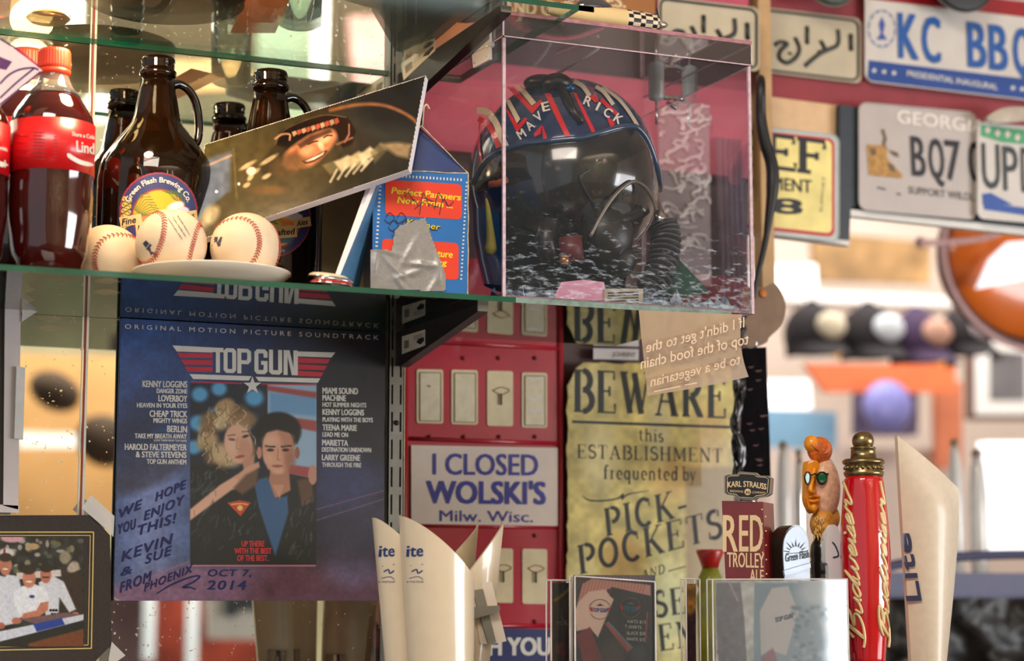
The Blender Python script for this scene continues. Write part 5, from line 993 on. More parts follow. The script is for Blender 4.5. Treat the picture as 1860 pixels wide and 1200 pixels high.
# added wavy strip whose plum colour paints the murky reflections right of the panel
b = MB(); c0 = P(1298, 250, .110); c1 = P(1352, 600, .110); xs = np.linspace(c0[0], c1[0], 26); V = []; 
for i, x in enumerate(xs):
    for z_ in np.linspace(c1[2], c0[2], 8): V.append((x, .108+.005*math.sin(i*1.3+z_*9), z_))
b.add(V, [(i*8+j, i*8+j+1, (i+1)*8+j+1, (i+1)*8+j) for i in range(25) for j in range(7)], M('plum_reflection', (112, 96, 112), .6, var=.4, scale=30), True); tag(b.build('reflection_strip'), 'plum coloured strip standing for murky reflections right of the silver panel', 'cloth')

# model plane standing on the case lid
def plane():
    Y = -.235; zl = ZC1+.0045; s = dep(1120, 30, Y)/F; t = thing('model_airplane', 'cream model propeller plane with a black and white checkered nose on the case lid', 'model airplane', (float(P(1120, 40, Y)[0]), Y, zl)); cr = M('plane_cream', (226, 196, 140), .4, coat=.3, var=.05)
    ax0 = P(1040, 34, Y); ax1 = P(1192, 42, Y); d = ax1-ax0; d[1] = 0; L = np.linalg.norm(d); d /= L; hh = 19*s; zc = float(P(1150, 38, Y)[2])
    def pt(u, r, a): 
        c = np.array([ax0[0]+d[0]*L*u, Y, zc]); return c+np.array([0, math.cos(a), math.sin(a)])*r
    prof = [(-.30, .3), (-.1, .6), (.1, .9), (.3, 1.0), (.55, 1.02), (.8, .98), (.97, .9), (1.0, .8)]; V = []; Fc = []; seg = 32; U = np.linspace(-.30, 1.0, 45); rr = np.interp(U, [p[0] for p in prof], [p[1] for p in prof])*hh
    for u, r in zip(U, rr):
        for k in range(seg): V.append(pt(u, r, 2*math.pi*k/seg))
    b = MB(); bk = M('checker_black', (22, 20, 20), .35); ivory = M('checker_ivory', (226, 206, 178), .35)
    for i in range(44):
        for k in range(seg):
            u = U[i]; f = [(i*seg+k, i*seg+(k+1) % seg, (i+1)*seg+(k+1) % seg, (i+1)*seg+k)]; m = cr
            if u > .60: m = bk if (int((u-.60)/.071)+k//2) % 2 else ivory
            for ff in f: s_ = b.mi(m); b.f.append(list(ff)); b.m.append(s_); b.s.append(True)
    b.v = [tuple(map(float, v)) for v in V]; b.build('fuselage', t)
    b = MB(); b.ball(pt(.26, hh*.7, math.pi/2), (.024, .009, .0125), M('canopy_glass', (60, 62, 66), .12, coat=1), 20, 12); cn = b.build('canopy', t); b = MB(); b.tube(spline([pt(-.1, hh*1.0, 1.57), pt(.1, hh*1.45, 1.57), pt(.3, hh*1.45, 1.57), pt(.46, hh*.9, 1.57)], 5), .0008, chrome, 6); b.build('canopy_frame', cn)
    nose = pt(1.0, 0, 0); b = MB(); b.lathe(nose, [(0, .0058), (.006, .0052), (.012, .0034), (.016, 0)], M('spinner_metal', (190, 178, 160), .25, metal=.7), 20, Matrix.Rotation(R(90), 3, 'Y')); b.build('spinner', t)
    b = MB()
    for a in (1.45, 1.45+math.pi): 
        dr = np.array([0, math.cos(a), math.sin(a)]); b.tube([nose+np.array((.002, 0, 0)), nose+np.array((.0025, 0, 0))+dr*.008, nose+np.array((.002, 0, 0))+dr*.0195], [.0012, .0020, .0008], M('propeller_dark', (40, 38, 36), .4), 8)
    b.build('propeller', t)
    b = MB(); w0 = pt(.35, 0, 0); b.box(w0+np.array((-.018, .006, -.0065)), w0+np.array((.014, .06, -.004)), cr); b.build('wing', t)
    b = MB(); b.box(pt(-.3, 0, 0)+np.array((0, -.001, 0)), pt(-.3, 0, 0)+np.array((.008, .001, .011)), cr); b.build('tail_fin', t)
plane()

# things on the upper shelf, seen from below through the glass
def grey_jet():
    Y = -.18; s = dep(760, 20, Y)/F; a = P(600, -30, Y); c_ = P(850, 22, Y); r = .021; z = ZUT+r+.0004; gm = M('jet_grey', (112, 128, 134), .4, var=.08); t = thing('model_jet', 'grey model jet lying on the upper shelf above the tilted photo', 'model airplane', ((a[0]+c_[0])/2, Y, ZUT)); xa, xb = float(a[0]), float(c_[0]); b = MB()
    b.lathe((xa, Y-.05, z), [(0, .012), (.03, r*.8), (.07, r), (xb-xa-.02, r), (xb-xa, r*.72)], gm, 28, Matrix.Rotation(R(90), 3, 'Y')); b.build('fuselage', t); b = MB(); b.lathe((xb-.004, Y-.05, z), [(0, r*.9), (.003, r*1.05), (.02, r*1.0), (.024, r*.7)], M('jet_dark', (52, 52, 52), .5), 28, Matrix.Rotation(R(90), 3, 'Y')); b.build('exhaust_ring', t)
    b = MB(); b.slab([(xa+.03, Y-.05, z-r*.9), (xb-.03, Y-.05, z-r*.9), (xb-.02, Y+.10, z-r*.9), (xb-.05, Y+.10, z-r*.9)], (0, 0, .002), gm); b.build('wing', t)
grey_jet()
c_ = PZ(310, -22, ZUT); t = thing('pan', 'dark round pan standing on the upper glass shelf, seen from below', 'pan', (c_[0], c_[1], ZUT)); 
cpan = [float(PZ(315, -8, ZUT)[0]), -.17]; b = MB(); b.lathe((cpan[0], cpan[1], 0), [(ZUT+.0004, 0), (ZUT+.0004, .083), (ZUT+.006, .088), (ZUT+.04, .094), (ZUT+.041, .092), (ZUT+.008, .085), (ZUT+.006, 0)], M('pan_dark', (58, 46, 34), .35, metal=.5, var=.2), 56); b.build('pan_body', t)
q = PZ(np.array([418., 452, 530, 500]), np.array([60., -10, -10, 60]), ZUT+.0006); b = MB(); b.slab(q, (0, 0, .0008), M('orange_card', (222, 138, 86), .6, var=.12)); tag(b.build('orange_card'), 'orange card lying on the upper shelf beside the pan', 'card')
ax, s = axis(545, -.14, 10); b = MB(); t = thing('glass_jar', 'clear glass jar on the upper shelf right of the orange card', 'jar', (ax, -.14, ZUT)); b.lathe((ax, -.14, 0), [(ZUT+.0004, .018), (ZUT+.003, .024), (ZUT+.08, .026), (ZUT+.09, .02)], Mglass('jar_glass', (.8, .84, .78), 1.8, .04, diff=.12, dcol=(.5, .55, .45)), 32); b.build('jar_body', t)
# lamp glowing on the upper shelf
ax, s = axis(88, -.05, 20); t = thing('candle_lamp', 'glowing warm glass lamp on the upper shelf at the top left', 'lamp', (ax, -.05, ZUT)); b = MB(); b.lathe((ax, -.05, 0), [(ZUT+.0004, .02), (ZUT+.004, .024), (ZUT+.008, .02), (ZUT+.012, .012)], M('brass', (170, 120, 80), .3, metal=.8), 28); b.build('base', t); b = MB(); b.ball((ax, -.05, ZUT+.030), (.025, .025, .024), Mem('lamp_glow', (255, 200, 120), 9), 24, 16); b.build('globe', t)
l = bpy.data.lights.new('lamp_light', 'POINT'); l.energy = 3.2; l.color = (1, .66, .36); l.shadow_soft_size = .03; lo_ = bpy.data.objects.new('lamp_light', l); col.objects.link(lo_); lo_.location = (ax+.03, -.24, ZUT-.03)

# translucent note hanging from the shelf edge (its writing shows reversed)
def note():
    Y = -.293; q0 = P(1160, 562, Y); t = thing('hanging_note', 'brown translucent note with reversed white writing hanging from the shelf edge', 'note', (float(P(1255, 640, Y)[0]), Y, float(P(1255, 716, Y)[2]))); xs_ = []
    def shape(u, v):   # u across, v down -> px
        top = np.array([1160+188*u, 563+8*u]); bot = np.array([1176+184*u, 718-34*u+10*u*(1-u)]); p = top*(1-v)+bot*v; return p+np.array([-(1-abs(2*u-1))*0+(u*-8*v*(1-v)*4), 0])
    n = 22; V = []; Fc = []; nt = Mglass('note_film', (.62, .50, .38), .6, .3, diff=.62, dcol=(.60, .44, .30))
    for j in range(n+1):
        for i in range(n+1): u, v = i/n, j/n; p = shape(u, v); V.append(P(p[0], p[1], Y-.004*math.sin(v*3)*u-.0015))
    Fc = [(j*(n+1)+i, j*(n+1)+i+1, (j+1)*(n+1)+i+1, (j+1)*(n+1)+i) for j in range(n) for i in range(n)]; b = MB(); b.add(V, Fc, nt, True); b.build('film', t)
    b = MB(); g = pl(Y, .008); wm = M('note_writing', (222, 194, 164), .6, bump=0)
    for s_, p, q, h in (("If I didn't get to the", (1174, 640), (1352, 594), 20), ('top of the food chain', (1164, 670), (1360, 624), 21), ('to be a vegetarian', (1182, 702), (1345, 660), 19)): text(b, s_, p, q, h, g, wm, .01, mirror=True)
    stroke(b, [(1188, 711), (1236, 701)], 2, g, wm); stroke(b, [(1244, 699), (1266, 695)], 2, g, wm); b.build('writing', t)
note()

# paddle, dark hanging strap and cable at the right of the case
def paddle():
    Y = .02; pts = spline([(1352, 520), (1385, 522), (1407, 514), (1424, 540), (1427, 565), (1418, 592), (1398, 612), (1392, 622), (1372, 630), (1350, 626)], 6); q = P(*pts.T, Y); t = thing('paddle', 'brown rounded paddle head hanging beside the helmet case', 'paddle', (q[:, 0].mean(), Y, q[:, 2].min())); b = MB(); b.slab(q, (0, .006, 0), M('paddle_brown', (120, 90, 60), .5, var=.15), M('paddle_edge', (226, 214, 206), .3)); b.build('head', t); b = MB(); p = P(1386, 533, Y-.001); b.ball(p, (.006, .002, .006), M('orange_spot', (190, 110, 40), .5), 12, 8); b.build('badge', t); b = MB(); b.tube([P(1376, 540, .136), P(1374, 540, .024)], .002, chrome, 8); b.build('hook', t)
    Y = .015; t = thing('hanging_strap', 'long black patterned strap hanging below the brown paddle', 'strap', (float(P(1372, 700, Y)[0]), Y, float(P(1372, 870, Y)[2]))); L = spline([(1349, 632), (1352, 700), (1347, 780), (1346, 870)], 6); Rr = spline([(1392, 630), (1394, 700), (1398, 790), (1400, 870)], 6); q = np.concatenate([L, Rr[::-1]]); b = MB(); b.slab(P(*q.T, Y), (0, .003, 0), M('strap_black', (12, 9, 13), .9, var=.4, scale=90, spec=.1)); b.build('band', t)
    b = MB(); rs = random.Random(3)
    for k in range(16): x, y = rs.uniform(1352, 1392), rs.uniform(660, 860); stroke(b, [(x-5, y), (x, y+1), (x+5, y-1)], 2.2, pl(Y, .0006), M('strap_rust', (92, 50, 42), .6), .5)
    b.build('woven_marks', t, kind='stuff'); b = MB(); b.tube([P(1374, 600, .0265), P(1372, 634, .019)], .002, chrome, 8); b.build('hook', t)
    Y = -.02; t = thing('plastic_bag', 'crumpled glossy black plastic hanging behind the brown note', 'bag', (float(P(1345, 740, Y)[0]), Y, float(P(1340, 860, Y)[2]))); b = MB(); rs = np.random.RandomState(9); V = []; n, m_ = 8, 22
    for j in range(m_+1):
        y = 570+300*j/m_
        for i in range(n+1): x = 1330+4*math.sin(j*.7)+2*rs.randn()+(26-10*abs(math.sin(j*.35)))*i/n; V.append(P(x, y, Y+rs.uniform(-.006, .006)))
    b.add(V, [(j*(n+1)+i, j*(n+1)+i+1, (j+1)*(n+1)+i+1, (j+1)*(n+1)+i) for j in range(m_) for i in range(n)], M('bag_black', (20, 20, 26), .3, coat=.4), True); b.build('folded_film', t)
    b = MB(); q = spline([P(1378, 140, .136), P(1380, 143, .05)]+[P(x, y, -.01) for x, y in ((1382, 150), (1382, 212), (1390, 260), (1402, 300), (1403, 345), (1396, 400), (1388, 450), (1376, 500), (1368, 540))], 6); b.tube(q, np.interp(np.linspace(0, 1, len(q)), [0, .35, .58, .75, 1], [.004, .0075, .0085, .004, .003]), M('cable_black', (14, 14, 18), .45), 10); tag(b.build('cable'), 'black cable hanging down the right side of the case', 'cable')
paddle()

# ---------------------------------------------------------------- licence plates
def plate(name, label, x0, y0, x1, y1, Y, sl, base, r=14, th=.0012):
    q = np.array(rrect(x0, y0, x1, y1, r, 5, sl)); Q = P(*q.T, Y); t = thing(name, label, 'license plate', (Q[:, 0].mean(), Y, Q[:, 2].min())); b = MB(); b.slab(Q, (0, th, 0), base); b.build('plate', t)
    b = MB(); b.tube(np.array([p for p in Q])-np.array((0, .0006, 0)), .0011, base, 6, closed=True); b.build('pressed_rim', t); return t
def raised(b, s_, p, q, h, Y, m, bold=.04, d=.0016, **k):
    text(b, s_, p, q, h, pl(Y, d), m, bold, **k)
    for e in (d*.66, d*.33): text(b, s_, p, q, h, pl(Y, e), M('emboss_side', (190, 190, 190), .4), bold+.012, **k)
pw = M('plate_white', (206, 200, 194), .35, metal=.1, var=.06, scale=20); pi = M('print_blue', (24, 84, 158), .4, bump=0); pr_ = M('print_dark_red', (150, 24, 34), .4)
Y = .2; sl = .118
t = plate('license_plate', 'white, red and blue inaugural plate reading KC BBQ', 1571, -34, 1960, 147, Y, sl, pw); b = MB(); g = pl(Y, .0006)
poly(b, [(1578, 109), (1955, 154), (1955, 193), (1582, 148), (1576, 140)], g, M('band_blue', (24, 66, 140), .4)); poly(b, [(1578, -30), (1955, 14), (1955, 42), (1578, -2)], g, pr_)
for x in (1588, 1606, 1624, 1840, 1857): 
    y = 128+(x-1588)*.125; poly(b, [(x+(6 if k % 2 == 0 else 2.4)*math.sin(R(36*k)), y-(6 if k % 2 == 0 else 2.4)*math.cos(R(36*k))) for k in range(10)], pl(Y, .0012), M('print_white'))
text(b, 'PRESIDENTIAL INAUGURAL', (1648, 138), (1812, 163), 11, pl(Y, .0012), M('print_white'), .02)
c0 = (1602, 52)
for a, r1, r2 in [(R(k*30), 23, 26) for k in range(12)]: poly(b, [(c0[0]+r1*math.cos(a), c0[1]+r1*1.35*math.sin(a)), (c0[0]+r2*math.cos(a), c0[1]+r2*1.35*math.sin(a)), (c0[0]+r2*math.cos(a+.4), c0[1]+r2*1.35*math.sin(a+.4)), (c0[0]+r1*math.cos(a+.4), c0[1]+r1*1.35*math.sin(a+.4))], g, M('seal_blue', (110, 124, 170), .5))
poly(b, [(1602, 30), (1608, 44), (1604, 60), (1612, 72), (1592, 72), (1600, 60), (1596, 44)], g, M('seal_blue_dark', (60, 80, 160), .5)); b.build('print', t)
for ch, x, xe, y in (('K', 1634, 1667, 104), ('C', 1677, 1708, 110), ('B', 1760, 1791, 120), ('B', 1799, 1830, 125), ('Q', 1843, 1874, 131)): b = MB(); raised(b, ch, (x, y), (xe, y+4), 86, Y, pi, .05, up=(-.02, -1)); b.build('raised_character', t)
po = M('plate_old_white', (190, 178, 154), .4, metal=.1, var=.15, scale=12); pk = M('plate_black_rim', (40, 42, 42), .4)
for (x0, y0, x1, y1, lab) in ((1384, 14, 1563, 130, 'old cream plate with a raised black foreign word beside the KC BBQ plate'), (1196, -6, 1378, 108, 'old cream plate with raised black script above the case corner')):
    YP = .205 if x0 > 1300 else .112; t = plate('license_plate', lab, x0, y0, x1, y1, YP, sl, po, 10); b = MB(); ring_ = np.array(rrect(x0+4, y0+4, x1-4, y1-4, 12, 5, sl)); stroke(b, np.concatenate([ring_, ring_[:1]]), 4, pl(YP, .001), pk); dx_ = x0-1384; dy_ = y0-14
    for w_, pts in ((9, [(1545, 62), (1546, 92)]), (8, [(1522, 54), (1522, 80), (1505, 90), (1492, 96), (1478, 106), (1462, 120)]), (8, [(1490, 74), (1498, 90), (1486, 96)]), (8, [(1466, 48), (1466, 80)]), (8, [(1408, 82), (1418, 76), (1430, 80), (1418, 92), (1416, 106), (1430, 114), (1446, 104), (1452, 88), (1444, 68)]), (5, [(1432, 96), (1438, 98)])):
        q = spline([(x+dx_, y+dy_) for x, y in pts], 6) if len(pts) > 2 else np.array(pts, float)+[dx_, dy_]; b.tube(P(*q.T, YP-.0005), w_/2*dep(1480, 80, .2)/F, pk, 8)
    b.build('raised_script', t)
# black frame boards below the beam
fr = M('frame_black_blue', (42, 52, 62), .45, var=.1)
t = card_sign('backing_board', 'dark board with two plates hanging under the red beam', [(1522, 202), (2000, 262), (2000, 428), (1545, 379), (1527, 360)], .19, fr, 'board', .012)
t = card_sign('tan_board', 'tan board behind the yellow plate, below the red beam', [(1340, 168), (1527, 192), (1530, 420), (1340, 402)], .197, M('board_tan', (216, 180, 140), .6, var=.08), 'board', .01)
t = card_sign('picture_border', 'dark frame strip right of and below the yellow plate', [(1526, 190), (1562, 195), (1560, 372), (1545, 376), (1543, 436), (1340, 412), (1340, 398), (1524, 418)], .185, fr, 'frame', .012)
b = MB(); 
for pts in ([(1340, 412), (1543, 436), (1543, 446), (1340, 421)], [(1545, 380), (2000, 428), (2000, 441), (1545, 392)]): q = P(*np.array(pts, float).T, .187); b.slab(q, (0, .014, 0), white)
b.build('trim_3', kind='structure')
t = plate('license_plate', 'yellow plate with a red border and heavy black serif capitals', 1300, 222, 1523, 415, .176, sl*.9, M('plate_grey_rim', (190, 196, 194), .35), 14)
b = MB(); poly(b, rrect(1304, 229, 1516, 408, 12, 5, sl*.9), pl(.176, .0008), M('plate_red_border', (190, 40, 50), .4)); poly(b, rrect(1306, 234, 1511, 402, 10, 5, sl*.9), pl(.176, .0012), M('plate_yellow', (236, 220, 140), .5, var=.12, scale=25)); b.build('border_print', t)
b = MB(); g = pl(.176, .0017); ik = M('plate_ink', (22, 22, 34), .4)
serif(b, 'EF', (1392, 302), (1500, 316), 58, g, ik, .24, .13, gap=.02); serif(b, 'BE', (1290, 290), (1388, 302), 58, g, ik, .24, .13, gap=.02); text(b, 'MENT', (1404, 344), (1474, 350), 24, g, ik, .03); text(b, 'DEPART', (1310, 332), (1400, 343), 24, g, ik, .03); text(b, '8', (1404, 386), (1456, 389), 28, g, ik, .08); text(b, 'SUPPORT', (1494, 385), (1500, 320), 6, g, M('ink_grey'), 0, up=(-1, 0)); b.build('lettering', t)
t = plate('license_plate', 'grey white wildlife plate with a brown deer picture reading BQ70', 1560, 186, 1772, 380, .18, sl*.75, M('plate_grey_white', (184, 174, 170), .4, metal=.1, var=.06, scale=20), 14); b = MB(); g = pl(.18, .0008); br = M('deer_brown', (176, 132, 70), .6, var=.3, scale=120)
poly(b, [(1574, 262), (1611, 264), (1612, 288), (1640, 318), (1638, 324), (1578, 318)], g, br); poly(b, [(1600, 236), (1606, 234), (1611, 252), (1607, 266), (1602, 262), (1605, 250)], g, M('deer_dark', (110, 90, 70), .7)); poly(b, [(1614, 272), (1630, 276), (1634, 286), (1622, 282)], g, M('deer_dark')); poly(b, [(1578, 270), (1590, 268), (1592, 280), (1584, 284)], g, M('deer_dark')); poly(b, [(1610, 296), (1624, 300), (1628, 314), (1616, 310)], g, M('deer_dark')); text(b, '- .', (1594, 344), (1636, 354), 12, g, ik, .08); text(b, 'SUPPORT WILDLIFE', (1650, 351), (1790, 367), 14, g, M('plate_grey_ink', (80, 74, 74), .5), .01); text(b, 'GEORGIA', (1630, 222), (1790, 242), 24, g, M('plate_pale', (226, 218, 210), .4), .05); b.build('print', t)
for ch, x, xe, y in (('B', 1658, 1682, 318), ('Q', 1690, 1716, 322), ('7', 1720, 1746, 325), ('0', 1762, 1786, 328)): b = MB(); raised(b, ch, (x, y), (xe, y+3), 76, .18, ik, .035, .0014, up=(-.05, -1)); b.build('raised_character', t)
t = plate('license_plate', 'green, white and blue plate reading U.P. at the right edge', 1775, 222, 1980, 396, .172, sl*.75, pw, 12); b = MB(); g = pl(.172, .0008); poly(b, [(1782, 226), (1975, 250), (1975, 290), (1860, 262), (1820, 258), (1782, 246)], g, M('plate_green', (70, 160, 110), .4)); poly(b, [(1786, 368), (1975, 390), (1975, 408), (1788, 380)], g, M('plate_deep_blue', (40, 80, 160), .4)); poly(b, [(1784, 352), (1800, 350), (1840, 372), (1786, 372)], g, M('plate_deep_blue')); b.build('print', t)
for ch, x, xe, y in (('U', 1786, 1817, 340), ('P', 1824, 1850, 345), ('D', 1857, 1884, 348)): b = MB(); raised(b, ch, (x, y), (xe, y+3), 86, .172, M('plate_dark_ink', (50, 56, 60), .4), .02, .0014, up=(-.03, -1)); b.build('raised_character', t)
b = MB()
for k, (x, y) in enumerate(((1794, 236), (1812, 242), (1830, 244), (1848, 250))): poly(b, [(x-5, y), (x, y-8), (x+6, y), (x, y+7)], pl(.172, .0012), M('petal_pink', (224, 200, 200), .5))
b.build('petal_print', t)
# black round hats / discs at the top edge
for (x, y, r, m, lab) in ((1745, -52, 76, M('disc_black', (12, 14, 16), .5), 'black round disc hanging in front of the KC BBQ plate'), (1508, -50, 62, M('disc_green', (34, 48, 26), .5), 'dark green round disc hanging above the old cream plate')):
    c0 = P(x, y, .16); s = dep(x, y, .16)/F; t = thing('round_disc', lab, 'disc', c0); b = MB(); b.lathe(c0, [(-.003, 0), (-.003, r*s), (.003, r*s), (.005, r*s*.9), (.005, 0)], m, 48, Matrix.Rotation(R(90), 3, 'X')); b.build('disc_face', t); b = MB(); b.tube([c0+r*s*1.0*np.array((math.cos(a), 0, math.sin(a))) for a in np.linspace(0, 6.2832, 49)[:-1]], .0012, M('disc_rim', (140, 140, 130), .4), 6, closed=True); b.build('rim', t)
c0 = P(1835, 203, .15); t = thing('leaf_ornament', 'small silver leaf shaped ornament under the red beam at the right edge', 'ornament', c0); b = MB(); q = spline([(1792, 216), (1812, 200), (1840, 194), (1880, 198), (1890, 214), (1850, 220), (1812, 222)], 5, True); b.slab(P(*q.T, .15), (0, .006, 0), M('leaf_silver', (196, 190, 180), .25, metal=.6, var=.2)); b.build('leaf_plate', t)
# ================================================================ BEER TAPS AND THE BAR
ZB = 1.30
b = MB(); b.box((.2, -1.0, ZB-.05), (2.6, -.14, ZB), M('bar_top', (64, 40, 28), .25, coat=.5, var=.2)); b.build('bar_counter', kind='structure')
def stem(t, ax, Y, z, r=.009):
    b = MB(); b.lathe((ax, Y, 0), [(ZB+.0004, .016), (ZB+.012, .016), (ZB+.016, r), (z, r)], chrome, 20); b.build('ferrule', t)
def lite(px, py_tip, Y, w0, face, label, ytop_r, ydrop, wr, dy=0, flip=False, col_=None):
    """tall half round blade with a slanted tip: px left edge, tip at the left (or right when flipped)"""
    m = col_ or M('tap_ivory', (218, 200, 172), .3, coat=.5, var=.03); s = dep(px, 1000, Y)/F; sg = -1 if flip else 1
    t = thing('tap_handle', label, 'tap handle', (float(P(px+sg*w0/2, 1100, Y)[0]), Y, ZB)); n = 26; V = []; Fc = []; rows = 14
    ybot = 1290
    # half-cylinder shell: angle 0..180 from left edge round the front to right edge; top cut slanting
    for j in range(rows+1):
        v = j/rows
        for i in range(n+1):
            u = i/n; a = math.pi*(1-u); cut = py_tip+ydrop*(((1+math.cos(a))/2)**1.12); y = cut*(1-v)+ybot*v; f = np.clip((y-py_tip)/(ybot-py_tip), 0, 1)
            w_ = w0*(1-f*.20); lean = dy*f; xx = px+sg*(lean+w0*0.02+w_/2*(1+math.cos(a))+f*w0*.08); dep_ = w_*.42*math.sin(a)
            V.append(P(xx, y, Y)+np.array((0, -dep_*s, 0)))
    for j in range(rows):
        for i in range(n): a = j*(n+1)+i; Fc.append((a, a+1, a+n+2, a+n+1))
    b = MB(); b.add(V, Fc, m, True)
    back = len(V); V2 = [v+np.array((0, .0035, 0)) if i % (n+1) in (0, n) else v*1+np.array((0, .0045, 0)) for i, v in enumerate(V)]
    b.add(V2, [f[::-1] for f in Fc], m, True); top = [(i, i+1, i+1+back, i+back) for i in range(n)]; b.add(list(V)+list(V2), top+[(j*(n+1), (j+1)*(n+1), (j+1)*(n+1)+back, j*(n+1)+back) for j in range(rows)]+[(j*(n+1)+n, (j+1)*(n+1)+n, (j+1)*(n+1)+n+back, j*(n+1)+n+back) for j in range(rows)], m)
    b.build('blade', t)
    b = MB(); ax = float(P(px+sg*(w0*.55+dy), 1240, Y)[0]); b.lathe((ax, Y-.012, 0), [(ZB+.0004, .018), (ZB+.02, .018), (ZB+.03, .012), (zof(px, 1200, Y), .012)], chrome, 20); b.build('ferrule', t)
    def surf(px_, py_):
        px_, py_ = np.asarray(px_, float), np.asarray(py_, float); f = np.clip((py_-py_tip)/(ybot-py_tip), 0, 1); w_ = w0*(1-f*.20); xr = (sg*(px_-px)-(dy*f+w0*.02+f*w0*.08))/(w_/2)-1; d_ = w_*.42*np.sqrt(np.clip(1-xr**2, 0, 1)); q = P(px_, py_, Y); q = q.copy(); q[..., 1] -= d_*s+.0006; return q
    if face: b = MB(); face(b, surf); b.build('lettering', t)
    return t
lb = M('lite_blue', (22, 52, 118), .35, bump=0)
def f1(dx, dyy):
    def f(b, g):
        text(b, 'ite', (686+dx, 1011+dyy), (706+dx, 1010+dyy), 22, g, lb, .06); stroke(b, [(690+dx, 1028+dyy), (707+dx, 1025+dyy)], 1, g, lb); stroke(b, spline([(692+dx, 1038+dyy), (698+dx, 1034+dyy), (700+dx, 1041+dyy), (706+dx, 1036+dyy)], 4), 2, g, lb); stroke(b, spline([(690+dx, 1050+dyy), (700+dx, 1047+dyy), (707+dx, 1052+dyy)], 4), 1, g, lb); text(b, 'A FINE PILSNER', (688+dx, 1058+dyy), (708+dx, 1058+dyy), 3.5, g, lb)
    return f
lite(676, 940, -.235, 90, f1(-1, 0), 'ivory slanted tap handle with blue letters, left of the white pair', 0, 95, 0, 24)
lite(723, 937, -.262, 134, f1(47, 0), 'ivory slanted tap handle with blue letters, right and nearer of the white pair', 0, 120, 0, 14)
lite(915, 946, -.19, 108, None, 'ivory slanted tap handle turned away, its hollow cut facing us right of the pair', 0, 150, 0, 26, True)
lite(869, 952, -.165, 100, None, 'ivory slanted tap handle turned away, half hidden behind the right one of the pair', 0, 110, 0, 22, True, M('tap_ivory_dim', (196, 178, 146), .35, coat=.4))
# white card with grey clip right of them
t = card_sign('clip_card', 'white card held by a grey cross clip beside the ivory tap handles', [(856, 1059), (893, 1056), (920, 1164), (893, 1170), (872, 1168)], -.215, M('card_white', (226, 212, 196), .4, var=.03), 'card'); b = MB(); gm = M('clip_grey', (132, 128, 116), .4)
q = P(*np.array([(857, 1072), (876, 1069), (900, 1166), (886, 1169)], float).T, -.217); b.slab(q, (0, -.002, 0), gm); q = P(*np.array([(857, 1102), (905, 1099), (906, 1108), (900, 1112), (857, 1124)], float).T, -.22); b.slab(q, (0, -.004, 0), gm); b.build('cross_clip', t)
# large ivory handle at right, cut off at the bottom
def bigblade():
    Y = -.30; t = thing('tap_handle', 'tall pale wood-grained tap handle with a slanted tip right of the red handle', 'tap handle', (float(P(1685, 1150, Y)[0]), Y, ZB)); m = M('tap_bone', (216, 200, 178), .42, coat=.15, var=.04, scale=120, bump=.02); s = dep(1685, 1000, Y)/F
    L = np.array([(1630, 790), (1634, 860), (1640, 960), (1648, 1080), (1655, 1200), (1660, 1290)], float); Rr = np.array([(1630, 790), (1742, 888), (1742, 960), (1732, 1080), (1720, 1200), (1712, 1290)], float)
    V = []; n = 20; rows = 30
    ly = lambda v: 791+v*499
    for j in range(rows+1):
        yl = ly(j/rows); yr = 888+(1290-888)*j/rows
        xl = np.interp(yl, L[:, 1], L[:, 0]); xr = np.interp(yr, Rr[1:, 1], Rr[1:, 0])
        for i in range(n+1):
            u = i/n; x = xl+(xr-xl)*u; y = yl+(yr-yl)*u; d_ = .019*math.sin(math.pi*u)*min(1, .25+j/6); V.append(P(x, y, Y)+np.array((0, -d_, 0)))
    Fc = [(j*(n+1)+i, j*(n+1)+i+1, (j+1)*(n+1)+i+1, (j+1)*(n+1)+i) for j in range(rows) for i in range(n)]; b = MB(); b.add(V, Fc, m, True); k = len(V); V2 = [np.array(v)*[1, 0, 1]+[0, Y+.006, 0] for v in V]; b.add(V2, [f[::-1] for f in Fc], m)
    bd = [(i, i+1, i+1+k, i+k) for i in range(n)]+[(j*(n+1)+n, (j+1)*(n+1)+n, (j+1)*(n+1)+n+k, j*(n+1)+n+k) for j in range(rows)]+[(j*(n+1), (j+1)*(n+1), (j+1)*(n+1)+k, j*(n+1)+k) for j in range(rows)]; b.add(V+V2, bd, m); b.build('blade', t)
    stem(t, float(P(1690, 1200, Y)[0]), Y, zof(1690, 1250, Y))
    b = MB(); g = pl(Y-.012, 0); 
    def g(px, py): q = P(px, py, Y).copy(); u = (np.asarray(px)-1640)/90.; q[..., 1] -= .019*np.sin(np.pi*np.clip(u, .02, 1))*1.0+.0016; return q
    ik = M('lite_ink', (40, 44, 78), .4); text(b, 'Lite', (1660, 1090), (1646, 968), 17, g, ik, .06, up=(-1, .04)); b.build('lettering', t)
bigblade()
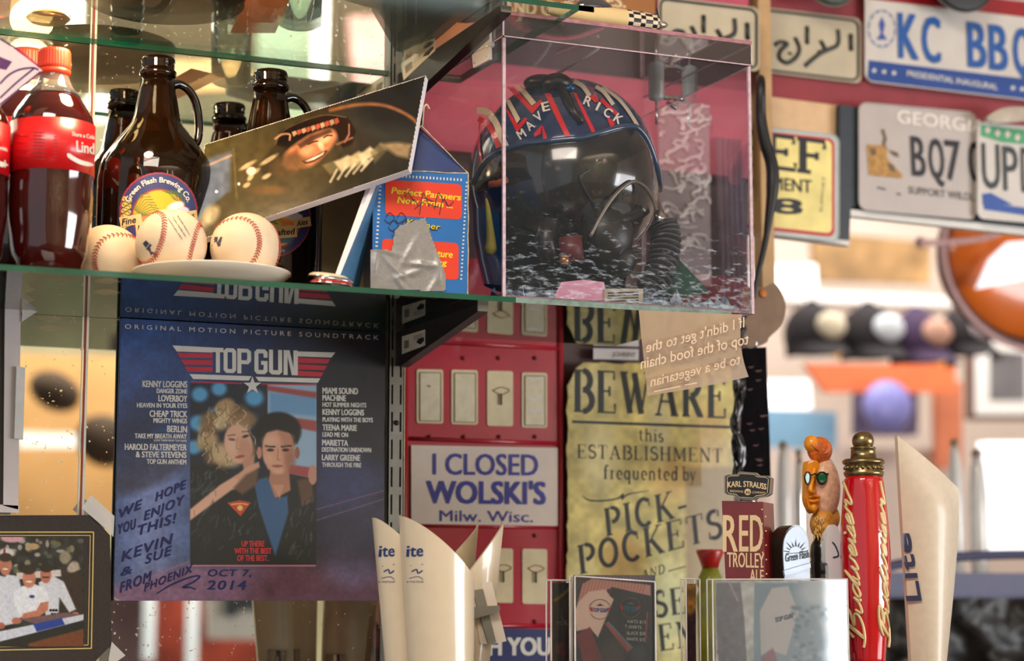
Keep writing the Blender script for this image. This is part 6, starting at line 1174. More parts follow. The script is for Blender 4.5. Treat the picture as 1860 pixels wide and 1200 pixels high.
# red handle with raised script and brass finial
def redtap():
    Y = -.30; ax, s = axis(1572, Y, 1000); z = lambda y: zof(1572, y, Y); t = thing('tap_handle', 'glossy red tap handle with raised cream script and a brass ball finial', 'tap handle', (ax, Y, ZB)); s *= 1.0
    pr = [(z(1215), 30), (z(1195), 32), (z(1150), 36), (z(1100), 41), (z(1050), 44.5), (z(1000), 45.5), (z(960), 44), (z(900), 39), (z(872), 36), (z(866), 34)]
    b = MB(); b.lathe((ax, Y, 0), [(a, r*s) for a, r in pr], M('tap_red', (196, 10, 24), .12, coat=1, var=.05, bump=0), 64); b.build('grip', t)
    br = M('antique_brass', (140, 122, 84), .28, metal=.9, var=.15, scale=60); b = MB()
    b.lathe((ax, Y, 0), [(z(866), 34*s), (z(862), 36*s), (z(858), 37*s), (z(854), 33*s), (z(846), 33*s), (z(842), 38*s), (z(838), 39*s), (z(834), 36*s), (z(834), 24*s), (z(815), 22*s), (z(814), 24*s), (z(812), 22*s), (z(811), 8*s), (z(808), 8*s)], br, 56)
    b.ball((ax, Y, z(801)), (20*s, 20*s, 19*s), br, 32, 20); b.build('brass_finial', t); b = MB()
    for k in range(20): a = 2*math.pi*k/20; b.ball((ax+33.5*s*math.cos(a), Y+33.5*s*math.sin(a), z(850)), 3.6*s, br, 10, 8)
    b.build('brass_beads', t); b = MB(); b.lathe((ax, Y, 0), [(ZB+.0004, .02), (ZB+.01, .02), (z(1225), .012), (z(1215), 34*s), (z(1208), 34*s), (z(1205), 31*s)], br, 40); b.build('ferrule', t)
    # script running upwards: strokes in (along, across) units
    cur = {'B': [[(.0, .0), (.05, 1.25), (.12, 1.5), (.05, .1)], [(-.25, 1.0), (-.1, 1.5), (.25, 1.65), (.62, 1.5), (.6, 1.15), (.2, .85), (.62, .75), (.72, .35), (.45, 0), (.0, -.05), (-.35, .15)]], 'u': [[(0, .6), (.03, .1), (.15, 0), (.35, .2), (.42, .62), (.44, .1), (.55, .05)]], 'd': [[(.38, .55), (.15, .6), (0, .25), (.15, 0), (.38, .3), (.62, 1.25), (.45, .1), (.6, .05)]], 'w': [[(0, .6), (.03, .1), (.14, 0), (.3, .2), (.36, .6), (.38, .1), (.5, 0), (.64, .25), (.68, .62), (.8, .5)]], 'e': [[(0, .2), (.3, .42), (.2, .64), (.03, .35), (.12, 0), (.4, .15)]], 'i': [[(0, .15), (.12, .6), (.12, .05), (.28, .1)], [(.2, .85), (.24, .92)]], 's': [[(0, .1), (.25, .62), (.3, .3), (.2, 0), (.0, .06)], [(.2, 0), (.42, .12)]], 'r': [[(0, .1), (.12, .65), (.2, .5), (.38, .58), (.36, .1), (.5, .0), (.7, .25), (1.0, .6)]]}
    wds = {'B': .85, 'u': .56, 'd': .6, 'w': .82, 'e': .4, 'i': .28, 's': .42, 'r': .6}
    cm = M('script_cream', (226, 198, 140), .3, coat=.5, bump=0); cr2 = M('script_dark_edge', (110, 10, 20), .3)
    zs = [a for a, _ in pr]; rs_ = [r*s for _, r in pr]
    def script(name, p0, p1, h, upv, lift):
        b = MB(); fn = lathe_map(ax, Y, zs, rs_, lift); tot = sum(wds[c] for c in 'Budweiser'); p0, p1 = np.array(p0, float), np.array(p1, float); k = (p1-p0)/tot; x = 0
        for c in 'Budweiser':
            for st_ in cur[c]:
                q = spline(st_, 5); pp = np.array([p0+k*(x+u+.25*v)+np.array(upv)*h*v+np.array([6*math.sin(math.pi*min(1, max(0, (x+u)/tot))), 0])*0 for u, v in q]); W = fn(pp[:, 0], pp[:, 1]); b.tube(W, .0017 if len(q) > 6 else .002, cm, 6)
            x += wds[c]
        b.build(name, t, label='raised cream script reading Budweiser')
    script('raised_script', (1570, 1160), (1546, 905), 19, (-1, -.12), .0006)
    script('raised_script', (1615, 1160), (1606, 905), 17, (-.62, -.35), .0006)
redtap()
# brick red box handle with black badge
def trolley():
    Y = -.262; A = P(1325, 1040, Y); th = R(-44); dx = np.array([math.cos(th), math.sin(th), 0]); dy = np.array([-math.sin(th), math.cos(th), 0]); n = -dy; g0 = gp(A, n); g = gp(A, n, .0006); t = thing('tap_handle', 'brick red box-shaped tap handle lettered RED TROLLEY ALE under a black badge', 'tap handle', (A[0]+.02, Y, ZB)); up = np.array([0, 0, 1.])
    m = M('tap_brick', (120, 28, 26), .3, coat=.5, var=.1); Q = g0(*np.array([(1311, 909), (1386, 911), (1396, 1200), (1325, 1200)], float).T); q0, q1, q2, q3 = Q; D = dy*.050; b = MB()
    b.add([q0, q1, q2, q3, q0+D, q1+D, q2+D, q3+D], [(0, 1, 2, 3), (4, 7, 6, 5), (0, 4, 5, 1), (1, 5, 6, 2), (2, 6, 7, 3), (3, 7, 4, 0)], m); b.build('grip', t)
    b = MB(); cw = M('trolley_cream', (236, 206, 160), .4, bump=0)
    for ch, x0, x1 in (('R', 1314, 1339), ('E', 1343, 1359), ('D', 1363, 1385)): text(b, ch, (x0, 1001), (x1, 1001), 70, g, cw, .03, up=(.0, -1))
    text(b, 'TROLLEY', (1321, 1029), (1388, 1031), 28, g, cw, .03); text(b, 'ALE', (1362, 1056), (1387, 1057), 24, g, cw, .03)
    for k in range(10): p = g(1384+k*.2, 925+k*13); b.ball(p+dx*.004*(k % 2), .0010, cw, 6, 4)
    b.build('lettering', t)
    b = MB(); o = np.array([(1315, 864), (1322, 861), (1338, 861), (1343, 856), (1372, 858), (1378, 863), (1396, 864), (1402, 868), (1400, 896), (1393, 901), (1376, 903), (1370, 908), (1340, 906), (1334, 900), (1319, 898), (1315, 894)], float); gb = gp(A, n, .004); b.slab(gb(*o.T), -n*-.0001+dy*.010, M('badge_pewter', (158, 148, 134), .3, metal=.6)); bd = b.build('badge', t, label='pewter badge with black face'); c_ = o.mean(0); b = MB(); poly(b, (o-c_)*.93+c_, gp(A, n, .0046), M('badge_black', (26, 24, 24), .35)); rr = (o-c_)*.86+c_; stroke(b, np.concatenate([rr, rr[:1]]), 1, gp(A, n, .005), cw)
    text(b, 'KARL STRAUSS', (1322, 885), (1392, 889), 11, gp(A, n, .005), cw, .04, arc=3); text(b, 'BREWING', (1326, 893), (1350, 894.5), 4, gp(A, n, .005), cw); text(b, 'COMPANY', (1366, 895.5), (1390, 896.5), 4, gp(A, n, .005), cw); cc = [(1358+6*math.cos(R(k*30)), 893+6*math.sin(R(k*30))) for k in range(12)]; poly(b, cc, gp(A, n, .005), cw); text(b, '30', (1354, 896), (1362, 896), 5, gp(A, n, .0054), M('badge_black'), .04); b.build('badge_print', bd)
    b = MB(); c0 = g0(1356, 906)+D*.4; c0 = gp(A+dy*.02, n)(1358., 908.); b.lathe(c0, [(-.004, .011), (0, .011), (.002, .008), (.004, .009)], chrome, 20); b.build('neck_ring', t); stem(t, float(A[0]+.02), Y+.01, zof(1350, 1205, Y))
trolley()
def paddle_tap():
    Y = -.285; A = P(1430, 1000, Y); th = R(4); dy = np.array([-math.sin(th), math.cos(th), 0]); n = -dy; t = thing('tap_handle', 'rounded black tap handle with a pale blue face and a rising sun', 'tap handle', (A[0], Y, ZB)); g0 = gp(A, n); o = spline([(1428, 1200), (1424, 1060), (1421, 1000), (1425, 972), (1439, 955), (1454, 955), (1466, 972), (1470, 1000), (1472, 1060), (1476, 1200)], 5); b = MB(); q = gp(A, n, -.012)(*(o+[-9, 0]).T); F_ = g0(*o.T); k = len(o)
    b.slab(F_, dy*.026, M('tap_black', (40, 36, 30), .25, coat=.6)); b.build('grip', t); b = MB(); cen = np.array([1447, 1070.]); oi = (o-cen)*[.93, .975]+cen; g = gp(A, n, .0016); b.slab(g(*oi.T), dy*.0015, M('tap_pale_blue', (146, 168, 196), .3, coat=.4, var=.06)); f = b.build('face_panel', t, label='pale blue face'); g2 = gp(A, n, .0022); ik = M('tap_engraving', (36, 48, 50), .5); b = MB()
    c0 = np.array([1446, 1004.])
    for kk in range(9): a = R(-170+kk*20); r1, r2 = 12, (28 if kk % 2 == 0 else 22); d_ = np.array([math.cos(a), math.sin(a)]); pp = np.array([-d_[1], d_[0]]); poly(b, [c0+d_*r1-pp*1.1, c0+d_*r2, c0+d_*r1+pp*1.1], g2, ik)
    stroke(b, [(1428, 1005), (1446, 1004), (1464, 1002)], 1.2, g2, ik); text(b, 'Green Flash', (1427, 1020), (1470, 1012), 15, g2, ik, .04, up=(0, -1)); b.slab(gp(A, n, .004)(*np.array([(1424, 1036), (1472, 1022), (1473, 1030), (1426, 1046)], float).T), dy*.003, M('tap_pale_blue')); b.build('engraving', f); stem(t, float(A[0]), Y+.01, zof(1430, 1205, Y))
paddle_tap()
# carved citrus face with sunglasses
def facetap():
    Y = -.255; t = thing('tap_handle', 'carved orange half-citrus face tap handle with green sunglasses and a tufted crest', 'tap handle', (float(P(1495, 1100, Y)[0]), Y, ZB)); s = dep(1495, 900, Y)/F; C0 = P(1494, 885, Y); ora = M('citrus_orange', (240, 150, 30), .35, coat=.4, var=.12, scale=60); pulp = M('citrus_pulp', (226, 176, 146), .45, coat=.3, var=.25, scale=160, bump=.08); rind = M('citrus_rind', (226, 222, 216), .4, coat=.3); tuft = M('tuft_orange', (214, 104, 40), .45, var=.35, scale=150, bump=.12)
    b = MB(); b.ball(C0+np.array((.0065, .006, 0)), (.0195, .013, .037), rind, 32, 24); b.build('rind', t); b = MB(); b.ball(C0+np.array((.004, -.001, -.001)), (.0175, .0135, .0335), pulp, 32, 24)
    for k in range(14):
        a = R(-80+k*24); d_ = np.array([math.cos(a)*.012, -.007, math.sin(a)*.028]); b.tube([C0+np.array((.006, -.011, 0)), C0+np.array((.005, 0, 0))+d_], .0006, rind, 5)
    b.build('citrus_slice', t)
    b = MB(); o = spline([(1470, 837), (1486, 838), (1490, 862), (1487, 885), (1494, 900), (1488, 918), (1478, 932), (1466, 912), (1466, 880), (1466, 850)], 4, True); q = P(*o.T, Y-.006); b.slab(q, (0, .010, 0), ora); b.tube(spline([P(1480, 850, Y-.008), P(1475, 872, Y-.012), P(1472, 890, Y-.016), P(1479, 893, Y-.01)], 5), .0026, ora, 8); b.tube(spline([P(1470, 903, Y-.009), P(1477, 900, Y-.011), P(1488, 902, Y-.009)], 4), .0016, ora, 8); b.tube(spline([P(1470, 909, Y-.009), P(1478, 910, Y-.011), P(1487, 908, Y-.009)], 4), .0018, ora, 8); b.ball(P(1478, 922, Y-.008), (.004, .004, .005), ora, 12, 8); b.build('face', t)
    b = MB(); lens = M('lens_green', (14, 110, 70), .08, coat=1); fr_ = M('glasses_black', (14, 14, 16), .2)
    for cx_, rx in ((1493, 9.5), (1467, 5.5)): o = np.array([(cx_+rx*1.0*math.cos(a)*(1 if math.sin(a) < 0 else .85), 868+11*math.sin(a)) for a in np.linspace(0, 6.2832, 19)[:-1]]); q = P(*o.T, Y-.0155); b.slab(q, (0, .001, 0), lens); b.tube(q, .0010, fr_, 6, closed=True)
    b.tube([P(1473, 863, Y-.016), P(1480, 860, Y-.017), P(1485, 863, Y-.016)], .0010, fr_, 6); b.tube([P(1502, 860, Y-.015), P(1516, 861, Y+.0), P(1522, 862, Y+.006)], .0008, fr_, 6); b.build('sunglasses', t)
    b = MB(); b.ball(P(1489, 817, Y), (.0155, .011, .0155), tuft, 24, 16, Matrix.Rotation(R(25), 3, 'Y')); b.ball(P(1474, 806, Y-.002), (.0085, .009, .010), ora, 18, 12); rs = random.Random(1)
    for k in range(40): a = rs.uniform(-.3, 2.6); c1 = P(1490-4*math.cos(a), 826, Y-.006); c2 = P(1490+20*math.cos(a+.3), 818-20*math.sin(a)*.8, Y-.006+rs.uniform(-.004, .002)); b.tube([c1, (c1+c2)/2+np.array((0, -.003, 0)), c2], [.0006, .0010, .0005], tuft if k % 2 else M('tuft_pink', (226, 130, 96), .5), 5)
    b.build('crest', t)
    b = MB(); b.ball(P(1495, 952, Y), (.0155, .014, .018), M('beard_gold', (206, 140, 50), .4, coat=.3, var=.35, scale=140, bump=.1), 24, 16); b.ball(P(1510, 940, Y+.004), (.010, .010, .014), M('beard_gold'), 18, 12)
    for k in range(46): a = rs.uniform(-1.2, 1.2); y_ = rs.uniform(932, 974); x_ = 1495+16*math.sin(a); p0_ = P(x_, y_, Y-.013*math.cos(a)); p1_ = P(x_+rs.uniform(-3, 3), y_+9, Y-.014*math.cos(a)); b.tube([p0_, p1_], [.0012, .0004], M('beard_light', (226, 176, 96), .45), 5)
    b.build('beard', t)
    ax = float(P(1495, 1010, Y)[0]); z = lambda y: zof(1495, y, Y); b = MB(); b.lathe((ax, Y, 0), [(ZB+.0004, .016), (z(1200), .014), (z(1050), 24*s), (z(1046), 22*s), (z(1040), 24*s), (z(1022), 24*s), (z(1016), 22*s), (z(1010), 24*s), (z(990), 22*s), (z(972), 12*s)], M('base_black', (30, 26, 22), .2, coat=.7), 36); b.build('base', t)
facetap()
t = thing('tap_handle', 'narrow white shoe-shaped tap handle beside the citrus face', 'tap handle', (float(P(1520, 1000, -.275)[0]), -.275, ZB)); o = spline([(1506, 1200), (1505, 1040), (1500, 1020), (1500, 985), (1506, 960), (1514, 952), (1524, 962), (1530, 990), (1533, 1030), (1534, 1200)], 4); b = MB(); b.slab(P(*o.T, -.275), (0, .012, 0), M('tap_white', (232, 234, 238), .3, coat=.4, var=.02)); b.build('grip', t); b = MB(); stroke(b, spline([(1512, 984), (1518, 992), (1523, 1008), (1513, 1012)], 4), 2.4, pl(-.275, .0008), M('lite_ink', (40, 44, 78), .4)); b.build('mark', t); stem(t, float(P(1520, 1200, -.27)[0]), -.27, zof(1520, 1200, -.27), .006)

# ---------------------------------------------------------------- acrylic menu stands
def stand(label, x0, y0, x1, Y, paint, sl=.0, tilt=0, glare=.012, rf=.9):
    t = thing('menu_stand', label, 'menu stand', (float(P((x0+x1)/2, 1100, Y)[0]), Y, ZB)); zb_ = ZB+.0006; a, b_ = P(x0, y0, Y), P(x1, y0+(x1-x0)*sl, Y); zt2 = min(a[2], b_[2]); zl_ = a[2]; b = MB()
    ac = Mglass('stand_acrylic_%d' % (glare*1000), (.97, .98, .98), rf, .03, diff=glare, dcol=(.8, .85, .9)); th = .002  # glare is put on as an even pale diffuse share
    b.add([(a[0], Y, zb_), (b_[0], Y, zb_), (b_[0], Y, b_[2]), (a[0], Y, a[2])], [(0, 1, 2, 3)], ac); b.add([(a[0], Y+.012, zb_), (b_[0], Y+.012, zb_), (b_[0], Y+.012, b_[2]), (a[0], Y+.012, a[2])], [(0, 1, 2, 3)], ac); b.build('acrylic_sleeve', t)
    b = MB(); e = M('stand_edge', (206, 200, 198), .2, coat=.6)
    for p, q in (((a[0], Y, zb_), (a[0], Y, a[2])), ((b_[0], Y, zb_), (b_[0], Y, b_[2])), ((a[0], Y, a[2]), (b_[0], Y, b_[2]))): b.tube([p, q], .0009, e, 6); b.tube([np.array(p)+(0, .012, 0), np.array(q)+(0, .012, 0)], .0009, e, 6)
    b.build('edge', t); paint(t, Y); return t
def flyer(t, Y):
    c = Cv(1041, 1044, 1190, 1290, 110, (20, 18, 20)); g = pl(Y+.002)
    c.poly([(1058, 1060), (1075, 1050), (1182, 1062), (1182, 1082), (1112, 1066), (1095, 1075), (1048, 1100)], (206, 150, 134), 1.5)
    for k in range(24): c.line([(1050+k*6, 1045), (1036+k*6, 1095)], 2, (170, 70, 66), 1, .5) if k < 22 else 0
    m_ = (c.X > 1044) & (c.Y > 1044)
    c.poly([(1112, 1066), (1182, 1082), (1186, 1290), (1090, 1290), (1098, 1160)], (18, 16, 18), 1.5); c.poly([(1050, 1094), (1070, 1074), (1100, 1070), (1108, 1082), (1115, 1088), (1086, 1157), (1072, 1140), (1047, 1146), (1044, 1110)], (232, 200, 184), 1.5)
    c.poly([(1046, 1152), (1072, 1138), (1094, 1198), (1060, 1204)], (126, 26, 34), 1.5); c.poly([(1098, 1132), (1106, 1128), (1150, 1176), (1140, 1184)], (170, 56, 50), 2); c.line([(1104, 1130), (1148, 1176)], 3, (70, 130, 150), 2)
    c.ell(1110, 1190, 24, 30, (80, 56, 50), 20, .8, .7); c.ell(1160, 1186, 14, 16, (60, 66, 76), 0, .6, .6); c.line([(1176, 1112), (1172, 1165)], 2.2, (190, 60, 66), 1)
    c.mesh('flyer_sheet', g, t, .4, .2); b = MB(); wm = M('print_white'); g2 = pl(Y+.0015)
    for s_, p, q in (('HATS $15', (1140, 1131), (1173, 1132)), ('T-SHIRTS', (1135, 1140), (1165, 1142)), ('BLACK $20', (1139, 1152), (1172, 1153)), ('WHITE $15', (1138, 1163), (1171, 1164))): text(b, s_, p, q, 6, g2, wm, .0)
    rdm = M('print_red'); bl = M('print_blue')
    for (x, y, cm_) in ((1090, 1108, bl), (1145, 1105, M('print_cyan', (60, 140, 170), .5))):
        poly(b, [(x-20, y-5), (x-14, y-6), (x-12, y+2), (x-17, y+2)], g2, rdm); poly(b, [(x+12, y-4), (x+19, y-6), (x+16, y+1), (x+12, y+2)], g2, rdm); text(b, 'TOP GUN', (x-12, y+3), (x+12, y+4), 8, g2, cm_, .05)
        stroke(b, [(x+20*math.cos(a), y+20*math.sin(a)) for a in np.linspace(3.5, 5.9, 9)], 1.3, g2, M('ink_grey')); stroke(b, [(x+18*math.cos(a), y+16*math.sin(a)) for a in np.linspace(.4, 2.7, 9)], 1.3, g2, M('ink_grey')); poly(b, [(x-8, y-9), (x-1, y-11), (x, y-14), (x+1, y-11), (x+8, y-9), (x, y-8)], g2, M('ink_black') if x < 1100 else M('ink_grey'))
    b.build('lettering', t)
stand('acrylic menu stand with a black flyer of shirts and caps with prices', 1044, 1046, 1190, -.33, flyer, .07)
def edgeA(t, Y):
    c = Cv(1003, 1058, 1036, 1290, 40, (38, 32, 30)); c.line([(1008, 1090), (1034, 1070)], 6, (150, 130, 50), 2, .7); c.line([(1018, 1118), (1030, 1134)], 2, (130, 110, 90), 1, .8); c.ell(1020, 1180, 10, 14, (120, 40, 56), 0, .9, .7); c.noise(.3, 6, 3); c.mesh('flyer_sheet', pl(Y+.002), t, .4, .2)
    b = MB(); text(b, 'MUG', (1012, 1136), (1030, 1134), 9, pl(Y+.0015), M('ink_grey')); b.build('lettering', t)
stand('narrow acrylic menu stand with a dark leaflet left of the shirt flyer', 1001, 1053, 1039, -.31, edgeA, .03)
def edgeB(t, Y):
    c = Cv(1248, 1060, 1264, 1290, 30, (96, 50, 56)); c.poly([(1248, 1060), (1264, 1060), (1264, 1110), (1248, 1120)], (206, 150, 60), 6); c.noise(.35, 7, 6); c.mesh('flyer_sheet', pl(Y+.002), t, .4, .2)
stand('narrow acrylic stand with an orange topped leaflet before the parchment poster', 1246, 1051, 1271, -.26, edgeB, .02)
def bigfly(t, Y):
    g = pl(Y+.002); c = Cv(1300, 1054, 1536, 1290, 130, (232, 232, 236)); c.poly([(1300, 1058), (1345, 1058), (1352, 1130), (1362, 1290), (1312, 1290), (1302, 1150)], (88, 82, 110), 2); c.noise(.15, 8, 2)
    c.poly([(1370, 1058), (1536, 1058), (1536, 1290), (1368, 1290)], (120, 160, 186), 2); c.ell(1450, 1160, 60, 90, (176, 196, 212), 20, .9, .7); c.ell(1520, 1100, 30, 60, (226, 232, 240), 0, .9, .8); c.ell(1480, 1075, 30, 26, (236, 240, 246), 0, .9, .8)  # pale blue and white blobs paint the window glare onto the flyer
    c.poly([(1380, 1110), (1402, 1068), (1432, 1064), (1446, 1100), (1452, 1104), (1428, 1190), (1400, 1180), (1382, 1190)], (228, 222, 226), 2); c.poly([(1382, 1196), (1404, 1176), (1412, 1200), (1390, 1215)], (170, 60, 96), 4, .8)
    for k in range(70): c.ell(random.uniform(1440, 1530), random.uniform(1100, 1210), 5, 4, random.choice([(70, 110, 140), (206, 220, 232), (90, 130, 160)]), 0, .9, .6)
    for k in range(60): c.ell(random.uniform(1304, 1350), random.uniform(1066, 1230), 4, 4, random.choice([(60, 56, 96), (120, 110, 150), (120, 40, 80)]), 0, .9, .6)
    c.line([(1325, 1058), (1340, 1090)], 4, (206, 190, 206), 2, .8); c.mesh('flyer_sheet', g, t, .3, .3); b = MB(); g2 = pl(Y+.0015); gm = M('glare_pale_ink', (96, 128, 158), .5)
    for k, s_ in enumerate(('HATS $15', 'T-SHIRTS', 'BLACK $20', 'WHITE $15')): text(b, s_, (1490, 1146+k*11), (1524, 1147+k*11), 6, g2, gm)
    text(b, 'TOP GUN', (1408, 1130), (1440, 1122), 9, g2, gm, .05); b.build('lettering', t)
stand('large acrylic menu stand with a flyer painted pale blue as in window glare below the red box tap handle', 1294, 1052, 1539, -.335, bigfly, -.004, 0, .06, 2.4)

# ================================================================ FRAMES AT THE LOWER LEFT
def groupphoto():
    Y = -.022; o = [(-150, 936), (166, 935), (200, 972), (203, 1170), (168, 1206), (-150, 1206)]; q = P(*np.array(o, float).T, Y); t = thing('framed_photo', 'photo of people in white shirts at a bar in a dark mat with gold lines', 'photo', (float(q[:, 0].mean()), Y, q[:, 2].min())); b = MB(); b.slab(q, (0, .004, 0), M('mat_dark', (56, 48, 44), .8, var=.15, scale=260, bump=.1)); b.build('mat', t)
    b = MB(); gd = M('gold_line', (214, 190, 116), .4, metal=.3); g = pl(Y, .0005)
    for k, (i, w_) in enumerate(((0, 2.2), (6, 1.4))): stroke(b, [(-100, 966+i), (170-i, 966+i)], w_, g, gd); stroke(b, [(170-i, 966+i), (166-i, 1177-i)], w_, g, gd); stroke(b, [(-100, 1182-i), (166-i, 1177-i)], w_, g, gd)
    b.build('gold_lines', t)
    c = Cv(-60, 975, 152, 1174, 170, (40, 44, 46)); c.noise(.4, 10, 2); rs = random.Random(8)
    for k in range(46): c.ell(rs.uniform(0, 148), rs.uniform(978, 1042), rs.uniform(3, 8), rs.uniform(3, 7), rs.choice([(90, 96, 90), (150, 140, 120), (30, 34, 38), (180, 176, 166), (120, 112, 70)]), 0, .5, .8)
    c.ell(22, 976, 22, 9, (206, 160, 170), 0, .4); c.ell(118, 1012, 10, 12, (140, 132, 114), 0, .4); c.ell(133, 1030, 12, 9, (176, 160, 144), -40, .4); c.ell(12, 1004, 14, 9, (206, 200, 200), 0, .4); c.line([(8, 998), (8, 1008)], 4, (150, 40, 50), 1.5); c.ell(60, 992, 12, 6, (176, 150, 110), 0, .5); c.poly([(30, 1040), (110, 1034), (112, 1046), (30, 1052)], (206, 196, 194), 2); c.poly([(112, 1040), (150, 1040), (150, 1120), (112, 1120)], (52, 34, 34), 6, .8)
    sh = (206, 210, 222)
    c.poly([(-60, 1060), (0, 1045), (22, 1050), (36, 1130), (-60, 1150)], sh, 3); c.poly([(10, 1042), (34, 1046), (40, 1075), (12, 1080)], sh, 3); c.ell(10, 1026, 11, 19, (180, 116, 96), 0, .2); c.ell(10, 1012, 12, 8, (50, 40, 36), 0, .3); c.ell(10, 1033, 5, 1.6, (226, 206, 196), 0, .5)
    c.poly([(70, 1058), (84, 1048), (98, 1046), (116, 1056), (138, 1106), (126, 1112), (108, 1085), (106, 1120), (84, 1122)], sh, 3); c.ell(83, 1044, 10, 15, (178, 112, 92), 0, .2); c.ell(84, 1031, 12, 8, (38, 32, 30), 0, .3); c.line([(78, 1048), (88, 1048)], 2.5, (50, 36, 32), 1.5); c.ell(137, 1114, 6, 3, (180, 116, 96), 0, .4)
    c.poly([(24, 1075), (40, 1064), (62, 1060), (84, 1068), (90, 1092), (74, 1096), (70, 1118), (28, 1122)], (222, 226, 236), 3); c.ell(53, 1050, 12, 17, (190, 122, 100), 0, .2); c.ell(52, 1034, 13, 9, (46, 38, 34), 0, .3); c.ell(53, 1056, 6, 1.8, (232, 216, 206), 0, .5); c.ell(58, 1083, 5, 3, (60, 70, 140), 0, .5)
    c.poly([(74, 1094), (88, 1092), (87, 1108), (70, 1120), (38, 1124), (42, 1114), (66, 1108)], (188, 118, 96), 2.5); c.poly([(0, 1080), (16, 1075), (36, 1120), (30, 1132), (10, 1100)], (200, 206, 220), 3); c.ell(30, 1127, 9, 6, (176, 110, 90), 0, .3); c.ell(2, 1136, 7, 6, (170, 100, 84), 0, .3)
    for k in range(6): c.ell(92+k*2.6, 1108+(k % 2)*7, 2.6, 2.6, (26, 28, 30), 0, .4)
    c.poly([(36, 1124), (90, 1116), (118, 1112), (152, 1116), (152, 1124), (80, 1138)], (110, 84, 88), 2); c.poly([(-60, 1158), (60, 1134), (152, 1115), (152, 1126), (60, 1150), (-60, 1180)], (200, 206, 222), 2); c.poly([(60, 1133), (112, 1122), (118, 1134), (67, 1147)], (30, 62, 150), 2); c.poly([(-60, 1180), (60, 1150), (152, 1126), (152, 1140), (60, 1164), (-60, 1195)], (32, 34, 36), 2); c.poly([(52, 1168), (152, 1142), (152, 1174), (52, 1174)], (112, 62, 40), 2); c.noise(.06, 3, 9)
    c.mesh('photo_sheet', pl(Y, .0006), t, .25, .4)
groupphoto()
tp = Mglass('white_tape', (.9, .9, .9), .8, .3, diff=.55, dcol=(.86, .85, .84))
for pts, lab in (([(166, 898), (208, 937), (206, 975), (198, 965), (148, 922)], 'white translucent tape corner above the dark matted photo'), ([(203, 1165), (228, 1190), (205, 1206), (196, 1206)], 'white translucent tape corner low at the right of the dark matted photo'), ([(40, 550), (67, 566), (40, 584)], 'white translucent tape corner on the pale acrylic frame at the left edge')):
    q = P(*np.array(pts, float).T, -.024 if pts[0][0] > 100 else -.03); b = MB(); b.slab(q, (0, .0004, 0), tp); tag(b.build('tape_corner'), lab, 'tape')
t = thing('acrylic_frame', 'pale acrylic picture frame cut off by the left edge above the dark matted photo', 'frame', (float(P(0, 700, -.028)[0]), -.028, float(P(0, 932, -.028)[2]))); Y = -.028; b = MB(); fw = M('frame_lilac', (206, 200, 204), .3, coat=.4, var=.04)
q = P(*np.array([(9, 548), (38, 552), (33, 925), (6, 918)], float).T, Y); b.slab(q, (0, .006, 0), fw); q = P(*np.array([(-80, 912), (35, 918), (34, 931), (-80, 928)], float).T, Y); b.slab(q, (0, .006, 0), fw); q = P(*np.array([(30, 665), (46, 667), (42, 798), (26, 796)], float).T, Y-.004); b.slab(q, (0, .004, 0), M('clip_clear', (222, 222, 220), .3)); b.build('frame_rim', t)
b = MB(); q = P(*np.array([(-80, 560), (9, 560), (6, 915), (-80, 915)], float).T, Y+.003); b.slab(q, (0, .002, 0), M('frame_inside', (52, 48, 50), .4, var=.3, scale=14)); b.build('picture', t)

# ================================================================ ROOM BEYOND, RIGHT OF THE CASE (out of focus)
def farbox(name, label, cat, pts, Y, th, m, group=None):
    q = P(*np.array(pts, float).T, Y); b = MB(); b.slab(q, (0, th, 0), m); return tag(b.build(name), label, cat, group)
def frame(label, x0, y0, x1, y1, Y, w_, outer, mat_, pic):
    q = P(*np.array([(x0, y0), (x1, y0+4), (x1, y1), (x0, y1)], float).T, Y); t = thing('framed_picture', label, 'picture', (q[:, 0].mean(), Y, q[:, 2].min())); b = MB(); b.slab(q, (0, .03, 0), outer); b.build('frame', t); b = MB(); k = w_; b.slab(P(*np.array([(x0+k, y0+k), (x1-k, y0+k+4), (x1-k, y1-k), (x0+k, y1-k)], float).T, Y-.004), (0, .003, 0), mat_); b.build('mat', t); k = w_*4; b = MB(); b.slab(P(*np.array([(x0+k, y0+k), (x1-k, y0+k+4), (x1-k, y1-k), (x0+k, y1-k)], float).T, Y-.008), (0, .003, 0), pic); b.build('picture', t)
pw2 = M('far_white', (240, 236, 232), .6, var=.03, scale=3); wd = M('far_brown', (96, 60, 44), .5)
farbox('wall_map', 'brown and olive mottled picture on the far wall below the plates', 'picture', [(1478, 418), (1690, 440), (1690, 515), (1480, 508)], 3.9, .03, M('mottled_brown', (150, 116, 74), .7, var=.6, scale=7))
farbox('ceiling_fixture', 'bright white light box on the far side below the yellow plate', 'lamp', [(1380, 482), (1482, 480), (1484, 524), (1380, 524)], 3.7, .1, Mem('far_light_box', (255, 244, 236), 1.0))
farbox('shelf_board', 'long pale shelf board above the row of caps', 'shelf', [(1400, 524), (1860, 545), (1860, 560), (1400, 546)], 3.6, .16, pw2)
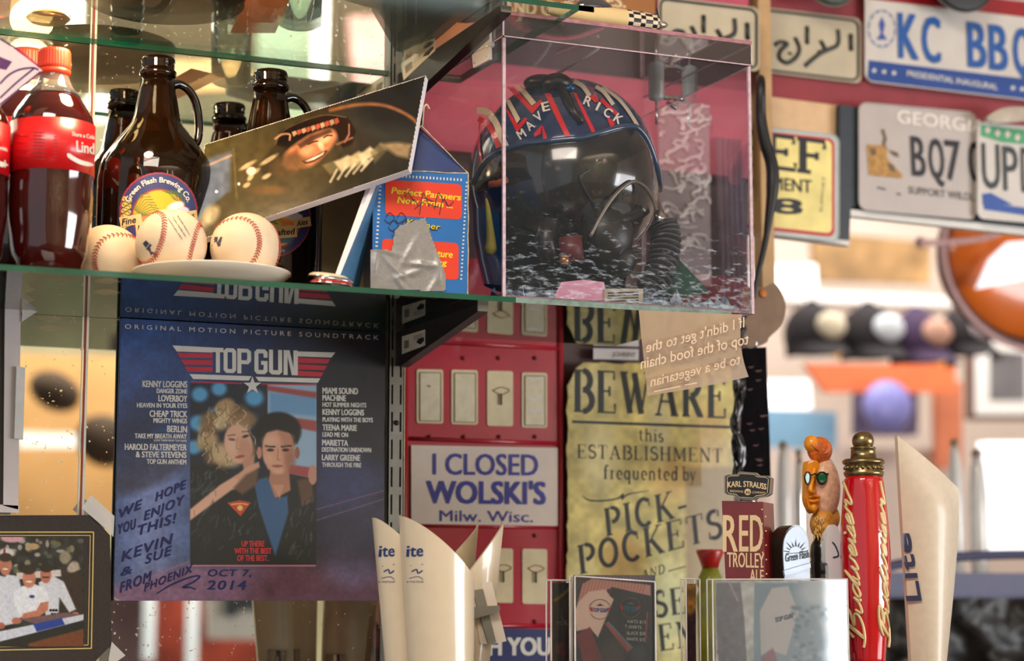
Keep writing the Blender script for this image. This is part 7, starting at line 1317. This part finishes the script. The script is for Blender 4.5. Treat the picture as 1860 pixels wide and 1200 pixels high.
def cap(px, py, w_, colr, patch, label):
    Y = 3.0; C0 = P(px, py+4, Y); s = dep(px, py, Y)/F*1.1; t = thing('hanging_hat', label, 'cap', C0, 'caps hanging in a row in the far room'); m = colr; b = MB(); k = w_/2*s
    b.ball(C0, (k*.9, k*.9, k*1.0), m, 28, 16, None, -35, 90); b.ball(C0+np.array((0, 0, k*.92)), (k*.25, k*.25, k*.2), m, 14, 8); b.build('crown', t); b = MB(); V = []; n = 16
    for j in range(5):
        for i in range(n+1): a = math.pi*(1+i/n); r_ = 1+j*.2*abs(math.sin(a)); V.append(C0+np.array((math.cos(a)*k*(1 if j == 0 else .98), math.sin(a)*k*r_, -k*.34-.10*k*j)))
    b.add(V, [(j*(n+1)+i, j*(n+1)+i+1, (j+1)*(n+1)+i+1, (j+1)*(n+1)+i) for j in range(4) for i in range(n)], m, True); b.build('brim', t); b = MB(); b.ball(C0+np.array((k*.15, -k*.82, k*.22)), (k*.52, k*.25, k*.42), patch, 18, 12); b.build('front_patch', t)
ck, cp_ = M('cap_black', (30, 24, 28), .8), M('cap_purple', (62, 40, 74), .8)
cap(1476, 605, 108, ck, M('patch_cream', (230, 214, 186), .7, var=.3, scale=20), 'black cap with a pink and cream patch, first of the hanging row')
cap(1578, 610, 112, ck, M('patch_white', (224, 230, 236), .7), 'black cap with a white patch, second of the hanging row')
cap(1666, 618, 110, cp_, M('patch_tan', (206, 158, 136), .7), 'purple cap with a tan patch in the hanging row')
cap(1752, 608, 100, ck, M('patch_lilac', (200, 186, 190), .7), 'black cap with a lilac patch at the right end of the hanging row')
oj = M('far_orange', (236, 120, 70), .6, var=.12, scale=4); yl = M('far_yellow', (232, 168, 60), .6)
farbox('orange_banner', 'orange banner under the row of caps', 'banner', [(1462, 660), (1735, 662), (1735, 712), (1500, 712)], 3.4, .02, oj)
farbox('yellow_card', 'yellow card below the purple cap', 'card', [(1625, 628), (1672, 634), (1668, 655), (1628, 652)], 3.2, .02, yl, 'yellow cards under the caps')
farbox('yellow_card', 'yellow card below and between the last two caps', 'card', [(1684, 636), (1728, 640), (1722, 662), (1688, 660)], 3.2, .02, yl, 'yellow cards under the caps')
farbox('yellow_card', 'yellow card between the first two caps', 'card', [(1512, 600), (1534, 604), (1540, 650), (1518, 648)], 3.2, .02, yl, 'yellow cards under the caps')
farbox('orange_board', 'orange board standing left of the far white framed picture', 'board', [(1700, 690), (1748, 694), (1748, 850), (1704, 850)], 3.5, .03, M('far_rust', (206, 120, 84), .6))
farbox('window_pane', 'bright oval-lit window low behind the black strap', 'window', [(1394, 690), (1470, 690), (1474, 742), (1394, 742)], 3.8, .02, Mem('far_window', (255, 252, 250), 1.3))
farbox('blue_banner', 'pale blue banner behind the tap handles', 'banner', [(1394, 742), (1520, 748), (1520, 815), (1394, 812)], 3.6, .02, M('far_blue', (130, 176, 206), .6))
b = MB(); c0 = P(1612, 738, 3.3); b.ball(c0, (.09, .05, .085), M('far_lavender', (150, 150, 222), .4), 20, 12); tag(b.build('blue_globe'), 'lavender blue round ornament below the orange banner', 'ornament')
farbox('dark_box', 'dark violet panel behind the lavender ornament', 'panel', [(1562, 705), (1668, 708), (1668, 790), (1562, 790)], 3.5, .05, M('far_violet', (92, 80, 110), .6))
frame('far white picture frame with a dark picture at the right edge', 1762, 600, 1900, 762, 3.6, 9, wd, pw2, M('far_grey_picture', (110, 106, 108), .6, var=.4, scale=6))
farbox('tall_cabinet', 'pale cabinet filling the far background behind the tap handles', 'cabinet', [(1394, 815), (1790, 815), (1790, 1300), (1394, 1300)], 3.6, .3, M('far_cabinet', (214, 196, 184), .6, var=.10, scale=2))
farbox('monitor', 'bright blank white screen at the right edge above the navy tray', 'screen', [(1790, 800), (1920, 800), (1920, 1010), (1802, 1006)], 1.2, .03, Mem('screen_white', (255, 255, 255), 1.4))
# chrome taps, out of focus
for (x, y0, w_, lab) in ((1424, 815, 17, 'blurred white tap handle right of the black strap'), (1452, 828, 13, 'blurred slim silver tap handle beside the citrus face'), (1736, 810, 16, 'blurred white tap handle directly behind the big pale handle'), (1776, 830, 20, 'blurred grey tap handle left of the white screen'), (1550, 860, 16, 'blurred pale tap handle between the citrus face and the red handle')):
    Y = .75; ax, s = axis(x, Y, 900); z = lambda y: zof(x, y, Y); t = thing('tap_handle', lab, 'tap handle', (ax, Y, z(1100))); b = MB(); b.lathe((ax, Y, 0), [(z(1100), w_*.6*s), (z(1010), w_*.8*s), (z(900), w_*s*.8), (z(y0+20), w_*.6*s), (z(y0), w_*.4*s)], M('far_tap_white', (226, 224, 220), .2, coat=.6) if 'white' in lab or 'pale' in lab else chrome, 20); b.build('grip', t); b = MB(); b.ball((ax, Y, z(y0-6)), w_*.5*s, M('far_tap_knob', (150, 130, 110), .3, metal=.5), 14, 8); b.build('knob', t)
# navy tray / cooler and black bag, bottom right
def tray():
    Y = .55; t = thing('cooler', 'navy cooler lid with an oval hand hole at the lower right', 'cooler', (float(P(1810, 1100, Y)[0]), Y, zof(1810, 1110, Y))); nv = M('cooler_navy', (70, 70, 104), .5); z0, z1 = zof(1810, 1092, Y), zof(1810, 1040, Y); x0, x1 = float(P(1560, 1050, Y)[0]), float(P(1990, 1050, Y)[0]); b = MB(); b.box((x0, Y, z0), (x1, Y+.5, z1), nv); b.build('lid', t)
    b = MB(); cx_ = P(1820, 1026, Y); b.tube(spline([(x0+.03, Y+.02, z1), (cx_[0]-.16, Y+.02, z1+.018), (cx_[0], Y+.02, z1+.030), (cx_[0]+.3, Y+.02, z1+.034)], 8), .008, M('cooler_dark', (40, 40, 84), .4), 12); b.build('handle', t)
    t = thing('black_bag', 'crumpled black bag filling the lower right corner behind the pale handle', 'bag', (float(P(1800, 1200, .5)[0]), .5, zof(1800, 1330, .5))); rs = np.random.RandomState(4); V = []; n = 18; m_ = 12
    for j in range(m_+1):
        for i in range(n+1): x = 1540+440*i/n; y = 1086+250*j/m_; V.append(P(x, y, .52+rs.uniform(-.03, .03)))
    b = MB(); b.add(V, [(j*(n+1)+i, j*(n+1)+i+1, (j+1)*(n+1)+i+1, (j+1)*(n+1)+i) for j in range(m_) for i in range(n)], M('bag_matt', (26, 24, 24), .45), True); b.build('folded_cloth', t)
tray()
# large round orange shade
def shade():
    Y = 1.2; C0 = P(1880, 470, Y); s = dep(1880, 470, Y)/F; t = thing('round_lampshade', 'large round orange bowl-shaped lampshade with a dark rim at the right edge', 'lampshade', C0); om = M('shade_orange', (226, 112, 30), .3, coat=.6, var=.12, scale=5); b = MB(); Rx = Matrix.Rotation(R(90), 3, 'X')
    b.ball(C0+np.array((0, .05, 0)), (182*s, 60*s, 150*s), om, 56, 24); b.build('bowl', t); b = MB(); ring_ = [C0+np.array((188*s*math.cos(a), .02, 156*s*math.sin(a))) for a in np.linspace(0, 6.2832, 65)[:-1]]; b.tube(ring_, 11*s, M('shade_rim_dark', (66, 34, 32), .4), 10, closed=True); b.build('dark_rim', t); b = MB(); ring_ = [C0+np.array((200*s*math.cos(a), .0, 168*s*math.sin(a))) for a in np.linspace(0, 6.2832, 65)[:-1]]; b.tube(ring_, 5*s, M('shade_rim_pale', (226, 180, 176), .3), 8, closed=True); b.build('pale_rim', t)
    b = MB(); q = P(*np.array([(1776, 524), (1800, 470), (1832, 440), (1900, 436), (1900, 500)], float).T, Y-.04); b.slab(q, (0, .01, 0), Mem('glare_patch', (250, 250, 255), .9)); tag(b.build('glare_patch'), 'glowing white angular patch standing for glare before the orange lampshade', 'sign')  # emissive patch paints the glare spot before the shade, no real sign
    b = MB(); q = spline([P(x, y, .9) for x, y in ((1672, 440), (1720, 440), (1780, 434), (1815, 422), (1832, 406))], 6); b.tube(q, .006, M('shade_rim_pale'), 8); b.ball(q[0], .011, M('shade_rim_pale'), 12, 8); tag(b.build('hook_rod'), 'thin pale curved rod in front of the orange lampshade', 'rod')
shade()

# ================================================================ ROOM BEHIND THE CAMERA, SEEN IN THE MIRROR
def RP(px, py, k): q = P(px, py, k).copy(); q[..., 1] *= -1; return q
def rbox(name, label, cat, pts, k, m, th=.05, group=None):
    q = RP(*np.array(pts, float).T, k); b = MB(); b.slab(q, (0, -th, 0), m); return tag(b.build(name), label, cat, group)
tn = M('mirror_tan', (190, 146, 92), .7, var=.15, scale=3); dk = M('mirror_dark', (70, 54, 40), .8, var=.3, scale=5); gy = M('mirror_grey', (150, 160, 160), .6, var=.2, scale=4)
rbox('notice_board', 'tan wall board reflected in the mirror left of the record sleeve', 'board', [(-40, 640), (260, 650), (260, 960), (-40, 960)], 5.6, tn)
rbox('white_ledge', 'white ledge reflected as a bright bar behind the mirror seam', 'ledge', [(38, 784), (150, 788), (150, 812), (38, 812)], 5.4, Mem('ledge_glow', (255, 244, 230), .9))  # emission paints the light falling on the ledge
for (x, y, rx, ry, lab) in ((100, 710, 48, 34, 'dark cap reflected in the mirror above the white ledge'), (190, 800, 52, 46, 'dark cap reflected in the mirror beside the record sleeve'), (90, 560, 46, 26, 'dark round shape reflected under the shelf at the left')):
    c0 = RP(x, y, 5.2); s = 7.6/F; b = MB(); b.ball(c0, (rx*s, .06, ry*s), dk, 24, 14, Matrix.Rotation(R(25), 3, 'Y')); tag(b.build('hat'), lab, 'hat')
for (x, y, lab) in ((124, 530, 'white bulb reflected just under the lower shelf'), (178, 197, 'bright lamp reflected between the cola bottle and growler')):
    c0 = RP(x, y, 5.0); b = MB(); b.ball(c0, (.045, .045, .08) if y > 300 else (.05, .05, .05), Mem('mirror_bulb', (255, 246, 232), 2.4 if y > 300 else 5), 20, 12); tag(b.build('bulb'), lab, 'lamp')
rbox('wood_beam', 'tan beam reflected above the growlers', 'beam', [(160, 118), (440, 110), (470, 160), (160, 170)], 5.5, M('mirror_beam', (160, 120, 74), .7))
rbox('window_strip', 'pale vertical strip reflected right of the second growler', 'window', [(578, -20), (596, -20), (590, 215), (572, 212)], 5.0, Mem('strip_lit', (200, 216, 214), .55))
rbox('grey_panel', 'grey-green panel reflected behind the second growler', 'panel', [(470, -60), (575, -60), (570, 320), (470, 320)], 5.9, M('mirror_greygreen', (96, 112, 92), .7, var=.4, scale=3))
rbox('pink_panel', 'dusky pink panel reflected left of the shelf standard', 'panel', [(636, 30), (720, 30), (720, 200), (650, 200)], 5.6, M('mirror_pink', (150, 110, 108), .7, var=.3, scale=4))
rbox('amber_lampshade', 'amber lit shade reflected at the top left', 'lampshade', [(100, -60), (150, -60), (148, 60), (118, 55)], 5.2, Mem('amber_lit', (240, 150, 90), .9))
# below the record: reflected bar things
rbox('red_panel', 'red and orange panel reflected below the record sleeve', 'panel', [(260, 1050), (500, 1050), (500, 1260), (260, 1260)], 5.6, M('mirror_red', (150, 60, 44), .6, var=.6, scale=6))
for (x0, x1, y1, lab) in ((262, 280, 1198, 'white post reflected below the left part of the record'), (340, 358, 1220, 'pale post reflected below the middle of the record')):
    a = RP(x0, 1040, 4.4); c1 = RP(x1, y1, 4.4); b = MB(); b.lathe(((a[0]+c1[0])/2, a[1], 0), [(c1[2], abs(c1[0]-a[0])/2), (a[2], abs(c1[0]-a[0])/2)], Mem('post_glow', (226, 236, 236), .75), 20); tag(b.build('post'), lab, 'post')  # posts glow to paint the light on them
q = RP(*np.array([(374, 1050), (500, 1050), (500, 1162), (380, 1160)], float).T, 4.8); t = thing('framed_picture', 'white matted picture reflected below the record sleeve', 'picture', (float(q[:, 0].mean()), -4.8, float(q[:, 2].min()))); b = MB(); b.slab(q, (0, -.03, 0), M('mirror_frame_white', (226, 228, 222), .5)); b.build('mat', t); b = MB(); q = RP(*np.array([(408, 1040), (476, 1040), (472, 1110), (440, 1108), (420, 1122), (408, 1116)], float).T, 4.78); b.slab(q, (0, .004, 0), M('mirror_picture_dark', (60, 70, 78), .5)); b.build('picture', t)
rbox('brown_case', 'brownish purple board reflected at the lower left below the record', 'board', [(190, 1060), (262, 1060), (262, 1260), (190, 1260)], 5.0, M('mirror_plum', (110, 88, 92), .6, var=.3, scale=5))
for o_ in ALL:
    if '_L' in o_: del o_['_L']
